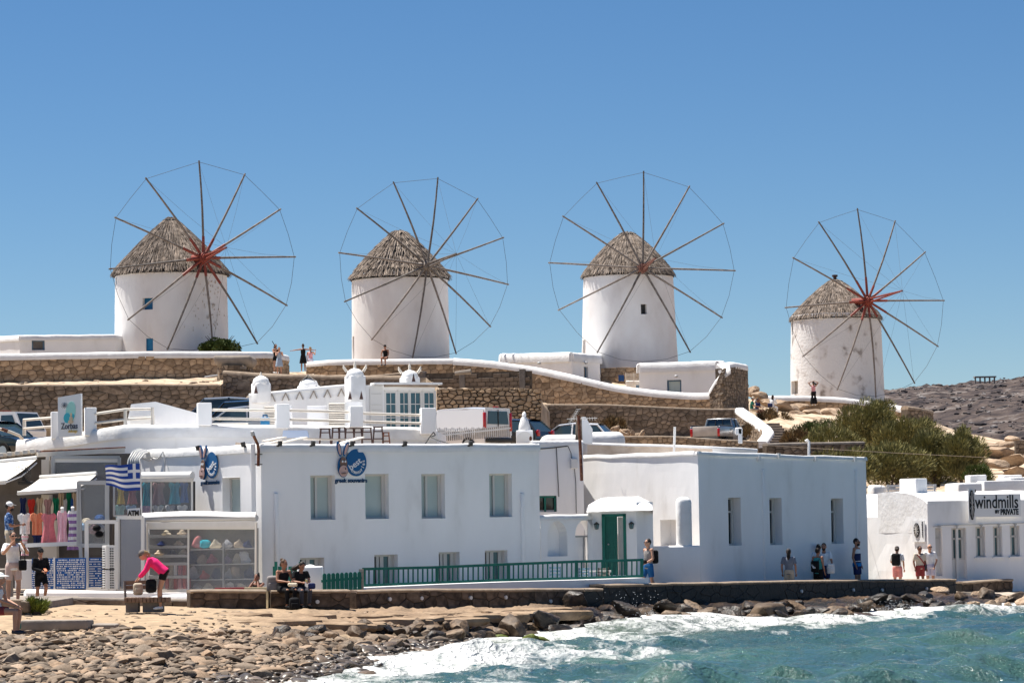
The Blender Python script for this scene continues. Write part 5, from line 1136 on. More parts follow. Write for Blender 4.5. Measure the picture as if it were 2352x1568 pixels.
for x0, x1 in ((885, 912), (917, 941), (942, 969), (973, 1000)):
    g = F3.rect(x0, 897, x1, 992); gm = MB(); gm.prism([F3.pt(g[0], g[1], -.08), F3.pt(g[2], g[1], -.08), F3.pt(g[2], g[3], -.08), F3.pt(g[0], g[3], -.08)], -F3.n * .02); o = gm.build('glazed_door', 'teal_glass', t)
    gm = MB(); d = -.05
    for u in (g[0], g[2]): gm.beam(F3.pt(u, g[1], d), F3.pt(u, g[3], d), .09, .06, up=F3.n)
    gm.beam(F3.pt((g[0] + g[2]) / 2, g[1], d), F3.pt((g[0] + g[2]) / 2, g[3], d), .02, .04, up=F3.n)
    for k in (.0, .35, .68, .98): gm.beam(F3.pt(g[0], lerp(g[1], g[3], k), d), F3.pt(g[2], lerp(g[1], g[3], k), d), .04, .03 if 0 < k < .9 else .1)
    gm.build('glazing_bar', 'white_metal', o)
g = F3.rect(849, 888, 878, 980); gm = MB(); gm.prism([F3.pt(g[0], g[1], .02), F3.pt(g[2], g[1], .02), F3.pt(g[2], g[3], .02), F3.pt(g[0], g[3], .02)], F3.n * .04); o = gm.build('door', 'white_metal', t)
gm = MB(); 
for k in (.15, .42, .55, .82): gm.beam(F3.pt(g[0] + .06, lerp(g[1], g[3], k), .07), F3.pt(g[2] - .06, lerp(g[1], g[3], k), .07), .02, .02)
gm.build('panel_line', 'frame', o)
for i in range(6):
    x = 624 + i * 32; y = 913 - i * 2.4; mb = MB(); A, B, C = [F1.pt(*F1.uv(x + dx, y + dy), .03) for dx, dy in ((-8, 9), (0, -9), (8, 9))]
    mb.beam(A, B, .04, .05, up=F1.n); mb.beam(B, C, .04, .05, up=F1.n); mb.build('triangle_slot', 'pale_wood', t)
tt = thing('dovecote', 'small grey wooden dovecote on crossed legs behind the triangle slots', 'dovecote', P(705, 903, 113.5)); mb = MB()
for a, b in (((687, 903), (722, 880)), ((722, 903), (690, 880)), ((703, 903), (737, 885))): mb.beam(P(*a, 113.5), P(*b, 113.5), .06, .06)
mb.build('leg', 'grey_wood', tt); mb = MB(); mb.prism([P(696, 880, 113.3), P(721, 880, 113.3), P(721, 872, 113.3), P(708, 862, 113.3), P(696, 872, 113.3)], (0, .4, 0)); mb.build('box', 'grey_wood', tt); mb = MB(); mb.beam(P(692, 876, 113.4), P(709, 861, 113.4), .6, .03); mb.beam(P(725, 876, 113.4), P(708, 861, 113.4), .6, .03); mb.build('roof', 'pale_wood', tt)
# louvred air-conditioner screens
def louvre(label, x0, x1, x2, yt, yb, Y):
    tt = thing('louvred_screen', label, 'screen', P((x0 + x1) / 2, yb, Y)); a, b = P(x0, yb, Y), P(x1, yt, Y); n = 13
    mb = MB(); mb.box(V(((a.x + b.x) / 2, Y + .3, (a.z + b.z) / 2)), (b.x - a.x, .5, b.z - a.z)); mb.build('backing', 'brown_metal', tt)
    for k in range(n): z = lerp(a.z, b.z, (k + .5) / n); mb = MB(); mb.box(V(((a.x + b.x) / 2, Y, z)), (b.x - a.x, .05, (b.z - a.z) / n * .55), 0, .4); mb.build('slat', 'cream_rail', tt)
    for x in (a.x, b.x): mb = MB(); mb.box(V((x, Y, (a.z + b.z) / 2)), (.05, .07, b.z - a.z)); mb.build('frame', 'white_metal', tt)
    c = P(x2, yt, Y); mb = MB(); mb.box(V(((b.x + c.x) / 2 + .02, Y + .3, (a.z + b.z) / 2)), (c.x - b.x, .56, b.z - a.z + .04)); mb.build('side_box', 'plaster', tt)
louvre('low louvred screen on the terrace behind the blue can', 606, 645, 667, 932, 980, 107.5)
louvre('tall louvred screen on the terrace below the triangle slots', 754, 793, 829, 924, 982, 107.3)
mb = MB(); a, b = P(706, 982, 107.5), P(752, 931, 107.5); mb.rbox(V(((a.x + b.x) / 2, 107.9, (a.z + b.z) / 2)), (b.x - a.x, .7, b.z - a.z), .02); mb.build('cabinet', 'plaster', label='plain white cabinet between the two louvred screens', cat='cabinet')
t = thing('blue_can', 'blue plastic jerry can behind the terrace rail', 'can', P(609, 976, 106.5)); mb = MB(); mb.rbox(P(609, 968, 106.5), (.33, .25, .33), .05); mb.build('body', 'blue_paint', t, smooth=50)
mb = MB(); q = P(609, 957, 106.5); mb.box(q + V((0, 0, .06)), (.18, .06, .05)); mb.box(q + V((-.07, 0, 0)), (.04, .06, .1)); mb.box(q + V((.07, 0, 0)), (.04, .06, .1)); mb.build('handle', 'blue_paint', t)
mb = MB(); t = thing('terrace_chair', 'white slatted chair beside the tall louvred screen', 'chair', P(822, 982, 105.5)); mb = MB()
for x in (812, 826): mb.beam(P(x, 950, 105.6), P(x + 4, 985, 105.5), .04, .04)
mb.build('leg', 'white_metal', t)
for y in (953, 961, 969, 977): mb = MB(); mb.beam(P(812, y, 105.6), P(829, y, 105.6), .03, .05); mb.build('slat', 'white_metal', t)
# bar stools on the roof
def stool(x0, x1, yt, yb, Y, lb, m='brown_metal'):
    tt = thing('bar_stool', lb, 'stool', P((x0 + x1) / 2, yb, Y), 'dark metal bar stools stored on the roof'); a, b = P(x0, yb, Y), P(x1, yt, Y); d = .38
    for sx, sy in ((0, 0), (1, 0), (1, 1), (0, 1)):
        p = V((lerp(a.x, b.x, sx), Y + d * sy, 0)); mb = MB(); mb.beam(p + V(((sx - .5) * .06, 0, a.z)), V((lerp(a.x, b.x, .08 + .84 * sx), Y + d * sy, b.z)), .03, .03); mb.build('leg', m, tt)
    for k in (.35, .98, .75):
        mb = MB(); z = lerp(a.z, b.z, k); c4 = [V((a.x, Y, z)), V((b.x, Y, z)), V((b.x, Y + d, z)), V((a.x, Y + d, z))]
        for i in range(4): mb.beam(c4[i], c4[(i + 1) % 4], .026, .026)
        mb.build('stretcher' if k < .9 else 'seat_frame', m, tt)
for i, q in enumerate([(735, 757, 983, 1022, 98.5), (763, 778, 981, 1022, 98.3), (779, 792, 980, 1022, 98.9), (793, 812, 982, 1022, 98.2), (813, 830, 982, 1022, 98.8), (832, 852, 981, 1022, 98.3), (858, 878, 979, 1022, 98.6)]):
    stool(*q, 'dark metal bar stool frame, %s from the left on the roof' % ('first', 'second', 'third', 'fourth', 'fifth', 'sixth', 'seventh')[i])
stool(880, 893, 992, 1024, 98.6, 'small rusty folding stool at the right end of the bar stools', 'rust')
# stacked roof clutter
mk('solar_blue', (.13, .17, .25), rough=.4)
mb = MB(); a, b = P(650, 1003, 99.5), P(708, 990, 99.5); mb.prism([P(648, 1005, 99.2), P(710, 1004, 99.2), P(706, 989, 99.6), P(650, 989, 99.6)], (0, .05, .02)); mb.build('leaning_sheet', 'solar_blue', label='dark blue panel leaning against the terrace wall', cat='sheet')
t = thing('plank_stack', 'pile of white boards and frames on the souvenir roof', 'boards', P(720, 1022, 97))
for q in ((610, 1012, 650, 1004, 96.5), (690, 1006, 790, 1010, 96.8), (640, 1018, 700, 1004, 96.2), (700, 1008, 800, 1009, 97.2), (600, 1021, 640, 1012, 96), (775, 1020, 830, 1004, 96.6)): mb = MB(); mb.beam(P(q[0], q[1], q[4]), P(q[2], q[3], q[4] + .6), .35, .04); mb.build('board', 'pale_wood' if q[0] == 690 else 'cream_rail', t)
mb = MB(); mb.beam(P(541, 1018, 93), P(577, 1022, 93), .06, .08); mb.build('timber', 'beige_plaster', label='short tan timber sticking out on the roof corner', cat='timber')
# white picket fence behind
t = thing('picket_fence', 'weathered white picket fence in front of the white van', 'fence', P(1085, 1005, 113))
pk = [(1003, 983, 1004, 113), (1090, 983, 1003, 113), (1165, 980, 1000, 114)]; pa = Path([P(x, yb, Y) for x, yt, yb, Y in pk]); n = 44
for i in range(n):
    q, nn_ = pa.at(pa.L * (i + .5) / n); mb = MB(); h_ = .34 + .03 * sin(i * 1.7); mb.box(q + V((0, 0, h_ / 2)), (.045, .02, h_)); mb.build('picket', 'white_metal', t)
mb = MB(); mb.tube([P(1003, 990, 113.05), P(1090, 990, 113.05), P(1165, 986, 114.05)], .025, 6); mb.build('rail', 'white_metal', t)
t = thing('picket_fence', 'taller picket fence panel angled beside the rooftop house', 'fence', P(1095, 1012, 111))
pa = Path([P(1008, 1013, 110.2), P(1172, 1003, 112)]); n = 34
for i in range(n): q, nn_ = pa.at(pa.L * (i + .5) / n); hh_ = lerp(.28, .44, i / n); mb = MB(); mb.box(q + V((0, 0, hh_ / 2)), (.05, .02, hh_)); mb.build('picket', 'pale_wood', t)
mb = MB(); mb.beam(P(1008, 1000, 110.2), P(1172, 983, 112), .05, .05); mb.build('rail', 'white_metal', t)
wire('cable', 'black cable looped over the roof edge by the terrace end post', [P(975, 1022, 98), P(988, 1002, 98), P(996, 992, 98), P(1000, 999, 98), P(990, 1003, 98), P(1010, 1012, 97.5), P(1050, 1024, 96)], .02)
# ================================================================ SHOP FRONT ON THE LEFT
def pbox(mb, x0, y0, x1, y1, Y, dep, r=0, Y2=None):
    """box between two pixel corners at depth Y (Y2 for the right end), dep metres deep"""
    Y2 = Y2 or Y; a, b, c, d = P(x0, y1, Y), P(x1, y1, Y2), P(x1, y0, Y2), P(x0, y0, Y)
    return mb.prism([a, b, c, d], (0, dep, 0))
def garment(name, label, x0, x1, yt, yb, Y, mat, kind='dress', stripes=None, group=None, sway=0):
    n, m = 14, 12; r = random.Random(int(x0 * 7 + yt)); w = (P(x1, yt, Y) - P(x0, yt, Y)).x; top, bot = Zat((x0 + x1) / 2, yt, Y), Zat((x0 + x1) / 2, yb, Y); c = P((x0 + x1) / 2, yt, Y); h = top - bot
    def half(v):
        if kind == 'dress': return interp(v, [(0, .34), (.06, .46), (.2, .46), (.27, .33), (.45, .32), (1, .5)])
        if kind == 'tee': return interp(v, [(0, .28), (.08, .5), (.32, .5), (.36, .34), (1, .36)])
        return interp(v, [(0, .3), (.12, .45), (.5, .36), (.62, .34), (1, .5)])
    ph = r.uniform(0, 6)
    def fn(sg):
        def f(u, v):
            k = (u - .5) * 2; hw = half(v) * w; fold = .028 * sin(k * 7 + ph + v * 1.5) * min(1, v * 3) + .012 * sin(k * 15 + ph)
            return V((c.x + k * hw + sway * v * v * h, Y + fold + sg * .05 * (1 - k * k), top - v * h - (.05 * (1 - abs(k) * 1.4) if v < .01 and abs(k) < .6 else 0)))
        return f
    mb = MB(); mb.grid(n, m, fn(-1), flip=True)
    if stripes: mb.m = [(i // n) // 2 % 2 for i in range(len(mb.f))]
    k0 = len(mb.f); mb.grid(n, m, fn(1))
    if stripes: mb.m = [((i % (n * m)) // n) % 2 for i in range(len(mb.f))]
    return mb.build(name, [mat, stripes] if stripes else mat, smooth=60, label=label, cat=name.replace('_', ' '), group=group)
for nm, c in (('c_yellow', (.72, .60, .16)), ('c_coral', (.52, .19, .19)), ('c_teal', (.01, .36, .46)), ('c_mauve', (.33, .20, .21)), ('c_turq', (.005, .30, .40)), ('c_blue', (.03, .10, .30)), ('c_aqua', (.38, .60, .60)), ('c_sky', (.32, .48, .68)), ('c_lilac', (.55, .42, .58)), ('c_white', (.66, .65, .64)), ('c_orange', (.62, .22, .12)), ('c_rose', (.50, .16, .18)), ('c_pink', (.72, .42, .48)), ('c_purple', (.28, .16, .36)), ('c_beige', (.42, .34, .25)), ('c_green', (.01, .16, .09)), ('c_navy', (.02, .03, .09)), ('c_red', (.48, .04, .03)), ('c_cream', (.66, .58, .44)), ('c_print', (.42, .42, .44))): cloth(nm, c, scale=14)
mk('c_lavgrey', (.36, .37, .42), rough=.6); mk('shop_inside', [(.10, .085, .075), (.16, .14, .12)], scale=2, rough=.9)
mk('awning', [(.70, .66, .59), (.76, .72, .66)], scale=3, rough=.9)
mk('magnet_blue', (.015, .09, .30), rough=.6)
# room behind the displays
t = thing('shop_room', 'dim open shop interior behind the clothes and displays', 'shop', P(150, 1352, 94))
mb = MB(); a, b = P(-60, 1352, 96.5), P(335, 1040, 96.5)
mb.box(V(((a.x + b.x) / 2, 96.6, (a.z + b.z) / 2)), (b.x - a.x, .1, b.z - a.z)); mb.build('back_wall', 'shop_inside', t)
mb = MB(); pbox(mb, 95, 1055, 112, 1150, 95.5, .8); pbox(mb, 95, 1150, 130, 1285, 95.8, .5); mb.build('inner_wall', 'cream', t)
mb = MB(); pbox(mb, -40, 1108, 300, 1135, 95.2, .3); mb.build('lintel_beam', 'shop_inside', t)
mb = MB(); mb.grid(6, 2, lambda u, v: V((lerp(a.x, b.x, u), lerp(90, 96.6, v), 1.5))); mb.build('floor', 'concrete', t)
# pergola with rafter ends
t = thing('pergola', 'cream timber pergola with projecting rafter ends at the left', 'pergola', P(120, 1060, 97))
mb = MB(); mb.beam(P(-60, 1056, 96.6), P(92, 1042, 96.8), .14, .16); mb.build('beam', 'cream_rail', t)
for i, x in enumerate((-50, -22, 3, 22, 40, 58, 74)): mb = MB(); y = 1054 - i * 2.1; mb.rbox(P(x + 10, y - 4, 96.8), (.16, 1.8, .14), .02); mb.build('rafter', 'cream_rail', t)
mb = MB(); mb.beam(P(84, 1044, 96), P(283, 1034, 97), .5, .15); mb.build('fascia', 'cream_rail', t)
mb = MB(); mb.beam(P(95, 1037, 96.3), P(284, 1028, 97.2), .55, .06); mb.build('roof_mat', 'rust', t)
for x in (110, 122): mb = MB(); mb.beam(P(x, 1048, 95.6), P(x, 1118, 95.6), .14, .12); mb.build('post', 'cream_rail', t)
def display(name, label, x0, y0, x1, y1, Y, Y2, bars=(), fr=.09, dep=.9, header=None, glass=True, back='shop_inside'):
    tt = thing(name, label, 'display', P((x0 + x1) / 2, y1, Y)); a, b, c, d = P(x0, y1, Y), P(x1, y1, Y2), P(x1, y0, Y2), P(x0, y0, Y)
    mb = MB()
    for p, q in ((a, b), (b, c), (c, d), (d, a)): mb.beam(p, q, fr, fr)
    for k in bars: mb.beam(a.lerp(b, k), d.lerp(c, k), fr * .7, fr * .7)
    mb.build('frame', 'grey_metal' if name == 'glass_screen' else 'white_metal', tt)
    if header: mb = MB(); mb.prism([a.lerp(d, header), b.lerp(c, header), c, d], (0, .12, 0)); mb.build('header', 'white_metal', tt)
    if glass: mb = MB(); mb.prism([a, b, b.lerp(c, header or 1), a.lerp(d, header or 1)], (0, .01, 0)); mb.build('glass', 'glass_veiled', tt)
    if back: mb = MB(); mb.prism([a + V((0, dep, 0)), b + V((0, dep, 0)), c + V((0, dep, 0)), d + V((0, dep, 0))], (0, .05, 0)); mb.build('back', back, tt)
    return tt
display('glass_screen', 'grey tinted glass panel under the pergola with white header', 122, 1050, 274, 1106, 95.3, 95.3, fr=.1, header=.8, back=None)
display('glass_screen', 'tall grey framed glass screen beside the striped dress', 181, 1108, 246, 1252, 90.2, 90.0, fr=.12, dep=1.2)
display('kiosk_frame', 'white kiosk frame around black caps left of the sunglasses', 199, 1198, 268, 1352, 89.6, 89.4, fr=.11, back=None, glass=False)
display('upper_display', 'upper glass display of hanging dresses behind the flag', 262, 1104, 441, 1184, 92.6, 91.2, bars=(.48,), fr=.06, dep=.9)
display('lower_display', 'lower glass display with shelves of bags beside the bench woman', 336, 1212, 588, 1356, 91.0, 88.6, bars=(.39,), fr=.08, dep=.8)
ap = display('atm_booth', 'tall frosted glass cash machine booth under the flag', 271, 1188, 328, 1354, 89.6, 89.3, fr=.1, dep=.7, back='c_lavgrey')
def quadm(name, pts, th, mat, parent=None, **k): mb = MB(); mb.prism(pts, th); return mb.build(name, mat, parent, **k)
t = thing('atm_sign', 'white ATM sign on top of the cash machine booth', 'sign', P(311, 1187, 89)); quadm('board', [P(293, 1187, 89), P(321, 1186, 89), P(321, 1166, 89), P(293, 1168, 89)], (0, .03, 0), 'sign_white', t)
q = P(306.5, 1183, 88.98); mb = text_mb('ATM', .20, lambda a, b, c: q + V((a, -c, b)), bold=.012, xs=.8); mb.build('lettering', 'sign_black', t)
# awnings
def awning(label, tl, tr, br, bl, val=.10):
    tt = thing('awning', label, 'awning', V(br)); n = 10
    f = lambda u, v: V(tl).lerp(V(tr), u).lerp(V(bl).lerp(V(br), u), v) - V((0, 0, .06 * sin(pi * v) * (.6 + .4 * sin(u * 9))))
    mb = MB(); mb.grid(n, 6, f); mb.grid(n, 6, lambda u, v: f(u, v) - V((0, 0, .015)), flip=True); mb.build('fabric', 'awning', tt, smooth=60)
    mb = MB(); mb.prism([V(bl), V(br), V(br) - V((0, 0, val)), V(bl) - V((0, 0, val))], (0, .03, 0)); mb.build('valance', 'awning', tt)
    mb = MB(); mb.tube([V(tl) + V((0, .05, .05)), V(tr) + V((0, .05, .05))], .06, 8); mb.tube([V(bl), V(br)], .03, 6); mb.build('roller', 'white_metal', tt)
    for p, q in ((tl, bl), (tr, br)): mb = MB(); mb.tube([V(p) - V((0, 0, .12)), V(p).lerp(V(q), .5) - V((0, 0, .2)), V(q) - V((0, 0, .05))], .025, 6); mb.build('arm', 'white_metal', tt)
awning('steep white awning at the left edge of the shops', P(-70, 1070, 95), P(84, 1054, 95), P(13, 1104, 92.5), P(-90, 1112, 92.5))
awning('cream awning spread above the clothes rack', P(91, 1099, 94.6), P(221, 1090, 94), P(174, 1122, 91.2), P(40, 1130, 91.6), .09)
t = thing('roller_awning', 'rolled white awning cassette above the hanging dresses', 'awning', P(385, 1098, 91.5)); mb = MB(); mb.tube([P(318, 1094, 92), P(442, 1092, 90.9)], .13, 10); mb.build('cassette', 'white_metal', t, smooth=60); mb = MB(); mb.beam(P(322, 1103, 91.8), P(443, 1101, 90.8), .08, .10); mb.build('front_bar', 'cream_rail', t)
t = thing('roller_awning', 'bulging white awning cassette above the bag shelves', 'awning', P(460, 1200, 89)); mb = MB()
mb.grid(20, 8, lambda u, v: P(lerp(328, 588, u), lerp(1186, 1184, u) - 3.5 * sin(pi * min(1, u * 1.2)) , lerp(90.6, 88.3, u)) + V((0, .22 * cos(pi * v) , .15 * sin(pi * v) - .04))); mb.build('cover', 'whitewash', t, smooth=70)
mb = MB(); mb.tube([P(328, 1192, 90.5), P(590, 1189, 88.2)], .09, 10); mb.build('cassette', 'frame', t, smooth=60); quadm('valance', [P(336, 1214, 90.3), P(590, 1210, 88), P(590, 1197, 88), P(336, 1200, 90.3)], (0, .03, 0), 'awning', t)
mb = MB(); mb.tube([P(338, 1202, 90.2), P(340, 1300, 90.2)], .02, 6); mb.tube([P(589, 1200, 88), P(587, 1352, 88)], .03, 6); mb.build('side_pole', 'cream', t)
# dresses and shirts
D = [('yellow', 268, 287, 1117, 1157, 'c_yellow'), ('coral red', 292, 316, 1117, 1157, 'c_coral'), ('bright teal', 326, 347, 1107, 1161, 'c_teal'), ('dusty mauve', 348, 380, 1107, 1158, 'c_mauve'), ('turquoise', 386, 415, 1107, 1157, 'c_turq'), ('dark blue', 413, 433, 1107, 1154, 'c_blue')]
for lb, x0, x1, y0, y1, m_ in D: garment('hanging_dress', lb + ' dress hanging in the upper shop window', x0, x1, y0, y1, lerp(92.9, 91.5, (x0 - 262) / 180) , m_, 'dress', group='dresses hanging in the upper shop window')
for lb, x0, x1, m_ in (('pale aqua', 262, 288, 'c_aqua'), ('light blue', 289, 313, 'c_sky'), ('lilac', 322, 348, 'c_lilac'), ('white printed, leftmost', 350, 376, 'c_white'), ('grey printed', 379, 403, 'c_print'), ('white printed, rightmost', 406, 431, 'c_white')): garment('hanging_shirt', lb + ' shirt in the lower row of the upper shop window', x0, x1, 1159, 1190, lerp(92.9, 91.5, (x0 - 262) / 180), m_, 'tee', group='shirts in the upper shop window')
for lb, x0, x1, y0, y1, m_, k, s_, Y in (('white shirt on the clothes rack beside the blue shirted man', 40, 73, 1178, 1226, 'c_white', 'tee', None, 91.4), ('orange shirt on the clothes rack', 69, 101, 1177, 1228, 'c_orange', 'tee', None, 91.2), ('long rose red shirt on the clothes rack', 93, 131, 1178, 1246, 'c_rose', 'dress', None, 91.0), ('pale pink dress on a headless mannequin', 129, 156, 1172, 1246, 'c_pink', 'mann', None, 90.8), ('purple and white striped dress on a mannequin', 153, 181, 1172, 1262, 'c_white', 'dress', 'c_purple', 90.7), ('beige scarf hanging under the cream awning', 134, 147, 1130, 1172, 'c_beige', 'tee', None, 92.5), ('dark green scarf hanging under the cream awning', 152, 164, 1130, 1176, 'c_green', 'tee', None, 92.4), ('tan scarf hanging beside the green scarf', 166, 180, 1130, 1172, 'c_beige', 'tee', None, 92.3), ('black shorts hanging below the orange shirt', 73, 97, 1222, 1250, 'c_navy', 'tee', None, 91.4), ('pale striped skirt behind the white bag', 48, 66, 1226, 1275, 'c_white', 'dress', 'c_pink', 91.6)): garment('hanging_garment', lb, x0, x1, y0, y1, Y, m_, k, s_, group='clothes on the shop rack')
for i, (lb, m_) in enumerate((('navy', 'c_navy'), ('dark red', 'c_red'), ('beige', 'c_beige'), ('mauve', 'c_mauve'), ('dark green', 'c_green'), ('grey', 'c_print'), ('blue', 'c_blue'))): garment('hanging_garment', lb + ' garment in the dim back row of the shop', 44 + i * 19, 62 + i * 19, 1142 + 3 * (i % 2), 1190 + 4 * (i % 3), 93.6, m_, ('dress', 'tee')[i % 2], group='clothes in the back row of the shop')
for x, y, lb in ((143, 1168, 'pink'), (167, 1167, 'striped')): mb = MB(); q = P(x, y, 90.75); mb.lathe([(.05, -.12), (.05, 0), (.06, .02), (.03, .06)], 10, q); mb.build('mannequin_neck', 'sign_white', smooth=60, label='white mannequin neck above the %s dress' % lb, cat='mannequin')
t = thing('clothes_rail', 'white rail across the shop front below the hanging clothes', 'rail', P(110, 1252, 90.6)); mb = MB(); mb.beam(P(54, 1252, 90.9), P(182, 1247, 90.4), .05, .12); mb.build('bar', 'white_metal', t); mb = MB(); mb.beam(P(181, 1105, 90.2), P(186, 1282, 90.2), .12, .1); mb.build('post', 'grey_metal', t)
# magnets board
t = thing('magnet_board', 'blue souvenir magnet board covered with rows of small white magnets', 'board', P(135, 1352, 89)); bz = MB(); Fm = Facade(XY(73, 89.6), XY(196, 89.0)); h = Fm.rect(73, 1281, 196, 1352)
quadm('board', [Fm.pt(h[0], h[1]), Fm.pt(h[2], h[1]), Fm.pt(h[2], h[3]), Fm.pt(h[0], h[3])], -Fm.n * .05, 'magnet_blue', t); mb = MB(); mr_ = random.Random(3)
for j in range(14):
    for i in range(34):
        u = lerp(h[0] + .04, h[2] - .04, (i + mr_.uniform(-.2, .2)) / 33); z = lerp(h[1] + .05, h[3] - .06, j / 13)
        if abs(i - 15) > 0 and mr_.random() < .9: mb.box(Fm.pt(u, z, .012), (mr_.uniform(.02, .035), .02, mr_.uniform(.025, .045)), Fm.ang)
mb.build('magnet', 'c_white', t, kind='stuff'); quadm('divider', [Fm.pt(h[0] + .75, h[1], .02), Fm.pt(h[0] + .8, h[1], .02), Fm.pt(h[0] + .8, h[3] + .03, .02), Fm.pt(h[0] + .75, h[3] + .03, .02)], Fm.n * .02, 'white_metal', t)
t = thing('magnet_board', 'narrow blue magnet board beside the sunglasses stand', 'board', P(220, 1352, 89)); Fm = Facade(XY(205, 89.9), XY(235, 89.7)); h = Fm.rect(205, 1280, 235, 1352)
quadm('board', [Fm.pt(h[0], h[1]), Fm.pt(h[2], h[1]), Fm.pt(h[2], h[3]), Fm.pt(h[0], h[3])], -Fm.n * .05, 'magnet_blue', t); mb = MB()
for j in range(13):
    for i in range(9):
        if mr_.random() < .85: mb.box(Fm.pt(lerp(h[0] + .03, h[2] - .03, i / 8), lerp(h[1] + .05, h[3] - .05, j / 12), .012), (.03, .02, .03), Fm.ang)
mb.build('magnet', 'c_white', t, kind='stuff')
mb = MB(); pbox(mb, 34, 1285, 73, 1352, 90, .8); mb.build('counter', 'white_metal', label='plain white counter front left of the magnet board', cat='counter')
mb = MB(); pbox(mb, 203, 1222, 236, 1274, 90.6, .3); mb.build('cap_shelf', 'shop_inside', label='dark shelf of black caps above the narrow magnet board', cat='shelf')
for i, (x, y) in enumerate(((222, 1212), (228, 1226))): mb = MB(); q = P(x, y, 89.9); mb.ell(q, (.13, .12, .10)); mb.box(q + V((.04, -.14, -.05)), (.16, .14, .015)); mb.build('cap', 'black_cloth', smooth=60, label='%s black cap hanging in the kiosk frame' % ('upper', 'lower')[i], cat='cap')
# sunglasses stand
t = thing('sunglasses_stand', 'tall white stand hung with rows of dark sunglasses', 'stand', P(251, 1354, 88.8)); q = P(250, 1354, 88.8); zt = Zat(250, 1252, 88.8); hh = zt - q.z
for k, (a, b) in enumerate(((.02, .45), (.48, 1.0))): mb = MB(); mb.rbox(q + V((0, 0, hh * (a + b) / 2)), (.30, .26, hh * (b - a)), .015, R(35)); mb.build('panel', 'white_metal', t)
mb = MB(); mb.tube([q, q + V((0, 0, hh + .06))], .02, 6); mb.build('pole', 'grey_metal', t)
for j in range(17):
    for s_ in (-1, 1):
        z = q.z + hh * (.05 + .93 * j / 17); an = R(35) + (pi if s_ < 0 else -pi / 2) + (0 if s_ > 0 else 0); c = q + V((.13 * s_ - .02, -.15 + .02 * abs(s_), z - q.z)); mb = MB()
        for dx in (-.032, .032): mb.ell(c + V((dx, -.01, 0)), (.028, .01, .02), 6, 4)
        mb.box(c, (.13, .012, .008)); mb.build('sunglasses', 'lens_black', t)
# shelves and bags
t = thing('display_shelves', 'white shelves of folded goods in the left half of the lower display', 'shelves', P(385, 1356, 91))
for y in (1231, 1255, 1276, 1294, 1324): quadm('shelf', [P(341, y + 4, 91.0), P(432, y + 3, 90.1), P(432, y - 3, 90.1), P(341, y - 3, 91.0)], (0, .4, 0), 'white_metal', t)
t = thing('display_shelves', 'glass shelves of bags in the right half of the lower display', 'shelves', P(510, 1356, 89.5))
for y in (1261, 1296, 1331): quadm('shelf', [P(438, y + 2, 90.15), P(586, y - 1, 88.75), P(586, y - 3.5, 88.75), P(438, y, 90.15)], (0, .5, 0), 'frame', t)
quadm('divider', [P(511, 1352, 89.4), P(514, 1352, 89.4), P(514, 1245, 89.4), P(511, 1245, 89.4)], (0, .5, 0), 'frame', t)
bags = [(452, 1258, 'c_coral', 'pink striped'), (471, 1258, 'c_teal', 'teal bottomed'), (495, 1258, 'c_cream', 'patterned cream'), (524, 1258, 'c_print', 'grey printed'), (548, 1258, 'c_beige', 'tan straw'), (567, 1257, 'c_navy', 'tall black'), (444, 1294, 'c_navy', 'navy'), (463, 1294, 'c_beige', 'pink and tan'), (488, 1294, 'c_rose', 'rose pink slouchy'), (522, 1293, 'c_lilac', 'pale lilac'), (543, 1293, 'c_cream', 'cream beach'), (565, 1292, 'c_white', 'silver white clutch'), (449, 1329, 'c_print', 'black and white striped'), (472, 1329, 'c_red', 'red dotted'), (494, 1329, 'c_navy', 'black and white dotted'), (524, 1328, 'c_white', 'white and black banded'), (546, 1328, 'c_beige', 'brown woven'), (570, 1327, 'c_navy', 'dark patterned'), (478, 1353, 'c_cream', 'cream pointed'), (455, 1354, 'c_print', 'small grey'), (530, 1353, 'c_white', 'small white'), (555, 1353, 'c_cream', 'small cream')]
br = random.Random(5)
for x, y, m_, lb in bags:
    Y = lerp(90.3, 88.9, (x - 438) / 148) + .2; q = P(x, y, Y); w_ = br.uniform(.13, .19); hh = br.uniform(.26, .40) if y < 1345 else .2; mb = MB(); ti = br.uniform(-.3, .3)
    k_ = br.uniform(.2, .8); mb.lathe([(w_ * .7, 0), (w_, .04), (w_ * br.uniform(.7, 1.05), hh * .4), (w_ * k_, hh * .78), (w_ * k_ * .5, hh)], 12, (0, 0, 0), sy=.5); mb.v = [v_ + noise.noise_vector(v_ * 6 + V((x, y, 0))) * .05 for v_ in mb.v]; mb.v = [q + Matrix.Rotation(ti, 3, 'Y') @ v for v in mb.v]
    mb.build('beach_bag', m_, smooth=60, label=lb + ' bag on the glass shelves', cat='bag', group='bags in the lower display')
for i, (y, ms) in enumerate(((1353, ('c_red', 'c_beige', 'c_red', 'c_coral', 'c_red', 'c_rose')), (1321, ('c_red', 'c_beige', 'c_white', 'c_rose', 'c_red')))):
    for j, m_ in enumerate(ms): x = 384 + j * 10; mb = MB(); Y = lerp(91, 90.1, (x - 341) / 91) + .15; q = P(x, y, Y); mb.rbox(q + V((0, 0, .17)), (.11, .2, .32), .02); mb.build('folded_towel', m_, label='folded %s towel, number %s on the %s white shelf' % ({'c_red': 'red', 'c_beige': 'tan', 'c_coral': 'coral', 'c_rose': 'rose', 'c_white': 'white'}[m_], ('one', 'two', 'three', 'four', 'five', 'six')[j], ('bottom', 'fifth')[i]), cat='towel', group='folded towels in the lower display')
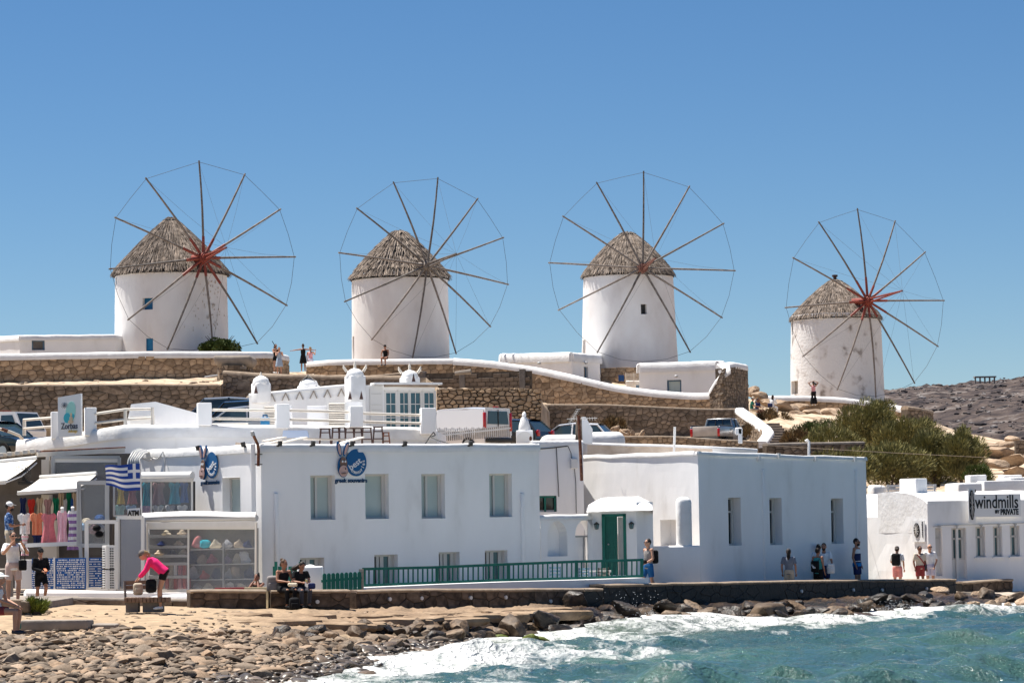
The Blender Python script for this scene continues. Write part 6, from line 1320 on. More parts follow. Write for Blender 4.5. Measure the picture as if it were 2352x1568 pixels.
for i, (x, y) in enumerate(((382, 1229), (418, 1228), (372, 1253), (410, 1252), (366, 1274), (396, 1274), (421, 1273))): mb = MB(); q = P(x, y, 90.7); mb.ell(q + V((0, 0, .04)), (.16, .14, .05)); mb.ell(q + V((0, 0, .08)), (.09, .09, .08)); mb.build('straw_hat', ('c_cream', 'c_beige', 'c_navy')[i % 3], smooth=60, label='%s hat on the white shelves, number %s from the top left' % (('cream', 'tan', 'navy')[i % 3], ('one', 'two', 'three', 'four', 'five', 'six', 'seven')[i]), cat='hat', group='hats in the lower display')
for i, (x, y, m_) in enumerate(((199, 1190, 'c_cream'), (229, 1182, 'c_blue'), (195, 1222 - 25, 'c_sky'), (229, 1203, 'c_print'), (214, 1205, 'c_mauve'))): mb = MB(); q = P(x, y + 10, 90.5); mb.ell(q, (.17, .05, .15)); mb.ell(q + V((0, -.04, 0)), (.1, .07, .09)); mb.build('straw_hat', m_, smooth=60, label=('cream', 'bright blue', 'pale blue', 'grey', 'mauve')[i] + ' hat hanging behind the tall glass screen', cat='hat', group='hats behind the glass screen')
# flag
t = thing('flag', 'blue and white striped Greek flag blowing left of its pole', 'flag', P(322, 1190, 88.2)); mk('flag_blue', (.02, .06, .30), rough=.8); mk('flag_white', (.74, .74, .76), rough=.8)
mb = MB(); mb.tube([P(322, 1056, 88.2), P(326, 1192, 88.2)], .02, 6); mb.build('pole', 'white_metal', t)
NU, NV = 36, 27; c0, c1, c2, c3 = P(322.5, 1064, 88.2), P(324, 1125, 88.2), P(243, 1112, 88.0), P(240, 1070, 87.9)
def fl(u, v):
    p = c0.lerp(c3, u).lerp(c1.lerp(c2, u), v); return p + V((0, .16 * sin(u * 7 + v * 2.2) * u, .03 * sin(u * 9 + v) * u - .10 * sin(pi * u) * (v * .9 - .1)))
mb.__init__(); mb.grid(NU, NV, fl); mm = []
for j in range(NV):
    for i in range(NU):
        s_ = j * 9 // NV; white = s_ % 2 == 1
        if s_ < 5 and i < 13: cx, cy = i, j; white = (5 <= i <= 7) or (6 <= j <= 8)
        mm.append(1 if white else 0)
mb.m = mm; mb.build('cloth', ['flag_blue', 'flag_white'], t, smooth=180)
# whitewashed kerb along the shop
mb = MB(); cap_strip(mb, [P(70, 1352, 87.6), P(110, 1354, 87), P(200, 1355, 86.6), P(300, 1357, 86.3), P(360, 1362, 86), P(440, 1363, 85.8), P(600, 1362, 85.6)], .5, .35, seg=6); mb.build('kerb', 'whitewash', smooth=70, label='wavy whitewashed kerb along the front of the shops', cat='kerb')
mb = MB(); pbox(mb, 60, 1361, 600, 1396, 86.3, .4, Y2=85.4); mb.build('plaster_step', 'plaster', label='white plastered step under the wavy kerb', cat='step')
# fans, bundled pipes, small things
t = thing('wall_fan', 'black round wall fan under the left awning', 'fan', P(48, 1103, 94)); q = P(51, 1087, 94); mb = MB(); 
for r_ in (.06, .14, .22, .27): mb.tube([q + V((r_ * cos(a), 0, r_ * sin(a))) for a in [2 * pi * i / 20 for i in range(21)]], .008, 4, cap=False)
for i in range(12): a = 2 * pi * i / 12; mb.beam(q, q + V((.27 * cos(a), 0, .27 * sin(a))), .008, .008)
mb.build('guard', 'dark_metal', t); mb = MB()
for i in range(3): a = 2 * pi * i / 3 + .4; mb.prism([q + V((0, .04, 0)), q + V((.22 * cos(a), .04, .22 * sin(a))), q + V((.22 * cos(a + .7), .08, .22 * sin(a + .7)))], (0, .01, 0))
mb.build('blade', 'dark_metal', t); mb = MB(); mb.rbox(q + V((.1, .1, -.3)), (.5, .2, .1), .03); mb.beam(q, q + V((.15, .15, -.3)), .05, .05); mb.build('bracket', 'dark_metal', t)
t = thing('pipe_bundle', 'bundle of grey pipes bending over the roof edge by the flag', 'pipes', P(308, 1075, 94))
for i in range(6): mb = MB(); x = 296 + 5 * i; mb.tube([P(x - 4, 1080, 94.2), P(x, 1055, 94.2), P(x + 10, 1037 + i, 94.5), P(x + 24, 1031 + i, 95.2)], .035, 6); mb.build('pipe', 'frame' if i % 2 else 'grey_metal', t, smooth=60)
wire('cable', 'drooping cable on the sunlit side wall of the souvenir shop', [P(325, 1048, 95), P(352, 1052, 94.7), P(374, 1038, 94.4)], .02, 'frame', .1)
wire('cable', 'vertical cable down to the dress window on the side wall', [P(374, 1036, 94.3), P(379, 1060, 94.2), P(378, 1088, 94.2)], .02, 'frame')
# ================================================================ GREEN FENCES AND RAILING
t = thing('green_gate', 'green picket gate with rounded tops between the stone walls', 'gate', P(785, 1378, 84.3)); Fg = Facade(XY(738, 84.0), XY(830, 84.6))
for i in range(9):
    x = 746 + i * 10.0; h = Fg.rect(x - 4.2, 1316 - i * .5, x + 4.2, 1376); mb = MB(); c = (h[0] + h[2]) / 2; w_ = (h[2] - h[0]) / 2
    mb.prism([Fg.pt(h[0], h[1]), Fg.pt(h[2], h[1]), Fg.pt(h[2], h[3] - w_)] + [Fg.pt(c + w_ * cos(a), h[3] - w_ + w_ * sin(a)) for a in (.5, 1.05, 1.57, 2.1, 2.64)] + [Fg.pt(h[0], h[3] - w_)], -Fg.n * .025); mb.build('picket', 'green_paint', t)
for y in (1330, 1362): h = Fg.rect(740, y - 3, 832, y + 3); mb = MB(); mb.beam(Fg.pt(h[0], h[1], -.05), Fg.pt(h[2], h[3], -.05), .04, .07); mb.build('rail', 'green_paint', t)
t = thing('green_gate', 'narrow green picket gate behind the sitting women', 'gate', P(660, 1345, 86.5))
for x in (631, 643, 655, 667, 679, 691): mb = MB(); a, b = P(x - 4, 1345, 86.5), P(x + 4, 1300, 86.5); mb.box(V(((a.x + b.x) / 2, 86.5, (a.z + b.z) / 2)), (b.x - a.x, .03, b.z - a.z)); mb.build('picket', 'green_paint', t)
for x in (634, 690): mb = MB(); a, b = P(x - 3, 1345, 86.4), P(x + 3, 1289, 86.4); mb.box(V(((a.x + b.x) / 2, 86.4, (a.z + b.z) / 2)), (b.x - a.x, .08, b.z - a.z)); mb.build('post', 'green_paint', t)
mb = MB(); mb.rbox(P(713, 1338, 85.6), (.72, .5, .95), .05); mb.build('gate_pier', 'plaster', smooth=50, label='low white gate pier behind the sitting women', cat='pier')
mb = MB(); mb.grid(10, 8, lambda u, v: P(lerp(688, 738, u), 1318, 85.9) + V((0, .5 * v - .25, .28 * sin(pi * min(1, u * 1.0)) ** .6 * sin(pi * v) ** .5))); mb.build('stair_curb', 'whitewash', smooth=70, label='curved white stair curb behind the sitting women', cat='curb')
mb = MB(); a, b = P(826, 1306, 84.7), P(834, 1372, 84.7); mb.rbox(V(((a.x + b.x) / 2, 84.7, (a.z + b.z) / 2)), (b.x - a.x + .04, .14, b.z - a.z), .01); mb.build('gate_post', 'pale_wood', label='weathered pinkish wooden gate post at the railing end', cat='post')
t = thing('green_railing', 'long green wooden railing with upright bars on a white plinth', 'railing', P(1150, 1345, 89)); RA = [(836, 1306, 1344, 85), (1004, 1302, 1337, 86.9), (1168, 1295, 1331, 88.7), (1324, 1289, 1327, 90.4), (1474, 1285, 1322, 92)]
for i, ((x0, t0, b0, Y0), (x1, t1, b1, Y1)) in enumerate(zip(RA, RA[1:])):
    A, B, C, D_ = P(x0, t0, Y0), P(x1, t1, Y1), P(x0, b0, Y0), P(x1, b1, Y1)
    for p, q in ((A, B), (C, D_)): mb = MB(); mb.beam(p, q, .08, .075); mb.build('rail', 'green_paint', t)
    n = (14, 13, 13, 12)[i]
    for k in range(1, n + 1): a, b = C.lerp(D_, k / (n + 1)), A.lerp(B, k / (n + 1)); mb = MB(); mb.beam(a, b, .045, .04, up=(0, 1, 0)); mb.build('baluster', 'green_paint', t)
for x, t0, b0, Y in RA: a, b = P(x, t0 - 3, Y), P(x, b0 + 3, Y); mb = MB(); mb.beam(b, a, .10, .10, up=(0, 1, 0)); mb.build('post', 'green_paint', t)
t = thing('plinth_wall', 'low white plinth wall under the green railing', 'wall', P(1150, 1352, 89)); tops = [P(x, b0 + 4, Y + .12) for x, t0, b0, Y in RA]; tops[0] = P(828, 1349, 84.9); tops[-1] = P(1478, 1326, 92.1); pa = Path(tops); mb = MB()
mb.grid(30, 3, lambda a, b: pa.pos(a * pa.L, lerp(.5, pa.at(a * pa.L)[0].z, b), .25)); mb.grid(30, 2, lambda a, b: pa.pos(a * pa.L, pa.at(a * pa.L)[0].z, lerp(.25, -.45, b))); mb.build('wall', 'plaster', t)
# courtyard floor, table and chairs behind the railing
mb = MB(); mb.grid(8, 2, lambda u, v: XY(lerp(820, 1560, u), lerp(lerp(85, 93, u), lerp(94, 99, u), v)) + V((0, 0, lerp(1.35, 1.2, u)))); mb.build('courtyard', 'bounce_paving', kind='structure', label='paved courtyard behind the green railing')
t = thing('cafe_table', 'white slatted table behind the railing near the green door', 'table', P(1368, 1335, 93)); mb = MB(); mb.box(P(1371, 1312, 93.4), (.95, .6, .05)); mb.build('top', 'white_metal', t)
for x in (1343, 1399): mb = MB(); mb.beam(P(x, 1312, 93.2), P(x, 1345, 93.2), .05, .05); mb.build('leg', 'white_metal', t)
mk('pale_blue', (.30, .44, .58), rough=.6)
for i, x in enumerate((1346 - 5, 1386)): t = thing('cafe_chair', ('pale blue slatted chair left of the white table', 'brownish chair tucked under the white table')[i], 'chair', P(x, 1340, 93)); [(lambda mb: (mb.box(P(x, y, 92.9), (.34, .04, .06)), mb.build('slat', ('pale_blue', 'pale_wood')[i], t)))(MB()) for y in (1306, 1313, 1320)]; [(lambda mb: (mb.beam(P(x + dx, 1303, 92.9), P(x + dx, 1345, 92.9), .04, .04), mb.build('leg', ('pale_blue', 'pale_wood')[i], t)))(MB()) for dx in (-11, 11)]
t = thing('cafe_chair', 'pale blue chair behind the railing below the first arch', 'chair', P(1275, 1345, 92)); [(lambda mb: (mb.box(P(1275, y, 92), (.34, .04, .05)), mb.build('slat', 'pale_blue', t)))(MB()) for y in (1303, 1311, 1319)]; [(lambda mb: (mb.beam(P(x, 1300, 92), P(x, 1345, 92), .04, .04), mb.build('leg', 'pale_blue', t)))(MB()) for x in (1263, 1287)]
# ================================================================ VEHICLES
mk('paint_white', (.72, .72, .73), rough=.25, coat=.6, spec=.5); mk('paint_dark', (.02, .024, .03), rough=.2, coat=.7, spec=.5); mk('paint_silver', (.33, .34, .36), rough=.3, coat=.5, metal=.5); mk('paint_black', (.008, .009, .012), rough=.15, coat=.8)
mk('tyre', (.015, .015, .015), rough=.9); mk('rim', (.5, .5, .5), rough=.3, metal=.8); mk('tail_red', (.45, .012, .015), rough=.2, coat=.6); mk('lamp_glass', (.55, .6, .65), rough=.08, coat=.8); mk('rear_primer', [(.42, .38, .34), (.5, .46, .42)], scale=4, rough=.6); mk('car_glass', (.03, .05, .06), rough=.04, spec=.9)
def car(name, label, cat, loc, rz, L, Wd, stations, paint, wheelb, wr=.32, extras=None, roofpaint=None):
    """stations: (x along length, z floor, z belt, z roof, halfwidth belt, halfwidth roof); local +x is the front"""
    t = thing(name, label, cat); loc = V(loc)
    lo = MB(); n = len(stations); prof = []
    for x, z0, zb, zr_, wb, wr2 in stations: prof.append([V((x, -wb * .94, z0)), V((x, -wb, lerp(z0, zb, .4))), V((x, -wb * .98, zb)), V((x, wb * .98, zb)), V((x, wb, lerp(z0, zb, .4))), V((x, wb * .94, z0))])
    vs = [p for r_ in prof for p in r_]; m = 6; fs = [(i * m + j, i * m + (j + 1) % m, (i + 1) * m + (j + 1) % m, (i + 1) * m + j) for i in range(n - 1) for j in range(m)] + [tuple(range(m))[::-1], tuple(range((n - 1) * m, n * m))]
    lo.add(vs, fs); lo.build('body', paint, t, smooth=35)
    cab = [(x, zb, zr_, wb, wr2) for x, z0, zb, zr_, wb, wr2 in stations if zr_ is not None]
    if cab:
        g = MB(); vs = []; m = 4
        for x, zb, zr_, wb, w2 in cab: vs += [V((x, -wb * .95, zb - .01)), V((x, -w2, zr_ - .05)), V((x, w2, zr_ - .05)), V((x, wb * .95, zb - .01))]
        k = len(cab); g.add(vs, [(i * m + j, i * m + (j + 1) % m, (i + 1) * m + (j + 1) % m, (i + 1) * m + j) for i in range(k - 1) for j in range(m)] + [tuple(range(m))[::-1], tuple(range((k - 1) * m, k * m))]); g.build('windows', 'car_glass', t, smooth=35)
        rf = MB(); rr = [c for c in cab if c[2] > c[1] + .25]
        rf.grid(len(rr) - 1, 8, lambda u, v: (lambda i, f: V((lerp(rr[i][0], rr[min(i + 1, len(rr) - 1)][0], f), (v - .5) * 2 * lerp(rr[i][4], rr[min(i + 1, len(rr) - 1)][4], f) * 1.03, lerp(rr[i][2], rr[min(i + 1, len(rr) - 1)][2], f) + .03 - .06 * abs(2 * v - 1) ** 3)))(min(int(u * (len(rr) - 1) + 1e-6), len(rr) - 1), 0)); 
        rf.grid(len(rr) - 1, 1, lambda u, v: (lambda c: V((c[0], -c[4] * 1.03, c[2] - .03 - .05 * v)))(rr[min(int(u * (len(rr) - 1) + 1e-6), len(rr) - 1)])); rf.grid(len(rr) - 1, 1, lambda u, v: (lambda c: V((c[0], c[4] * 1.03, c[2] - .03 - .05 * v)))(rr[min(int(u * (len(rr) - 1) + 1e-6), len(rr) - 1)]), flip=True)
        rf.build('roof', roofpaint or paint, t, smooth=60)
        pl = MB()
        for sgn in (-1, 1):
            for i in (0, len(cab) // 2, len(cab) - 1):
                c = cab[i]; d = rr[0] if i == 0 else (rr[-1] if i == len(cab) - 1 else c); pl.beam(V((c[0], sgn * c[3] * .955, c[1])), V((d[0], sgn * d[4] * 1.0, d[2] - .03)), .07, .05)
        pl.build('pillar', paint, t)
    for sx in wheelb:
        for sy in (-1, 1):
            w_ = MB(); y = sy * (Wd / 2 - .1); w_.tube([V((sx, y - .1, wr)), V((sx, y + .1, wr))], wr, 20); o = w_.build('wheel', 'tyre', t, smooth=40); w_ = MB(); w_.tube([V((sx, y + sy * .09, wr)), V((sx, y + sy * .115, wr))], wr * .66, 14); w_.build('rim', 'rim', o)
    if extras: extras(t)
    place(t, loc, rz); return t
def boxp(t, nm, c, s, m, par=None): mb = MB(); mb.rbox(c, s, min(s) * .3); return mb.build(nm, m, par or t, smooth=50)
SUV = [(-2.2, .35, .8, None, .80, 0), (-2.15, .32, .95, 1.0, .86, .7), (-1.75, .3, .98, 1.62, .88, .64), (-.6, .3, .97, 1.70, .90, .66), (.4, .3, .96, 1.66, .90, .66), (1.0, .3, .95, 1.10, .89, .74), (1.05, .3, .95, None, .89, 0), (1.9, .32, .88, None, .86, 0), (2.15, .36, .72, None, .78, 0)]
HATCH = [(-1.95, .35, .75, None, .76, 0), (-1.9, .3, .92, .98, .80, .66), (-1.45, .28, .93, 1.42, .82, .58), (-.3, .28, .92, 1.49, .84, .60), (.4, .28, .90, 1.42, .84, .60), (1.05, .28, .88, .95, .83, .72), (1.1, .28, .88, None, .83, 0), (1.75, .3, .78, None, .80, 0), (2.0, .34, .62, None, .72, 0)]
VAN = [(-2.2, .35, 1.0, None, .86, 0), (-2.18, .32, 1.05, 1.80, .88, .76), (-1.2, .3, 1.05, 1.86, .90, .78), (.4, .3, 1.02, 1.84, .90, .76), (.9, .3, 1.0, 1.55, .90, .74), (1.3, .3, .98, 1.05, .88, .76), (1.35, .3, .98, None, .88, 0), (2.0, .34, .8, None, .82, 0), (2.15, .4, .7, None, .76, 0)]
def lights(zt, xr, xf, w, rear='tail_red'):
    def f(t):
        for s in (-1, 1): boxp(t, 'tail_light', (xr, s * w, zt), (.08, .2, .26), rear); boxp(t, 'headlight', (xf, s * w, zt - .12), (.12, .3, .16), 'lamp_glass'); boxp(t, 'mirror', (.72, s * (w + .25), 1.0), (.12, .18, .13), 'dark_metal')
        boxp(t, 'bumper', (xr - .03, 0, .5), (.12, 1.5, .2), 'dark_metal'); boxp(t, 'number_plate', (xr - .06, 0, .68), (.03, .5, .11), 'sign_white')
    return f
def gz(x, Y): return V((P(x, 1000, Y).x, Y, hill_z(x, Y)))
def ground_from_top(x, ytop, Y, h): p = P(x, ytop, Y); return V((p.x, p.y, p.z - h))
car('parked_car', 'dark grey estate car parked behind the terrace gable', 'car', ground_from_top(492, 912, 122, 1.72), R(185), 4.3, 1.8, SUV, 'paint_dark', (-1.35, 1.3), extras=lights(.85, -2.2, 2.1, .66), roofpaint='paint_silver')
car('parked_car', 'black car parked nearest the louvred screen', 'car', ground_from_top(540, 920, 116.5, 1.72), R(183), 4.3, 1.8, SUV, 'paint_black', (-1.35, 1.3), extras=lights(.85, -2.2, 2.1, .66))
car('parked_car', 'silver car half hidden behind the terrace rails', 'car', ground_from_top(548, 933, 112.2, 1.5), R(186), 4.0, 1.7, HATCH, 'paint_silver', (-1.25, 1.25), extras=lights(.8, -1.95, 1.95, .6))
car('parked_car', 'small black rounded car at the left edge', 'car', ground_from_top(-8, 968, 108, 1.45), R(-38), 3.8, 1.7, HATCH, 'paint_black', (-1.2, 1.25), extras=lights(.78, -1.95, 1.9, .58))
def vanx(t):
    for s in (-1, 1): boxp(t, 'tail_light', (-2.2, s * .82, 1.25), (.1, .14, .75), 'tail_red')
    mb = MB(); mb.prism([V((-2.235, -.66, 1.15)), V((-2.235, .66, 1.15)), V((-2.225, .6, 1.68)), V((-2.225, -.6, 1.68))], (.02, 0, 0)); mb.build('rear_window', 'car_glass', t)
    mb = MB(); mb.beam(V((-2.25, 0, 1.0)), V((-2.24, 0, 1.75)), .03, .02); mb.build('door_seam', 'dark_metal', t); boxp(t, 'brake_light', (-2.12, 0, 1.87), (.06, .3, .04), 'tail_red')
    for s in (-1, 1): mb = MB(); mb.prism([V((-2.16, s * .905, .7)), V((.35, s * .915, .7)), V((.35, s * .80, 1.78)), V((-2.14, s * .80, 1.76))], (0, s * .012, 0)); mb.build('side_panel', 'paint_white', t)
    mb = MB(); mb.prism([V((-2.21, -.9, .7)), V((-2.21, .9, .7)), V((-2.2, .78, 1.82)), V((-2.2, -.78, 1.82))], (.02, 0, 0)); mb.build('rear_door', 'paint_white', t)
    boxp(t, 'bumper', (-2.26, 0, .5), (.12, 1.6, .2), 'dark_metal')
car('white_van', 'white panel van with red tail light and dark rear window', 'van', ground_from_top(1050, 939, 124.5, 1.86), R(140), 4.3, 1.85, VAN, 'paint_white', (-1.35, 1.35), extras=vanx)
car('parked_car', 'dark car with red tail light beside the white van', 'car', ground_from_top(1160, 963, 127, 1.49), R(150), 4.0, 1.7, HATCH, 'paint_dark', (-1.25, 1.25), extras=lights(.85, -1.97, 1.95, .62))
car('parked_car', 'white hatchback parked behind the rusty pole', 'car', ground_from_top(1310, 972, 137, 1.49), R(162), 4.1, 1.72, HATCH, 'paint_white', (-1.25, 1.25), extras=lights(.85, -1.97, 1.95, .62))
# pickup
t = thing('pickup_truck', 'old silver pickup truck seen from behind on the sandy lot', 'truck')
mb = MB(); mb.rbox((-1.3, 0, .68), (1.95, 1.55, .12), .03); mb.build('bed_floor', 'dark_metal', t)
for s in (-1, 1): boxp(t, 'bed_side', (-1.3, s * .75, .92), (1.95, .08, .5), 'paint_silver'); boxp(t, 'tail_light', (-2.29, s * .72, .85), (.04, .13, .38), 'tail_red'); boxp(t, 'mirror', (.75, s * .95, 1.15), (.08, .2, .24), 'dark_metal')
boxp(t, 'tailgate', (-2.26, 0, .90), (.06, 1.34, .5), 'rear_primer'); boxp(t, 'bumper', (-2.32, 0, .52), (.12, 1.5, .16), 'dark_metal')
for c_ in ((-1.3, 0, 1.19),): 
    for s in (-1, 1): mb = MB(); mb.tube([V((-2.25, s * .75, 1.2)), V((-.35, s * .75, 1.2))], .03, 6); mb.build('bed_rail', 'dark_metal', t)
mb = MB(); st = [(-.32, .55, 1.15), (-.3, .5, 1.15), (1.0, .5, 1.1), (2.0, .55, .98), (2.15, .6, .8)]; vs = []
for x, z0, z1 in st: vs += [V((x, -.76, z0)), V((x, -.80, (z0 + z1) / 2)), V((x, -.77, z1)), V((x, .77, z1)), V((x, .80, (z0 + z1) / 2)), V((x, .76, z0))]
mb.add(vs, [(i * 6 + j, i * 6 + (j + 1) % 6, i * 6 + 6 + (j + 1) % 6, i * 6 + 6 + j) for i in range(4) for j in range(6)] + [tuple(range(6))[::-1], tuple(range(24, 30))]); mb.build('cab_body', 'paint_silver', t, smooth=35)
mb = MB(); q = [(-.28, .74, 1.14), (-.18, .62, 1.55), (.45, .62, 1.55), (1.0, .72, 1.1)]; vs = [V((x, s * w, z)) for x, w, z in q for s in (-1, 1)]; mb.add(vs, [(0, 2, 3, 1), (2, 4, 5, 3), (4, 6, 7, 5), (0, 6, 4, 2), (1, 3, 5, 7), (0, 1, 7, 6)]); mb.build('windows', 'car_glass', t)
mb = MB(); mb.rbox((.14, 0, 1.57), (.72, 1.3, .07), .03); mb.build('roof', 'paint_silver', t, smooth=50)
mb = MB()
for s in (-1, 1): mb.beam(V((-.28, s * .74, 1.12)), V((-.19, s * .63, 1.57)), .07, .07); mb.beam(V((.47, s * .63, 1.56)), V((1.0, s * .73, 1.1)), .06, .06); mb.beam(V((.35, s * .66, 1.56)), V((.35, s * .76, 1.1)), .05, .05)
mb.build('pillar', 'paint_silver', t)
mb = MB(); [mb.beam(V((-.295, y, 1.16)), V((-.215, y * .9, 1.52)), .025, .025) for y in (-.2, .2)]; mb.build('window_bar', 'dark_metal', t)
for sx in (-1.35, 1.3):
    for s in (-1, 1): mb = MB(); mb.tube([V((sx, s * .72 - .1, .33)), V((sx, s * .72 + .1, .33))], .33, 18); o = mb.build('wheel', 'tyre', t, smooth=40); mb = MB(); mb.tube([V((sx, s * .82, .33)), V((sx, s * .84, .33))], .2, 12); mb.build('rim', 'rim', o)
place(t, ground_from_top(1655, 964, 157, 1.6), R(66), 1.04)
# flatbed truck cab at the left
t = thing('delivery_truck', 'small white truck with red rack bars at the left edge', 'truck'); mb = MB()
mb.add([V((-.7, -.75, .5)), V((.9, -.75, .5)), V((.95, -.75, 1.0)), V((.55, -.68, 1.75)), (V((-.7, -.68, 1.78))), V((-.7, .75, .5)), V((.9, .75, .5)), V((.95, .75, 1.0)), V((.55, .68, 1.75)), V((-.7, .68, 1.78))], [(0, 1, 2, 3, 4), (9, 8, 7, 6, 5), (0, 5, 6, 1), (1, 6, 7, 2), (2, 7, 8, 3), (3, 8, 9, 4), (4, 9, 5, 0)]); mb.build('cab', 'paint_white', t, smooth=30)
for s in (-1, 1): mb = MB(); mb.prism([V((-.1, s * .765, 1.0)), V((.78, s * .765, 1.0)), V((.45, s * .70, 1.62)), V((-.1, s * .70, 1.62))], (0, s * .01, 0)); mb.build('side_window', 'car_glass', t)
mb = MB(); mb.prism([V((.93, -.65, 1.05)), V((.93, .65, 1.05)), V((.6, .6, 1.68)), V((.6, -.6, 1.68))], (.02, 0, .01)); mb.build('windscreen', 'car_glass', t)
mb = MB(); mb.prism([V((-.71, -.4, 1.1)), V((-.71, .4, 1.1)), V((-.71, .38, 1.6)), V((-.71, -.38, 1.6))], (-.01, 0, 0)); mb.build('rear_window', 'car_glass', t)
for y in (-.7, -.25, .25, .7): mb = MB(); mb.beam(V((-.78, y, .8)), V((-.78, y, 1.85)), .04, .04); mb.build('rack_bar', 'red_paint', t)
mb = MB(); mb.beam(V((-.78, -.72, 1.85)), V((-.78, .72, 1.85)), .04, .04); mb.build('rack_bar', 'red_paint', t); boxp(t, 'bed', (-1.7, 0, .75), (1.9, 1.6, .35), 'paint_white')
for sx in (-1.9, .45):
    for s in (-1, 1): mb = MB(); mb.tube([V((sx, s * .65 - .09, .3)), V((sx, s * .65 + .09, .3))], .3, 16); mb.build('wheel', 'tyre', t, smooth=40)
place(t, ground_from_top(34, 941, 116, 1.85), R(-30))
# ================================================================ PEOPLE
for nm, c in (('w_white', (.70, .70, .70)), ('w_pinkbeige', (.52, .40, .36)), ('w_blueprint', (.05, .13, .32)), ('w_hotpink', (.78, .03, .16)), ('w_grey', (.24, .22, .21)), ('w_blue', (.02, .10, .26)), ('w_slate', (.16, .18, .22)), ('w_khaki', (.42, .36, .28)), ('w_tealshirt', (.06, .28, .28)), ('w_salmon', (.62, .25, .23)), ('w_maroon', (.26, .05, .05)), ('w_tan', (.52, .46, .38)), ('w_denim', (.34, .42, .52)), ('w_green', (.02, .12, .09)), ('w_pinktop', (.62, .30, .32)), ('w_charcoal', (.05, .05, .06)), ('w_boardblue', (.015, .16, .42)), ('w_lav', (.50, .48, .58)), ('w_greycap', (.16, .14, .13))): cloth(nm, c)
mk('w_bluefloral', [(.02, .05, .18), (.05, .16, .42), (.45, .55, .68)], scale=16, rough=.9, contrast=(.38, .62))
STAND = dict(pel=(0, 0, .94), wai=(0, .005, 1.08), che=(0, .01, 1.28), nek=(0, .015, 1.47), hed=(0, -.01, 1.625), sL=(-.185, .01, 1.41), eL=(-.245, .04, 1.14), wL=(-.24, -.05, .90), sR=(.185, .01, 1.41), eR=(.245, .04, 1.14), wR=(.24, -.05, .90), hL=(-.09, 0, .92), kL=(-.105, -.02, .50), aL=(-.11, .03, .08), hR=(.09, 0, .92), kR=(.105, -.02, .50), aR=(.11, .03, .08))
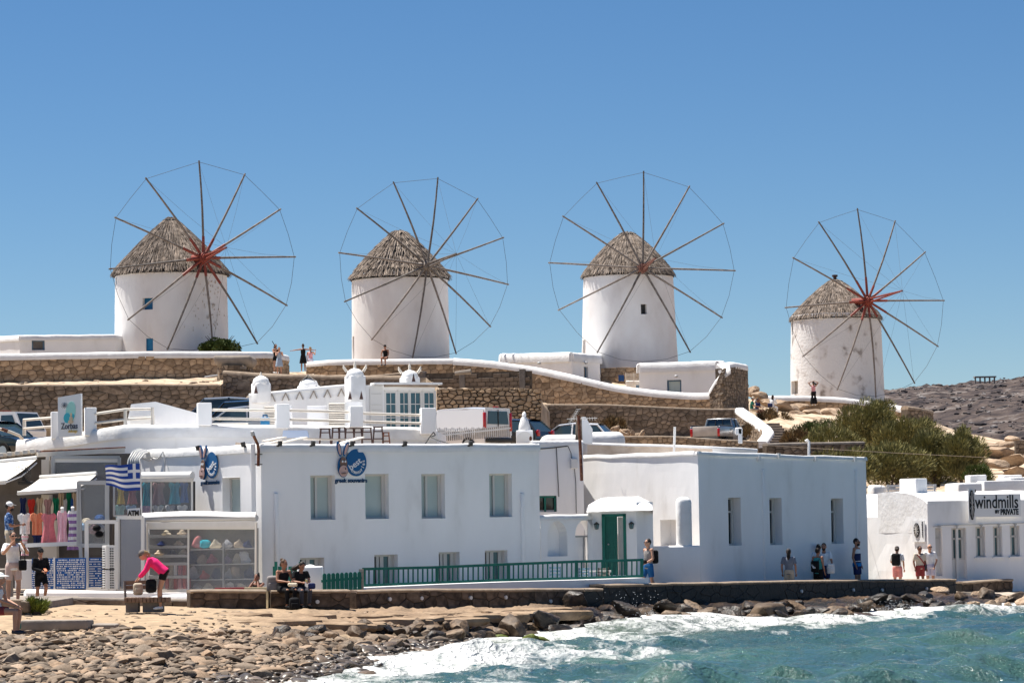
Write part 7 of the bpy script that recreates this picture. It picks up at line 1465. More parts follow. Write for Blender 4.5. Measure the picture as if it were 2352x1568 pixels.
def person(label, x, ytop, Y, h, face, pose=None, skin='skin_tan', hair=('short', 'hair_dark'), top=('w_white', .4), bottom=('shorts', 'w_khaki'), shoes='w_white', hat=None, glasses=False, fem=False, loc=None, face_dir=None, beard=False, group=None, tuck=0):
    J = {k: V(v) for k, v in STAND.items()}
    for k, v in (pose or {}).items(): J[k] = V(v)
    s = h / 1.75; vox = .0125 if Y < 95 else (.016 if Y < 120 else .022)
    topz = max(J['hed'].z + .118, .1) * s
    if loc is None: p = P(x, ytop, Y); loc = V((p.x, p.y, p.z - topz))
    t = thing('person', label, 'person'); sh = .92 if fem else 1.0
    def wrap(mb, nm, mats, par, v, sm=2):
        mb.v = [q * s for q in mb.v]; o = mb.build(nm, mats, par)
        md = o.modifiers.new('union', 'REMESH'); md.mode = 'VOXEL'; md.voxel_size = v; md.use_smooth_shade = True
        if sm: m2 = o.modifiers.new('soft', 'SMOOTH'); m2.factor = .5; m2.iterations = sm
        return o
    up = (J['nek'] - J['pel']).normalized(); fwd = V((0, -1, 0)); fwd = (fwd - up * fwd.dot(up)).normalized(); side = V((1, 0, 0))
    b = MB()
    def torso(mb, e, z0=0, neck=True):
        pts = [J['pel'] - up * .04, J['pel'], J['wai'], J['che'], J['nek'] - up * .07]; rr = [.15 * (1.04 if fem else 1), .165 * (1.05 if fem else 1), (.125 if fem else .142), .165 * sh, .15 * sh]
        if neck: pts.append(J['nek']); rr.append(.06)
        mb.tube(pts[z0:], [r_ + e for r_ in rr[z0:]], 14, sq=.66, ax=fwd)
    torso(b, -.012); b.tube([J['nek'] - up * .06, J['nek'] + (J['hed'] - J['nek']) * .6], [.062, .052], 10)
    for S in 'LR':
        a, e, w = J['s' + S], J['e' + S], J['w' + S]; b.ell(a, (.056, .056, .056)); b.tube([J['nek'] - up * .08, a], [.06, .052], 8)
        b.tube([a, a.lerp(e, .5), e], [.050, .046, .038], 9); b.tube([e, e.lerp(w, .35), w], [.038, .040, .026], 9)
        d = (w - e).normalized(); pal = w + d * .05; b.tube([w, pal, w + d * .09], [.024, .034, .030], 8, sq=.6)
        ax = d.cross(V((0, -1, .2))).normalized() if abs(d.y) < .95 else V((1, 0, 0))
        for i, (o_, L_) in enumerate(((-.028, .062), (-.010, .075), (.010, .072), (.028, .055))): q = w + d * .085 + ax * o_; b.tube([q, q + d * L_ * .5, q + d * L_ * .8 + V((0, -.012, -.01))], [.0105, .0105, .009], 6)
        sd = 1 if S == 'L' else -1; q = w + d * .03; b.tube([q, q + d * .03 + ax * .035 * sd, q + d * .06 + ax * .045 * sd], [.014, .012, .010], 6)
        hp, k, an = J['h' + S], J['k' + S], J['a' + S]; b.tube([hp + (hp - k) * .08, hp, hp.lerp(k, .5), k], [.085, .09, .075, .055], 10); b.tube([k, k.lerp(an, .3), k.lerp(an, .7), an], [.055, .060, .044, .038], 10); b.ell(k, (.056, .056, .056))
        ft = V((0, -1, 0)); b.tube([an + V((0, .04, -.03)), an + V((0, -.05, -.045)), an + V((0, -.15, -.058))], [.04, .042, .03], 8, sq=.8)
    hd = J['hed']; fd = V(face_dir or (0, -1, 0)).normalized(); qz = V((0, 0, 1)); rx = fd.cross(qz).normalized() * -1; rot = Matrix((rx, -fd, (rx.cross(-fd)))).transposed()
    L = lambda a, b_, c: hd + rot @ V((a, b_, c))
    b.ell(hd, (.076, .094, .115), 14, 10, rot); b.ell(L(0, -.03, -.055), (.058, .066, .066), 12, 8, rot); b.tube([L(0, -.085, .02), L(0, -.115, -.02), L(0, -.09, -.03)], [.012, .018, .014], 6)
    for sg in (-1, 1): b.ell(L(sg * .08, .01, -.005), (.014, .024, .034), 7, 5, rot)
    b.ell(L(0, -.092, -.058), (.028, .012, .012), 8, 5, rot)
    body = wrap(b, 'body', skin, t, vox)
    # eyes and lips
    if not glasses:
        for sg in (-1, 1): m = MB(); m.ell(L(sg * .031, -.086, .012), (.014, .010, .009), 7, 5, rot); m.v = [q * s for q in m.v]; m.build('eye', 'lens_black', body)
    m = MB(); m.ell(L(0, -.101, -.058), (.024, .006, .007), 8, 5, rot); m.v = [q * s for q in m.v]; m.build('lips', 'w_maroon', body)
    if beard: m = MB(); m.ell(L(0, -.045, -.07), (.062, .062, .058), 10, 7, rot); m.v = [q * s for q in m.v]; m.build('beard', 'hair_dark', body, smooth=60)
    # hair
    st, hm = hair
    if st:
        m = MB(); m.ell(L(0, .026, .026), (.085, .096, .108), 14, 10, rot)
        if st in ('long', 'wind'):
            bk = L(0, .07, -.02); dn = V((0, 0, -1)) if st == 'long' else (V((-.75, .3, -.35)) if True else 0); m.tube([L(0, .05, .05), bk, bk + dn * .12, bk + dn * .24, bk + dn * .33], [.07, .078, .075, .06, .02], 10, sq=.8)
            for k in range(6): a = bk + V((rnd.uniform(-.06, .06), rnd.uniform(-.03, .03), rnd.uniform(-.04, .05))); m.tube([a, a + dn * .2, a + dn * .34 + V((rnd.uniform(-.06, .06), 0, rnd.uniform(-.05, .05)))], [.03, .025, .006], 5)
        if st == 'bun': m.ell(L(0, .10, .10), (.05, .05, .05), 8, 6, rot); m.ell(L(0, .10, -.03), (.06, .04, .06), 8, 6, rot)
        if st == 'pony': bk = L(0, .10, .03); m.ell(bk, (.045, .05, .045), 8, 6, rot); m.tube([bk, bk + V((0, .07, -.04)), bk + V((0, .09, -.15))], [.04, .04, .012], 8)
        m.v = [q * s for q in m.v]; m.build('hair', hm, t, smooth=60)
    if hat:
        kind, hmat = hat; m = MB(); m.ell(L(0, .008, .045), (.090, .105, .098), 14, 8, rot)
        if kind == 'cap': m.prism([L(-.07, -.085, .052), L(.07, -.085, .052), L(.05, -.175, .034), L(-.05, -.175, .034)], rot @ V((0, 0, .012)))
        elif kind == 'backcap': m.prism([L(-.07, .09, .04), L(.07, .09, .04), L(.05, .17, .02), L(-.05, .17, .02)], rot @ V((0, 0, .012)))
        else: m.lathe([(.09, .0), (.19, -.012), (.195, 0), (.09, .015)], 18, L(0, .0, .06))
        m.v = [q * s for q in m.v]; m.build('hat', hmat, t, smooth=50)
    if glasses:
        m = MB()
        for sg in (-1, 1): m.ell(L(sg * .034, -.094, .012), (.031, .012, .021), 9, 6, rot); m.beam(L(sg * .062, -.085, .016), L(sg * .083, .02, .012), .008, .01)
        m.beam(L(-.04, -.10, .016), L(.04, -.10, .016), .008, .01); m.v = [q * s for q in m.v]; m.build('sunglasses', 'lens_black', t, smooth=50)
    # clothes
    if top:
        mat, sl = top; m = MB(); lo = J['pel'] - up * (.02 if tuck == 0 else tuck); pts = [lo, J['wai'], J['che'], J['nek'] - up * .07]; m.tube(pts, [.178 + .03 * (sl == .97), (.142 if fem else .158) + .05 * (sl == .97), .178 * sh + .03 * (sl == .97), .155 * sh], 16, sq=.68, ax=fwd)
        if sl > 0 or sl == 0: m.tube([J['nek'] - up * .1, J['nek'] - up * .03], [.12 * sh, .085], 12, sq=.7, ax=fwd)
        for S in 'LR':
            a, e, w = J['s' + S], J['e' + S], J['w' + S]
            if sl >= .2: m.ell(a, (.066, .066, .066)); m.tube([J['nek'] - up * .09, a], [.07, .066], 8); m.tube([a, a.lerp(e, min(1, sl * 1.6))], [.064, .060 + .01 * (sl < .9)], 10)
            if sl >= .9: m.tube([a.lerp(e, .9), e, e.lerp(w, .9)], [.062, .06, .05], 10)
            if sl == .1: m.tube([J['nek'] - up * .04 + side * (.09 if S == 'R' else -.09), J['che'] + side * (.1 if S == 'R' else -.1) + fwd * .06], [.03, .06], 6)
        wrap(m, 'top', mat, t, vox * 1.3, 3)
    if bottom:
        k_, mat = bottom; m = MB(); m.tube([J['pel'] + up * .08, J['pel'], J['pel'] - up * .07], [.165 * (1.03 if fem else 1), .182, .175], 14, sq=.7, ax=fwd)
        if k_ == 'skirt' or k_ == 'dress':
            hem = .52 if k_ == 'skirt' else .50; m.tube([J['pel'], J['pel'] - V((0, 0, .15)), J['pel'] - V((0, 0, hem * .8))], [.175, .21, .25], 16, sq=.75, ax=fwd)
        else:
            f = {'shorts': .78, 'short': .42, 'pants': 2, 'wide': 2}[k_]
            for S in 'LR':
                hp, k, an = J['h' + S], J['k' + S], J['a' + S]; q = hp.lerp(k, min(1, f)); m.tube([hp + (hp - k) * .1, hp, q], [.095, .104, .092 if f < 1 else .07], 11)
                if f > 1: m.tube([hp.lerp(k, .9), k, k.lerp(an, .92)], [.078, .070, .052] if k_ == 'pants' else [.11, .12, .16], 11)
        wrap(m, 'bottom', mat, t, vox * 1.3, 3)
    if shoes:
        for S in 'LR':
            an = J['a' + S]; m = MB(); m.tube([an + V((0, .055, -.035)), an + V((0, -.03, -.04)), an + V((0, -.12, -.052)), an + V((0, -.185, -.06))], [.042, .05, .044, .02], 9, sq=.85); m.v = [q * s for q in m.v]; m.build('shoe', shoes, t, smooth=60)
    place(t, loc, R(face)); t['kind'] = 'thing'
    def world(v): return V(loc) + Matrix.Rotation(R(face), 3, 'Z') @ (V(v) * s)
    return t, world, J
SIT = dict(pel=(0, .02, .52), wai=(0, .03, .66), che=(0, .0, .86), nek=(0, -.03, 1.04), hed=(0, -.07, 1.19), sL=(-.18, -.02, .98), sR=(.18, -.02, .98), eL=(-.24, -.10, .74), eR=(.24, -.10, .74), wL=(-.10, -.32, .72), wR=(.10, -.32, .72), hL=(-.09, -.04, .50), hR=(.09, -.04, .50), kL=(-.12, -.45, .48), kR=(.12, -.45, .48), aL=(-.11, -.42, .08), aR=(.11, -.42, .08))
def bagobj(name, label, c, size, mat, rz=0, strap=None, cat='bag', r=.4):
    t = thing(name, label, cat, c); mb = MB(); mb.rbox(c, size, min(size) * r, rz, 3); mb.build('body', mat, t, smooth=60)
    mb = MB(); mb.rbox(V(c) + Matrix.Rotation(rz, 3, 'Z') @ V((0, -size[1] * .5, -size[2] * .15)), (size[0] * .7, size[1] * .3, size[2] * .45), min(size) * .12, rz); mb.build('pocket', mat, t, smooth=60)
    if strap: mb = MB(); mb.tube(strap, .012, 5); mb.build('strap', 'black_cloth', t)
    return t
# -- near people on the left
t, w, J = person('person in white shirt and pink shorts raising a phone to take a photo', 30, 1220, 73, 1.80, 25, dict(eL=(-.30, -.20, 1.22), wL=(-.09, -.36, 1.50), eR=(.30, -.20, 1.22), wR=(.09, -.36, 1.50), kL=(-.12, 0, .50), kR=(.12, -.04, .50)), 'skin', top=('w_white', .55), bottom=('shorts', 'w_pinkbeige'), glasses=True, tuck=.12)
q = w((0, -.43, 1.55)); mb = MB(); mb.rbox(q, (.15, .012, .075), .005, R(25)); mb.build('phone', 'lens_black', label='dark phone held up by the person in the white shirt', cat='phone')
bagobj('shoulder_bag', 'black shoulder bag hanging at the side of the person in white', P(52, 1297, 72.8), (.20, .10, .26), 'black_cloth', R(25), [P(48, 1290, 72.8), P(44, 1250, 72.9), P(57, 1248, 72.8), P(57, 1290, 72.8)])
person('person in blue floral shirt and white cap standing behind the photographer', 21, 1153, 82, 1.82, 95, dict(eR=(.24, -.05, 1.12), wR=(.15, -.28, 1.15), eL=(-.24, -.05, 1.12), wL=(-.1, -.3, 1.15)), 'skin_tan', top=('w_bluefloral', .5), bottom=('shorts', 'w_khaki'), hat=('cap', 'w_white'), beard=True, tuck=.14)
mb = MB(); a = P(-60, 1305, 81); b = P(34, 1305, 84); mb.rbox(V(((a.x + b.x) / 2, 82.5, 1.85)), (b.x - a.x, 2.6, 1.0), .05); mb.build('stone_step', 'concrete', label='raised step under the person in the blue floral shirt', cat='step')
t, w, J = person('person in black with cap and sunglasses looking at a phone', 93, 1259, 84, 1.62, 28, dict(eL=(-.24, -.02, 1.14), wL=(-.02, -.26, 1.05), eR=(.24, -.02, 1.14), wR=(.06, -.28, 1.05), kR=(.10, -.22, .58), aR=(.10, -.05, .22)), 'skin_tan', top=('black_cloth', .95), bottom=('shorts', 'black_cloth'), hat=('cap', 'black_cloth'), glasses=True, shoes='black_cloth')
q = w((.02, -.38, 1.10)); mb = MB(); mb.box(q, (.08, .15, .012), R(28), .5); mb.build('phone', 'c_orange', label='orange cased phone in the hands of the person in black', cat='phone')
person('person in a white sun hat sitting at the left edge of the beach', -6, 1316, 61.5, 1.66, 80, {**SIT, 'wL': (-.06, -.40, .62), 'wR': (.1, -.42, .60)}, 'skin', top=('w_white', .1), bottom=('short', 'w_maroon'), hair=('long', 'hair_dark'), hat=('sun', 'w_white'), shoes='w_charcoal', fem=True)
BEND = dict(pel=(0, .16, .92), wai=(0, .05, 1.02), che=(0, -.10, 1.16), nek=(0, -.26, 1.28), hed=(0, -.38, 1.36), sL=(-.17, -.20, 1.24), sR=(.17, -.20, 1.24), eL=(-.24, -.30, 1.00), wL=(-.14, -.46, .80), eR=(.22, -.30, .98), wR=(.12, -.48, .80), hL=(-.09, .14, .90), hR=(.09, .14, .90), kL=(-.1, .02, .50), kR=(.1, .05, .50), aL=(-.1, .02, .08), aR=(.1, .06, .08))
t, w, J = person('person in a hot pink sweater bending over a bench', 363, 1263, 74, 1.72, -88, BEND, 'skin', top=('w_hotpink', .97), bottom=('short', 'black_cloth'), hair=('pony', 'hair_blond'), hat=('cap', 'w_greycap'), glasses=True, fem=True, face_dir=(0, -.9, -.35))
bagobj('rucksack', 'black rucksack dangling beside the person in pink', P(347, 1345, 73.8), (.26, .18, .34), 'black_cloth', .3)
bagobj('canvas_bag', 'brown canvas bag standing on the bench seat', P(317, 1352, 74.2), (.24, .16, .30), 'w_khaki', .2)
# bench
t = thing('bench', 'old wooden bench on concrete feet with a bag on it', 'bench', P(333, 1405, 74)); z0 = P(333, 1405, 74).z
for i in range(12): a = P(290 + i * 8.6, 1377, 73.9); mb = MB(); mb.rbox(a + V((0, .15, 0)), (.082, .5, .12), .012); mb.build('slat', 'bench_wood', t)
for y in (1338, 1349): mb = MB(); mb.beam(P(284, y, 74.7), P(348, y - 2, 74.9), .04, .10); mb.build('back_slat', 'bench_wood', t)
mb = MB(); mb.beam(P(286, 1335, 74.7), P(288, 1372, 74.6), .05, .06); mb.build('back_post', 'grey_wood', t)
for x0, x1 in ((289, 318), (328, 374)): a, b = P(x0, 1406, 74), P(x1, 1381, 74); mb = MB(); mb.rbox(V(((a.x + b.x) / 2, 74.15, (a.z + b.z) / 2)), (b.x - a.x, .4, b.z - a.z), .02); mb.build('foot', 'concrete_grey', t)
# sitting women on the sea wall
zs = Zat(655, 1357, 80.3) - .45
t, w, J = person('person in black camisole and trousers sitting on the stone wall', 0, 0, 80.0, 1.72, 32, {**SIT, 'hed': (0, -.06, 1.20)}, 'skin_tan', top=('black_cloth', .1), bottom=('pants', 'black_cloth'), hair=('bun', 'hair_brown'), shoes='black_cloth', fem=True, loc=V((P(651, 1357, 80.35).x, 80.35, zs)), face_dir=(.35, -.9, -.15))
t, w, J = person('person in black tee and grey leggings sitting with a drink', 0, 0, 80.0, 1.66, 24, {**SIT, 'hed': (.02, -.11, 1.17), 'kR': (.13, -.44, .48)}, 'skin_tan', top=('black_cloth', .4), bottom=('pants', 'w_charcoal'), hair=('wind', 'hair_dark'), shoes='black_cloth', fem=True, loc=V((P(690, 1357, 80.45).x, 80.45, zs)), face_dir=(.1, -.85, -.5))
bagobj('rucksack', 'grey rucksack standing on the wall beside the sitting pair', P(627, 1340, 80.5), (.34, .2, .44), 'w_grey', .1)
bagobj('handbag', 'pale handbag on the lap of the left sitting person', P(672, 1342, 79.9), (.26, .10, .10), 'c_cream', .3)
t = thing('drink_cup', 'clear plastic cup with yellow drink in the sitting person\'s hand', 'cup', P(704, 1333, 79.95)); q = P(704, 1336, 79.95); mb = MB(); mb.lathe([(.03, 0), (.04, .1), (.042, .1)], 12, q); mb.build('cup', 'glass_veiled', t); mb = MB(); mb.lathe([(.027, .003), (.034, .06)], 12, q); mb.build('drink', 'c_yellow', t)
bagobj('handbag', 'navy handbag beside the right sitting person', P(716, 1345, 80.0), (.2, .12, .16), 'c_navy', .4); bagobj('rucksack', 'black rucksack on the ground at the feet of the sitting pair', P(676, 1386, 79.7), (.28, .2, .34), 'black_cloth', .2)
person('person resting head in hands behind the cream barrier', 592, 1316, 83.5, 1.6, -20, {**SIT, 'eL': (-.16, -.3, .86), 'wL': (-.07, -.16, 1.06), 'eR': (.16, -.3, .86), 'wR': (.07, -.16, 1.06)}, 'skin_dark', top=('black_cloth', .1), bottom=('pants', 'black_cloth'), hair=('bun', 'hair_dark'), fem=True)
# -- along the promenade
t, w, J = person('person in grey tank top and blue shorts walking past the green railing', 1488, 1237, 93.0, 1.80, -58, dict(eR=(.26, .0, 1.14), wR=(.10, -.20, 1.0), eL=(-.25, .10, 1.15), wL=(-.22, .05, .90), kL=(-.1, -.16, .52), aL=(-.1, -.08, .10), kR=(.1, .05, .50), aR=(.1, .22, .14)), 'skin', top=('w_grey', .1), bottom=('shorts', 'w_blue'), glasses=True, shoes='w_charcoal', tuck=.1)
bagobj('rucksack', 'black rucksack on the back of the person in the grey tank top', w((.02, .22, 1.20)), (.28, .16, .42), 'black_cloth', R(-58)); bagobj('waist_bag', 'small black pouch at the waist of the person in the grey tank', w((.05, -.20, 1.06)), (.26, .1, .12), 'black_cloth', R(-58))
t, w, J = person('person in grey tee and khaki shorts seen from behind', 1811, 1260, 100.4, 1.66, 165, None, 'skin_tan', top=('w_slate', .45), bottom=('shorts', 'w_khaki'), hair=('long', 'hair_dark'), fem=True, tuck=.1, hat=('cap', 'w_charcoal'))
t, w, J = person('person in teal tank top with a black drawstring bag', 1878, 1258, 101.7, 1.68, 140, dict(eR=(.24, -.12, 1.16), wR=(.22, -.36, 1.02)), 'skin_tan', top=('w_tealshirt', .1), bottom=('shorts', 'black_cloth'), tuck=.1)
bg_ = bagobj('drawstring_bag', 'black drawstring bag with white stripes on the teal tank top', w((0, .19, 1.10)), (.30, .12, .38), 'black_cloth', R(140), [w((-.12, .16, 1.28)), w((-.12, .0, 1.42)), w((-.1, -.12, 1.2))]); mb = MB()
for k in range(3): mb.box(w((-.05 + .05 * k, .262, 1.06 + .02 * k)), (.03, .012, .05 + .05 * k), R(140), 0, .5)
mb.build('stripe_mark', 'sign_white', bg_)
t, w, J = person('bearded person in white tee facing the person in teal', 1892, 1247, 102.5, 1.82, -10, dict(eR=(.25, -.08, 1.15), wR=(.28, -.22, .95)), 'skin_tan', top=('w_white', .45), bottom=('shorts', 'c_navy'), beard=True, tuck=.08)
bagobj('carrier_bag', 'white plastic carrier bag held beside the bearded person', P(1908, 1305, 102), (.26, .12, .34), 'c_white', .2, r=.25)
person('person in white cap half hidden behind the bearded person', 1880, 1249, 103.4, 1.78, 160, None, 'skin_tan', top=('w_white', .45), bottom=('shorts', 'w_khaki'), hat=('cap', 'w_tan'))
t, w, J = person('tall person in white and navy tank top and striped board shorts', 1967, 1236, 104, 1.90, 62, None, 'skin_tan', top=('w_white', .1), bottom=('shorts', 'c_navy'), glasses=True, shoes='w_charcoal', beard=True)
mb = MB(); mb.tube([V((0, 0, 1.03)), V((0, .01, 1.26))], [.172, .186], 16, sq=.70, ax=(0, -1, 0), cap=False); mb.v = [v * (1.90 / 1.75) for v in mb.v]; mb.build('printed_panel', 'c_navy', t, smooth=60)
mb = MB(); mb.tube([V((0, 0, .86)), V((0, 0, .965))], [.192, .190], 16, sq=.72, ax=(0, -1, 0), cap=False); mb.v = [v * (1.90 / 1.75) for v in mb.v]; mb.build('waistband', 'w_boardblue', t, smooth=60)
t, w, J = person('person in white tee and salmon shorts with black rucksack', 2060, 1254, 112, 1.74, 160, dict(eR=(.25, -.05, 1.15), wR=(.16, -.24, 1.12)), 'skin', top=('w_white', .5), bottom=('shorts', 'w_salmon'), hat=('backcap', 'w_greycap'), tuck=.05)
bagobj('rucksack', 'black rucksack worn over the white tee above salmon shorts', w((0, .22, 1.25)), (.32, .17, .46), 'black_cloth', R(160))
t, w, J = person('person in cream shirt and dark red shorts with a shoulder strap', 2112, 1253, 112, 1.72, 20, None, 'skin_dark', top=('w_tan', .5), bottom=('shorts', 'w_maroon'), glasses=True, tuck=.08, shoes='w_charcoal')
mb = MB(); mb.tube([w((-.14, -.06, 1.42)), w((0, -.14, 1.22)), w((.19, -.06, 1.02))], .02, 6); st_ = thing('sling_bag', 'brown sling bag across the cream shirt', 'bag', w((.2, 0, .95))); mb.build('strap', 'w_maroon', st_); mb = MB(); mb.rbox(w((.22, .02, .92)), (.1, .2, .24), .03, R(20)); mb.build('body', 'w_charcoal', st_, smooth=50)
person('bald person in white shirt and grey shorts behind the red shorts', 2135, 1249, 113, 1.80, 10, dict(eR=(.26, .0, 1.14), wR=(.12, -.16, .92)), 'skin', hair=(None, None), top=('w_white', .5), bottom=('shorts', 'w_lav'), glasses=True, tuck=.08)
# -- on the hill
t, w, J = person('person in dark top on the hill holding a camera stick', 633, 790, 162.6, 1.60, 35, dict(eL=(-.22, -.1, 1.22), wL=(-.08, -.26, 1.38)), 'skin', top=('black_cloth', .1), bottom=('short', 'black_cloth'), hair=('long', 'hair_dark'), fem=True)
mb = MB(); mb.tube([w((-.1, -.3, 1.42)), P(625, 783, 162.3)], .02, 5); mb.build('selfie_stick', 'dark_metal', label='black selfie stick held up on the hill', cat='stick')
person('person in pale denim dress beside the selfie stick', 641, 797, 161.9, 1.54, 10, dict(eL=(-.22, -.14, 1.2), wL=(-.05, -.24, 1.42), eR=(.22, -.14, 1.2), wR=(.06, -.24, 1.42)), 'skin', top=('w_denim', .1), bottom=('skirt', 'w_denim'), hair=('long', 'hair_dark'), fem=True)
person('person in short black dress stretching both arms wide', 696, 790, 178, 1.66, 180, dict(eL=(-.45, .02, 1.38), wL=(-.70, 0, 1.36), eR=(.45, .02, 1.38), wR=(.70, 0, 1.34)), 'skin_tan', top=('black_cloth', .1), bottom=('skirt', 'black_cloth'), hair=('bun', 'hair_brown'), fem=True)
t, w, J = person('fair haired person holding up a phone behind the black dress', 713, 797, 179.5, 1.64, 160, dict(eL=(-.24, -.14, 1.25), wL=(-.2, -.3, 1.5)), 'skin', top=('w_pinktop', .1), bottom=('shorts', 'w_lav'), hair=('bun', 'hair_blond'), fem=True)
person('person in black with a hat sitting on the white coping', 885, 792, 177.6, 1.68, -15, {**SIT, 'wL': (-.2, -.2, .58), 'wR': (.2, -.22, .58)}, 'skin_tan', top=('black_cloth', .1), bottom=('short', 'black_cloth'), hair=('short', 'hair_dark'), hat=('cap', 'black_cloth'), shoes='w_charcoal', fem=True)
person('person in pink top and wide black trousers with hands on head', 1868, 875, 198.2, 1.62, 170, dict(eL=(-.36, -.02, 1.62), wL=(-.10, -.05, 1.72), eR=(.36, -.02, 1.62), wR=(.10, -.05, 1.72)), 'skin_tan', top=('w_pinktop', .1), bottom=('wide', 'black_cloth'), hair=('wind', 'hair_dark'), fem=True)
t, w, J = person('person in green tee and pale cap sitting by the pier', 1727, 911, 181, 1.72, 80, SIT, 'skin', top=('w_green', .5), bottom=('shorts', 'w_khaki'), hat=('cap', 'w_tan'))
person('person in navy shirt sitting next to the green tee', 1739, 914, 182, 1.70, 60, SIT, 'skin_dark', top=('c_navy', .45), bottom=('shorts', 'w_maroon'))
t, w, J = person('person in white sitting on the rocks below the windmill', 1774, 907, 188, 1.66, 150, SIT, 'skin', top=('w_white', .9), bottom=('pants', 'w_white'), hair=('long', 'hair_dark'), fem=True)
bagobj('handbag', 'navy handbag hanging on the person in white on the rocks', w((.1, .18, .62)), (.3, .14, .26), 'c_navy', 0)
# ================================================================ ROCKS, COBBLES, PLANTS
def rock_mesh(name, mat, seed, sub=3, flat=.6, amp=.35, cut=4):
    r = random.Random(seed); bm = bmesh.new(); bmesh.ops.create_icosphere(bm, subdivisions=sub, radius=1)
    planes = [(V((r.uniform(-1, 1), r.uniform(-1, 1), r.uniform(-.6, 1))).normalized(), r.uniform(.45, .8)) for _ in range(cut)]
    for v in bm.verts:
        p = v.co.copy(); p *= 1 + amp * fbm(p * 1.1 + V((seed * 7, 0, 0)), 3)
        for n_, d_ in planes:
            k = p.dot(n_) - d_
            if k > 0: p -= n_ * k * .9
        p += noise.noise_vector(p * 4 + V((seed, 0, 0))) * .03; v.co = V((p.x, p.y * .85, p.z * flat))
    me = bpy.data.meshes.new(name); bm.to_mesh(me); bm.free(); me.materials.append(M(mat)); me.polygons.foreach_set('use_smooth', [True] * len(me.polygons)); me.set_sharp_from_angle(angle=R(38)); return me
CR = [(.42, .40, .38), (.7, .66, .62), (1.0, .93, .85), (1.05, 1.05, 1.05), (1.35, 1.15, .95), (1.7, 1.6, 1.5)]
mk('cobble_dry', [(.15, .115, .085), (.26, .205, .155)], scale=6, rough=.8, rand='object', rcols=CR, spec=.3, bump=.3, bscale=20)
mk('cobble_dry_field', [(.15, .115, .085), (.26, .205, .155)], scale=6, rough=.8, rand='island', rcols=CR, spec=.3, bump=.3, bscale=20)
mk('cobble_wet', [(.07, .058, .048), (.14, .115, .09)], scale=6, rough=.38, rand='object', rcols=CR, spec=.4)
mk('cobble_wet_field', [(.07, .058, .048), (.14, .115, .09)], scale=6, rough=.38, rand='island', rcols=CR, spec=.4)
mk('rock_dark', [(.012, .010, .009), (.03, .024, .019), (.09, .06, .04)], scale=2.5, rough=.5, bump=.6, bscale=5, spec=.4, rand='object', rcols=[(.6, .6, .6), (1.5, 1.4, 1.3)], bdist=.05)
mk('rock_brown', [(.05, .033, .02), (.13, .088, .055), (.20, .14, .09)], scale=2.5, rough=.6, bump=.6, bscale=5, spec=.3, rand='object', rcols=[(.7, .7, .7), (1.25, 1.2, 1.15)], bdist=.05)
mk('rock_tan', [(.22, .155, .105), (.38, .28, .20), (.48, .37, .27)], scale=1.6, rough=.95, bump=1, bscale=5, spec=.1, bdist=.08, rand='object', rcols=[(.85, .85, .85), (1.12, 1.1, 1.08)])
mk('dark_pipe', (.06, .075, .095), rough=.5); mk('algae', [(.05, .07, .01), (.16, .18, .02)], scale=6, rough=.5, bump=.5)
def inst(name, me, loc, scale, rot, parent=None, **k):
    o = bpy.data.objects.new(name, me); col.objects.link(o); o.location = loc; o.scale = scale; o.rotation_euler = rot
    if parent: o.parent = parent; o.location = V(loc) - ORG[parent.name]
    return tag(o, **k)
# cobbles on the beach
r = random.Random(77); cob = []
X = -16.0
while X < 0.5:
    Y = 48.0
    while Y < 80:
        x = W / 2 + X / Y * F
        if -90 < x < 1080:
            s = None
            for i in range(6):
                a, b = bst(x, i, 0), bst(x, i + 1, 0)
                if a <= Y <= b: s = i + (Y - a) / (b - a)
            if s is not None and .75 < s < 3.35:
                f = fbm((X * .7, Y * .7, 4), 3); dens = interp(s + .35 * f, [(.75, .9), (2.2, 1), (2.75, .85), (3.0, .25), (3.4, .03)])
                if r.random() < dens: cob.append((r.lognormvariate(-2.78, .55), X + r.uniform(-.07, .07), Y + r.uniform(-.07, .07), s, x))
        Y += .15
    X += .135
cob.sort(key=lambda c: -c[0])
variants = [(rock_mesh('cobble', 'cobble_dry', 100 + i, 2, r.uniform(.34, .62), .32, 4), rock_mesh('cobble', 'cobble_wet', 100 + i, 2, r.uniform(.34, .62), .32, 4)) for i in range(8)]
base = [[(v.co.copy()) for v in a.vertices] for a, b in variants]; tris = [[tuple(p.vertices) for p in a.polygons] for a, b in variants]
dry = MB(); wetm = MB()
for i, (sz, X, Y, s, x) in enumerate(cob):
    sz = min(sz, .26) * (1.05 if s < 2.9 else .8); z = beach_z(x, Y) + sz * .16; k = r.randrange(8); wt = s < interp(x, [(150, .6), (450, 1.05), (720, 1.8), (1000, 2.6)]) + .2 * sin(X * 3); rot = (r.uniform(-.35, .35), r.uniform(-.35, .35), r.uniform(0, 6.28)); sc3 = (sz * r.uniform(.9, 1.5), sz * r.uniform(.75, 1.0), sz * r.uniform(.75, 1.1))
    if i < 290: inst('cobble', variants[k][1 if wt else 0], (X, Y, z), sc3, rot, shore)
    else:
        mt = Matrix.Translation((X, Y, z)) @ (Matrix.Rotation(rot[2], 4, 'Z') @ Matrix.Rotation(rot[1], 4, 'Y') @ Matrix.Rotation(rot[0], 4, 'X')) @ Matrix.Diagonal((*sc3, 1))
        (wetm if wt else dry).add([mt @ v for v in base[k]], tris[k])
dry.build('cobble_field', 'cobble_dry_field', shore, smooth=60, kind='stuff'); wetm.build('wet_cobble_field', 'cobble_wet_field', shore, smooth=60, kind='stuff')
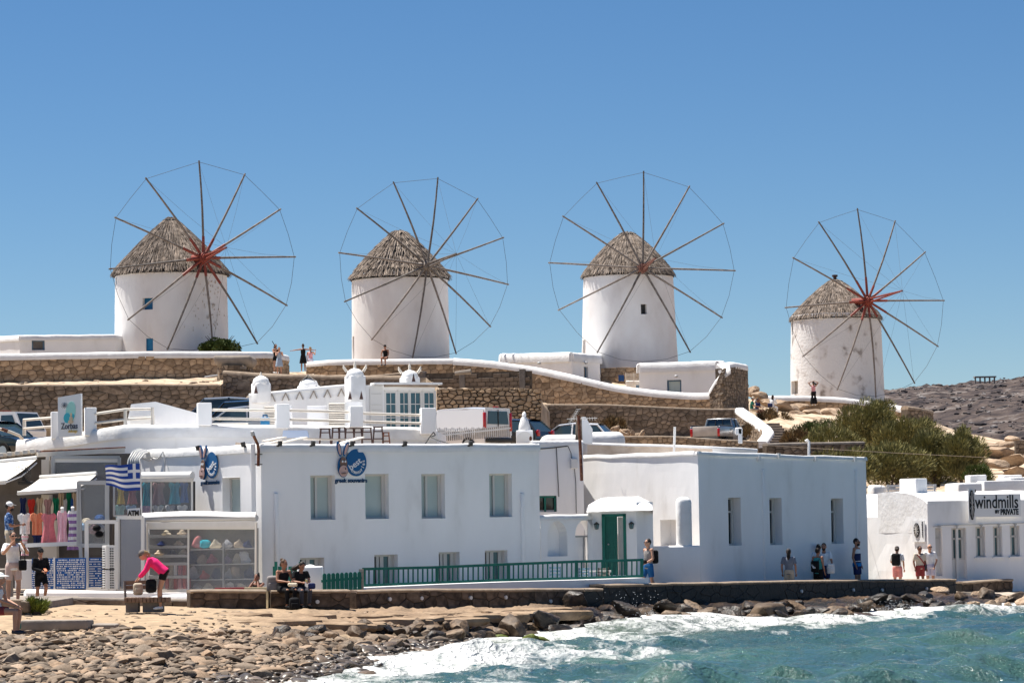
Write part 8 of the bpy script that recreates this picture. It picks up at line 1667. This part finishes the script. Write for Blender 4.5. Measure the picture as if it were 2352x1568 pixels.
# flat broken slabs of the rock ledge
mk('ledge_rock', [(.14, .095, .06), (.27, .19, .125), (.36, .265, .18)], scale=1.8, detail=10, rough=.95, bump=1, bscale=6, spec=.15, bdist=.05)
mk('ledge_wet', [(.012, .010, .008), (.04, .03, .022), (.12, .08, .05)], scale=1.8, detail=10, rough=.4, bump=1, bscale=6, spec=.5, bdist=.05)
for i in range(20):
    x = 560 + 36 * i; s = (4.5, 4.05, 4.25)[i % 3] + r.uniform(-.1, .1); Y, z = beach_at(x, s); p = P(x, 1400, Y); n = 18; a = r.uniform(.7, 1.25); b = r.uniform(.5, .95); th = r.uniform(.12, .24); mb = MB()
    rad = [1 + .5 * fbm((cos(2 * pi * k / n) * 1.3 + i * 5, sin(2 * pi * k / n) * 1.3, 0), 3) + r.uniform(-.16, .16) for k in range(n)]
    ring = lambda f, dz: [V((p.x + a * f * rad[k] * cos(2 * pi * k / n), p.y + b * f * rad[k] * sin(2 * pi * k / n), z + dz + .05 * fbm((k * .7, i, f * 2), 2))) for k in range(n)]
    R_ = [ring(.9, -th), ring(1, -th * .4), ring(.98, .03), ring(.9, .055), ring(.5, .065)]; mb.add([v for q in R_ for v in q], [(q * n + k, q * n + (k + 1) % n, (q + 1) * n + (k + 1) % n, (q + 1) * n + k) for q in range(4) for k in range(n)] + [tuple(range(4 * n, 5 * n))])
    mb.build('ledge_slab', 'ledge_rock' if x < 1290 else 'ledge_wet', shore, smooth=30)
# rubble below the ledge
RV = {m_: [rock_mesh('rock', m_, 200 + i, 3, r.uniform(.6, .85), .3, 6) for i in range(6)] for m_ in ('rock_dark', 'rock_brown', 'rock_tan')}
n = 0
for i in range(150):
    x = 640 + (2400 - 640) * (i + r.random()) / 150; s = r.uniform(1.9, 3.6) if x < 1250 else r.uniform(1.0, 3.7)
    Y, z = beach_at(x, s); sz = r.uniform(.14, .34) * (1.0 if x < 1250 else 1.15); p = P(x, 1400, Y); m_ = 'rock_brown' if (x < 1230 and r.random() < .75) or (x >= 1230 and r.random() < .22) else 'rock_dark'
    if x > 2230: m_ = r.choice(['rock_brown', 'rock_tan', 'rock_dark'])
    inst('shore_rock', RV[m_][r.randrange(6)], (p.x, p.y, z + sz * .2), (sz * r.uniform(1, 1.6), sz, sz * r.uniform(.8, 1.2)), (r.uniform(-.4, .4), r.uniform(-.4, .4), r.uniform(0, 6.3)), parent=shore)
for x, y, Y, w_, h_, m_, lb in ((1325, 1390, 87.6, .48, .42, 'rock_dark', 'lumpy dark rock leaning against the end of the brown sea wall'), (1768, 1432, 91.5, 1.15, .85, 'rock_brown', 'big wet brown boulder at the water line under the long black wall'), (1935, 1428, 93, .55, .55, 'rock_brown', 'upright brown boulder right of the biggest boulder'), (1870, 1428, 92.5, .5, .5, 'rock_dark', 'dark boulder beside the biggest brown boulder'), (1680, 1425, 90.5, .45, .42, 'rock_dark', 'dark boulder left of the biggest brown boulder'), (1820, 1440, 90.5, .42, .28, 'rock_brown', 'low flat wet rock before the boulders'), (1176, 1450, 79.6, .62, .55, 'rock_brown', 'pointed grey brown rock under the broken ledge'), (1260, 1430, 82, .5, .4, 'rock_dark', 'dark rock beneath the overhanging ledge'), (1060, 1448, 77.2, .42, .3, 'rock_brown', 'reddish block below the ledge edge'), (985, 1450, 76.6, .36, .24, 'rock_brown', 'grey brown slab below the ledge edge'), (1530, 1400, 90.2, .6, .3, 'rock_dark', 'black wet rock swept by the breaking wave'), (1440, 1402, 87.5, .5, .28, 'rock_dark', 'black rock in the splash before the wall gap'), (2075, 1395, 101, .5, .3, 'rock_brown', 'brown rock at the water edge near the breaking crest'), (2010, 1392, 100, .45, .3, 'rock_dark', 'dark rock left of the breaking crest'), (2160, 1362, 106, .35, .25, 'rock_tan', 'pale rock near the gap in the sea wall'), (2250, 1372, 107, .42, .26, 'rock_tan', 'largest pale rock below the short end wall'), (2290, 1376, 106, .4, .25, 'rock_dark', 'dark rock below the short end wall')):
    p = P(x, y, Y); inst('boulder', RV[m_][r.randrange(6)], (p.x, p.y, p.z + h_ * .25), (w_, w_ * .8, h_), (r.uniform(-.3, .3), r.uniform(-.3, .3), r.uniform(0, 6)), label=lb, cat='rock')
for x, y, Y, w_ in ((1215, 1468, 78.2, .32), (1245, 1472, 78.4, .3), (1150, 1465, 78, .25)): p = P(x, y, Y); inst('algae_rock', rock_mesh('algae_rock', 'algae', int(x), 3, .6), (p.x, p.y, p.z + .05), (w_ * .9, w_ * .7, w_ * .45), (0, .2, x), label='%s low rock covered in green algae at the foam edge' % {1150: 'leftmost', 1215: 'middle', 1245: 'rightmost'}[x], cat='rock', group='algae rocks')
mb = MB(); mb.tube([P(1236, 1428, 83.6), P(1242, 1428, 82.2)], .21, 20); mb.build('drain_pipe', 'dark_pipe', smooth=60, label='wide blue grey drain pipe under the broken ledge', cat='pipe')
# slabs on the beach
for x0, x1, y0, y1, Y, lb in ((42, 200, 1412, 1444, 66.5, 'broken concrete slab lying on the sand at the left'), (206, 262, 1422, 1442, 67.2, 'short broken concrete block right of the big slab')):
    a, b = P(x0, y1, Y), P(x1, y0, Y); mb = MB(); mb.rbox(V(((a.x + b.x) / 2, Y + .6, (a.z + b.z) / 2 - .08)), (b.x - a.x, 1.3, (b.z - a.z) * .8), .05, .06, 2, .06); mb.build('concrete_slab', 'concrete', smooth=40, label=lb, cat='slab')
t = thing('paved_platform', 'grey paved platform edge with stone front at the left', 'platform', P(55, 1400, 74)); a, b = P(-120, 1400, 72.3), P(62, 1400, 72.8); mb = MB(); mb.rbox(V(((a.x + b.x) / 2, 77, P(30, 1386, 73).z - .45)), (b.x - a.x, 9.4, .9), .05, .0, 2, .04); mb.build('paving', 'concrete', t, smooth=40)
for i in range(10): x = -40 + i * 11; q = P(x, 1402, 72.2); mb = MB(); mb.rbox(q + V((0, .1, .1)), (r.uniform(.2, .34), .25, r.uniform(.18, .4)), .05, r.uniform(-.2, .2), 2, .05); mb.build('stone', 'stone_grey', t, smooth=40)
stone_wall('kerb_wall', 'low stone kerb wall between the sand and the shop kerb', 'wall', [(100, 1374, 1396, 80.5), (200, 1376, 1400, 80.5), (300, 1378, 1402, 80.3), (430, 1380, 1400, 80.2)], .55, .2, 'stone_grey', 'mortar_sea', thick=.4, seed=61, gap=.012, proud=.03, cap=True, capmat='concrete', caph=.08, capw=.45)
mb = MB(); q = P(45, 1436, 65.5); mb.lathe([(.032, 0), (.034, .01), (.034, .11), (.026, .125), (.02, .127)], 14, q - V((0, 0, .07))); mb.build('drink_can', 'green_paint', smooth=50, label='green drink can standing on the sand at the left', cat='can')
# red and cream barrier
t = thing('road_barrier', 'concrete barrier painted red and cream behind the bench wall', 'barrier', P(560, 1398, 80.6)); a, b, c_ = P(494, 1400, 80.6), P(560, 1350, 80.6), P(610, 1350, 80.6); mk('barrier_red', (.34, .045, .045), rough=.8); mk('barrier_cream', (.60, .47, .28), rough=.85)
for p, q, m_ in ((a.x, P(561, 1350, 80.6).x, 'barrier_red'), (P(561, 1350, 80.6).x + .004, P(617, 1350, 80.6).x, 'barrier_cream')): mb = MB(); z0, z1 = a.z, b.z + .02; mb.prism([V((p, 80.35, z0)), V((p, 80.45, z0 + .25)), V((p, 80.55, z1)), V((p, 80.75, z1)), V((p, 80.95, z0))], (q - p, 0, 0)); mb.build('section', m_, t)
# steps beside the stair wall
t = thing('stone_steps', 'flight of pale stone steps between wall and shrubs', 'steps', P(1790, 1022, 150))
for i in range(9): k = i / 8; x, y, Y = lerp(1790, 1768, k), lerp(1018, 972, k), lerp(150, 164, k); p = P(x, y, Y); mb = MB(); mb.rbox(p - V((0, 0, .15)), (lerp(1.9, 1.0, k), 1.3, .3), .03, 0, 2, .03); mb.build('step', 'cap_stone', t, smooth=40)
# boulders on the hill
for i, (x, y, Y, w_, h_) in enumerate([(1790, 928, 192, .95, .7), (1815, 934, 193, .9, .75), (1768, 922, 195, .8, .5), (1832, 950, 188, .8, .55), (1800, 955, 186, .9, .6), (1870, 945, 192, 1.4, .6), (1910, 948, 192, 1.6, .75), (1950, 952, 192, 1.1, .6), (1985, 955, 190, .9, .5), (1745, 905, 198, .7, .5), (1728, 895, 199, .5, .9), (1840, 930, 196, .7, .5), (1760, 950, 180, .5, .4), (2300, 1035, 160, 1.2, .7), (2330, 1055, 152, 1.3, .5), (2285, 1060, 150, .9, .4), (2340, 1080, 146, 1.1, .5), (2270, 1020, 165, .6, .35), (2310, 1018, 168, .8, .4), (2395, 1040, 155, 1.3, .7), (2255, 1100, 138, .55, .4), (2325, 1005, 175, .9, .4)]):
    p = P(x, y, Y); inst('hill_boulder', RV['rock_tan'][i % 6], p - V((0, 0, .1)), (w_, w_ * .8, h_ * .7), (r.uniform(-.2, .2), r.uniform(-.2, .2), r.uniform(0, 6)), parent=hillside)
# scattered stones on terraces and sand
mb = MB()
for i in range(900):
    if i < 560: x = r.uniform(-60, 2340); Y = r.choice([r.uniform(112, 132), r.uniform(136, 160), r.uniform(140, 166), r.uniform(180, 196)]); z = hill_z(x, Y); sz = r.uniform(.04, .16)
    else: x = r.uniform(60, 1000); s = r.uniform(3.0, 4.9); Y, z = beach_at(x, s); sz = r.uniform(.02, .09)
    k = r.randrange(8); p = P(x, 1000, Y); mt = Matrix.Translation((p.x, p.y, z)) @ Matrix.Rotation(r.uniform(0, 6), 4, 'Z') @ Matrix.Diagonal((sz * 1.4, sz, sz, 1)); mb.add([mt @ v for v in base[k]], tris[k])
mb.build('loose_stones', 'cobble_dry_field', kind='stuff', smooth=60, label='loose stones scattered over the sand and terraces')
t = thing('debris', 'broken brick and pipe lying on the upper sand terrace', 'debris', P(520, 862, 155)); mb = MB(); mb.rbox(P(518, 861, 155), (.75, .4, .28), .03); mb.build('brick', 'rust', t); mb = MB(); mb.tube([P(470, 866, 154), P(505, 861, 155)], .05, 6); mb.build('pipe', 'grey_metal', t)
# spray
mb = MB()
for i in range(170):
    x = r.gauss(1452, 32); y = 1425 - 75 * r.random() ** 1.6; mb.ell(P(x, y, 88 + r.uniform(-1, 1.5)), [r.uniform(.003, .011)] * 3, 5, 4)
for i in range(160): mb.ell(P(r.gauss(2070, 40), r.uniform(1378, 1400), 94 + r.uniform(-1, 1)), [r.uniform(.003, .011)] * 3, 5, 4)
mk('spray', (.8, .82, .84), rough=.3); mb.build('sea_spray', 'spray', kind='stuff', label='white droplets of spray thrown up by the waves')
# ---------------------------------------------------------------- shrubs
OL = (.20, .185, .08)
LR = [(.55, .55, .5), (.85, .85, .8), (1.0, 1.0, 1.0), (1.3, 1.25, 1.1), (1.7, 1.6, 1.3)]
mk('leaf_olive', (.105, .105, .035), rough=.8, rand='island', rcols=[tuple(k * c for k, c in zip(q, OL)) for q in LR], spec=.15)
mk('leaf_green', (.06, .085, .02), rough=.7, rand='island', rcols=[tuple(k * c for k, c in zip(q, (.062, .085, .022))) for q in LR], spec=.2)
mk('leaf_brown', (.13, .09, .05), rough=.9, rand='island', rcols=[tuple(k * c for k, c in zip(q, (.15, .105, .06))) for q in LR], spec=.1)
mk('leaf_bright', (.14, .17, .03), rough=.7, rand='island', rcols=[tuple(k * c for k, c in zip(q, (.14, .17, .035))) for q in LR], spec=.15)
mk('bark', [(.06, .045, .035), (.13, .10, .08)], scale=8, rough=1)
def bush(label, x, y, Y, rx, rz, mat, seed, clumps=34, per=150, ln=(.10, .30), wd=.017, feather=True, name='tamarisk_bush', cat='bush', dome=False, group=None, depth=.9):
    r = random.Random(seed); c = P(x, y, Y); k = Y / F; RX, RZ = rx * k, rz * k; t = thing(name, label, cat, c - V((0, 0, RZ)), group); mb = MB()
    for ci in range(clumps):
        while True:
            d = V((r.uniform(-1, 1), r.uniform(-1, 1), r.uniform(-.9 if not dome else 0, 1)))
            if d.length < 1: break
        d = d.normalized() * (d.length ** .55); cc = c + V((d.x * RX * .86, d.y * RX * depth * .86, d.z * RZ * .86)); cr = r.uniform(.14, .36) * min(RX, RZ * 1.4); lean = V((d.x * .5 + .25, d.y * .5, .8 + d.z * .3)).normalized()
        for i in range(per):
            while True:
                e = V((r.uniform(-1, 1), r.uniform(-1, 1), r.uniform(-1, 1)))
                if e.length < 1: break
            e = e.normalized() * e.length ** .4; p = cc + e * cr
            dr = (e * .8 + lean * (1.0 if feather else .2) + V((r.uniform(-.4, .4), r.uniform(-.4, .4), r.uniform(-.3, .4)))).normalized(); L = r.uniform(*ln); s = dr.cross(V((r.uniform(-1, 1), r.uniform(-1, 1), r.uniform(-1, 1)))).normalized() * wd * r.uniform(.6, 1.5)
            if feather: m_ = p + dr * L * .55; mb.add([p - s * .5, p + s * .5, m_ + s * .8, p + dr * L, m_ - s * .8], [(0, 1, 2, 3, 4)])
            else: mb.add([p, p + dr * L * .5 + s, p + dr * L, p + dr * L * .5 - s], [(0, 1, 2, 3)])
    mb.build('foliage', mat, t, kind='stuff')
    mb = MB()
    for i in range(5): a = r.uniform(0, 6.28); b0 = c - V((0, 0, RZ * (1.1 if not dome else .2))); mb.tube([b0 + V((.1 * cos(a), .1 * sin(a), 0)), b0 + V((RX * .35 * cos(a), RX * .3 * sin(a), RZ * .9)), b0 + V((RX * .65 * cos(a), RX * .6 * sin(a), RZ * 1.6))], [.06, .035, .01], 6)
    mb.build('trunk', 'bark', t, smooth=60); return t
bush('tallest dark tamarisk bush with a light top before the broken wall', 1998, 980, 150, 76, 66, 'leaf_olive', 1, 69, 272)
bush('olive tamarisk bush left of the tallest one', 1908, 1030, 146, 78, 46, 'leaf_olive', 2, 60, 240)
bush('broad tamarisk bush right of the tallest one', 2088, 1015, 144, 78, 55, 'leaf_olive', 3, 66, 256)
bush('low spreading tamarisk bush in the middle front', 2045, 1072, 136, 95, 46, 'leaf_olive', 4, 72, 240)
bush('dark tamarisk bush behind the beach bar chimney', 2150, 1052, 138, 70, 60, 'leaf_olive', 5, 69, 240)
bush('rightmost tall tamarisk bush with bare twigs', 2214, 1050, 136, 52, 66, 'leaf_olive', 6, 54, 208)
bush('tamarisk bush rising over the corner of the shaded house', 1940, 1075, 133, 80, 40, 'leaf_olive', 7, 60, 224)
bush('small green shrub at the right end of the tamarisks', 2245, 1098, 133, 34, 26, 'leaf_green', 8, 22, 120, (.1, .22))
bush('green shrub just right of the stone steps', 1850, 990, 156, 34, 20, 'leaf_green', 9, 22, 120, (.1, .2), name='shrub')
bush('brown dry shrub below the steps', 1835, 1015, 150, 44, 26, 'leaf_brown', 10, 28, 130, (.1, .25), .016, name='shrub')
bush('olive green low shrub on the sandy slope', 1895, 985, 158, 55, 18, 'leaf_green', 11, 28, 110, (.1, .22), name='shrub')
bush('reddish dry tall grass beside the seated pair', 1762, 957, 176, 20, 14, 'leaf_brown', 12, 12, 90, (.2, .45), .014, name='dry_grass', cat='grass')
bush('brown dry shrub at the top of the steps', 1790, 968, 172, 34, 16, 'leaf_brown', 13, 18, 110, (.15, .35), .014, name='shrub')
bush('dry brown bush on the rubble heap behind the white hatchback', 1405, 985, 155, 34, 22, 'leaf_brown', 14, 22, 110, (.12, .3), .016, name='shrub')
bush('dark dry bush at the right of the rubble heap', 1432, 990, 154, 14, 24, 'leaf_brown', 15, 12, 110, (.12, .3), .016, name='shrub')
bush('round clipped green bush in front of the leftmost windmill', 505, 806, 167.5, 52, 25, 'leaf_green', 16, 60, 110, (.06, .13), .05, False, 'round_bush', dome=True)
bush('bright green beach shrub beside the paved platform', 84, 1394, 72.5, 26, 15, 'leaf_bright', 17, 22, 90, (.10, .22), .012, name='beach_shrub')
bush('dry grass tuft on the sandy lot beside the pickup truck', 1716, 992, 153, 16, 12, 'leaf_brown', 18, 10, 90, (.12, .3), .014, name='dry_grass', cat='grass')
t = thing('rubble_heap', 'heap of tan rubble behind the white hatchback', 'rubble', P(1410, 1005, 154))
for i in range(26): a, b = r.gauss(0, 1), r.gauss(0, .6); p = P(1410 + a * 28, 1000 - abs(14 - abs(a) * 8) * r.random(), 154 + b); sz = r.uniform(.12, .38); inst('stone', RV['rock_tan'][i % 6], p, (sz, sz * .8, sz * .7), (a, b, a * 3), t)
wire('cable', 'long thin overhead wire sloping down to the right over the tamarisks', [P(1740, 1021, 112), P(1900, 1031, 118), P(2060, 1040, 124), P(2260, 1050, 132)], .010, 'cap_stone')
mb = MB(); mb.tube([P(1858, 1048, 108), P(1858, 1014, 108), P(1854, 1010, 108), P(1850, 1013, 108)], .05, 8); mb.build('vent_pipe', 'white_metal', smooth=60, label='white gooseneck vent pipe on the corner house roof', cat='pipe')
t = thing('lamp_arm', 'rusty lamp arm reaching in at the left edge by the black car', 'lamp', P(30, 1000, 103)); mb = MB(); mb.tube([P(-10, 982, 102.6), P(25, 992, 102.6), P(44, 1000, 102.8), P(52, 1008, 103)], .05, 8); mb.build('arm', 'cream', t, smooth=60); mb = MB(); mb.tube([P(4, 985, 102.6), P(18, 990, 102.6)], .058, 8); mb.build('rust_patch', 'rust', t)
# houses on the hill between the mills
def small_house(label, corners, ytops, ybase, holes_fn=None, par=.7, parh=.55):
    pts = [XY(x, Y) for x, Y in corners]; zt = [Zat(x, yt, Y) for (x, Y), yt in zip(corners, ytops)]; zb_ = min(Zat(x, ybase, Y) for x, Y in corners) - .6
    t = thing('small_house', label, 'building', V((pts[0].x, pts[0].y, zb_))); fc = [Facade(pts[i], pts[(i + 1) % len(pts)]) for i in range(len(pts))]; hs = holes_fn(fc) if holes_fn else {}
    body(t, pts, zt, zb_, {k: [h for h, *_ in v] for k, v in hs.items()}, rev=.25, par=par, parh=parh, roofdrop=.15)
    for k, v in hs.items():
        for h, m_, nm in v:
            mb = MB(); mb.prism([fc[k].pt(h[0], h[1], -.2), fc[k].pt(h[2], h[1], -.2), fc[k].pt(h[2], h[3], -.2), fc[k].pt(h[0], h[3], -.2)], -fc[k].n * .04); o = mb.build(nm, m_, t); mb = MB(); q = [fc[k].pt(h[0] + .05, h[1], -.17), fc[k].pt(h[2] - .05, h[1], -.17), fc[k].pt(h[2] - .05, h[3] - .05, -.17), fc[k].pt(h[0] + .05, h[3] - .05, -.17)]
            for i in range(4): mb.beam(q[i], q[(i + 1) % 4], .1, .05, up=fc[k].n)
            mb.build('frame', 'slate_blue' if m_ != 'blue_paint' else m_, o)
    return t
small_house('flat white house with rounded roof edge between second and third windmill', [(1158, 187), (1320, 184), (1384, 186), (1384, 193), (1158, 194)], [812, 808, 813, 813, 812], 890, lambda f: {1: [(f[1].rect(1341, 842, 1351, 876), 'pale_wood', 'door')], 0: [(f[0].rect(1251, 853, 1263, 864), 'slate_blue', 'shutter')]})
small_house('flat white house with grey blue door under the third windmill', [(1474, 184), (1655, 183.2), (1670, 188), (1474, 190)], [834, 828, 828, 834], 915, lambda f: {0: [(f[0].rect(1532, 872, 1565, 902), 'blind', 'door')]})
t = small_house('long low white house with grey shutter left of the first windmill', [(-60, 172), (48, 168), (268, 169.5), (338, 172), (338, 178), (-60, 178)], [775, 769, 767, 772, 772, 775], 810, lambda f: {1: [(f[1].rect(73, 780, 103, 804), 'concrete_grey', 'shutter')], 2: [(f[2].rect(306, 785, 315, 800), 'blue_paint', 'shutter')]}, par=.5, parh=.3)
t = thing('louvred_screen', 'white slatted screen on a low curved wall beside the third windmill base', 'screen', P(1457, 895, 185.5)); mb = MB(); mb.rbox(P(1456, 888, 186), (1.05, .6, .8), .1); mb.build('low_wall', 'plaster', t, smooth=50)
for k in range(9): mb = MB(); mb.beam(P(1437, 858 + k * 3, 185.5), P(1474, 858 + k * 3, 185.2), .03, .04); mb.build('slat', 'cream_rail', t)
for x in (1437, 1456, 1474): mb = MB(); mb.beam(P(x, 856, 185.3), P(x, 884, 185.3), .05, .05); mb.build('post', 'cream_rail', t)
mb = MB(); mb.box(P(1427, 868, 188.1), (.36, .06, .4)); mb.build('wall_hatch', 'navy_paint', label='small navy blue panel on the third windmill base wall', cat='panel')
mb = MB(); mb.box(P(1468, 892, 185.1), (.4, .05, .45)); mb.build('blue_hatch', 'slate_blue', label='grey blue hatch in the low curved wall', cat='hatch')
for i, (x, y, Y) in enumerate(((1346, 833, 184.8), (1553, 864, 182.9), (1238, 834, 185))): mb = MB(); q = P(x, y, Y - .15); mb.ell(q, (.12, .1, .09)); mb.build('bulkhead_lamp', 'grey_metal', smooth=60, label=('round bulkhead lamp above the narrow door of the flat house', 'round bulkhead lamp above the grey blue door', 'round bulkhead lamp on the long side of the flat house')[i], cat='lamp')
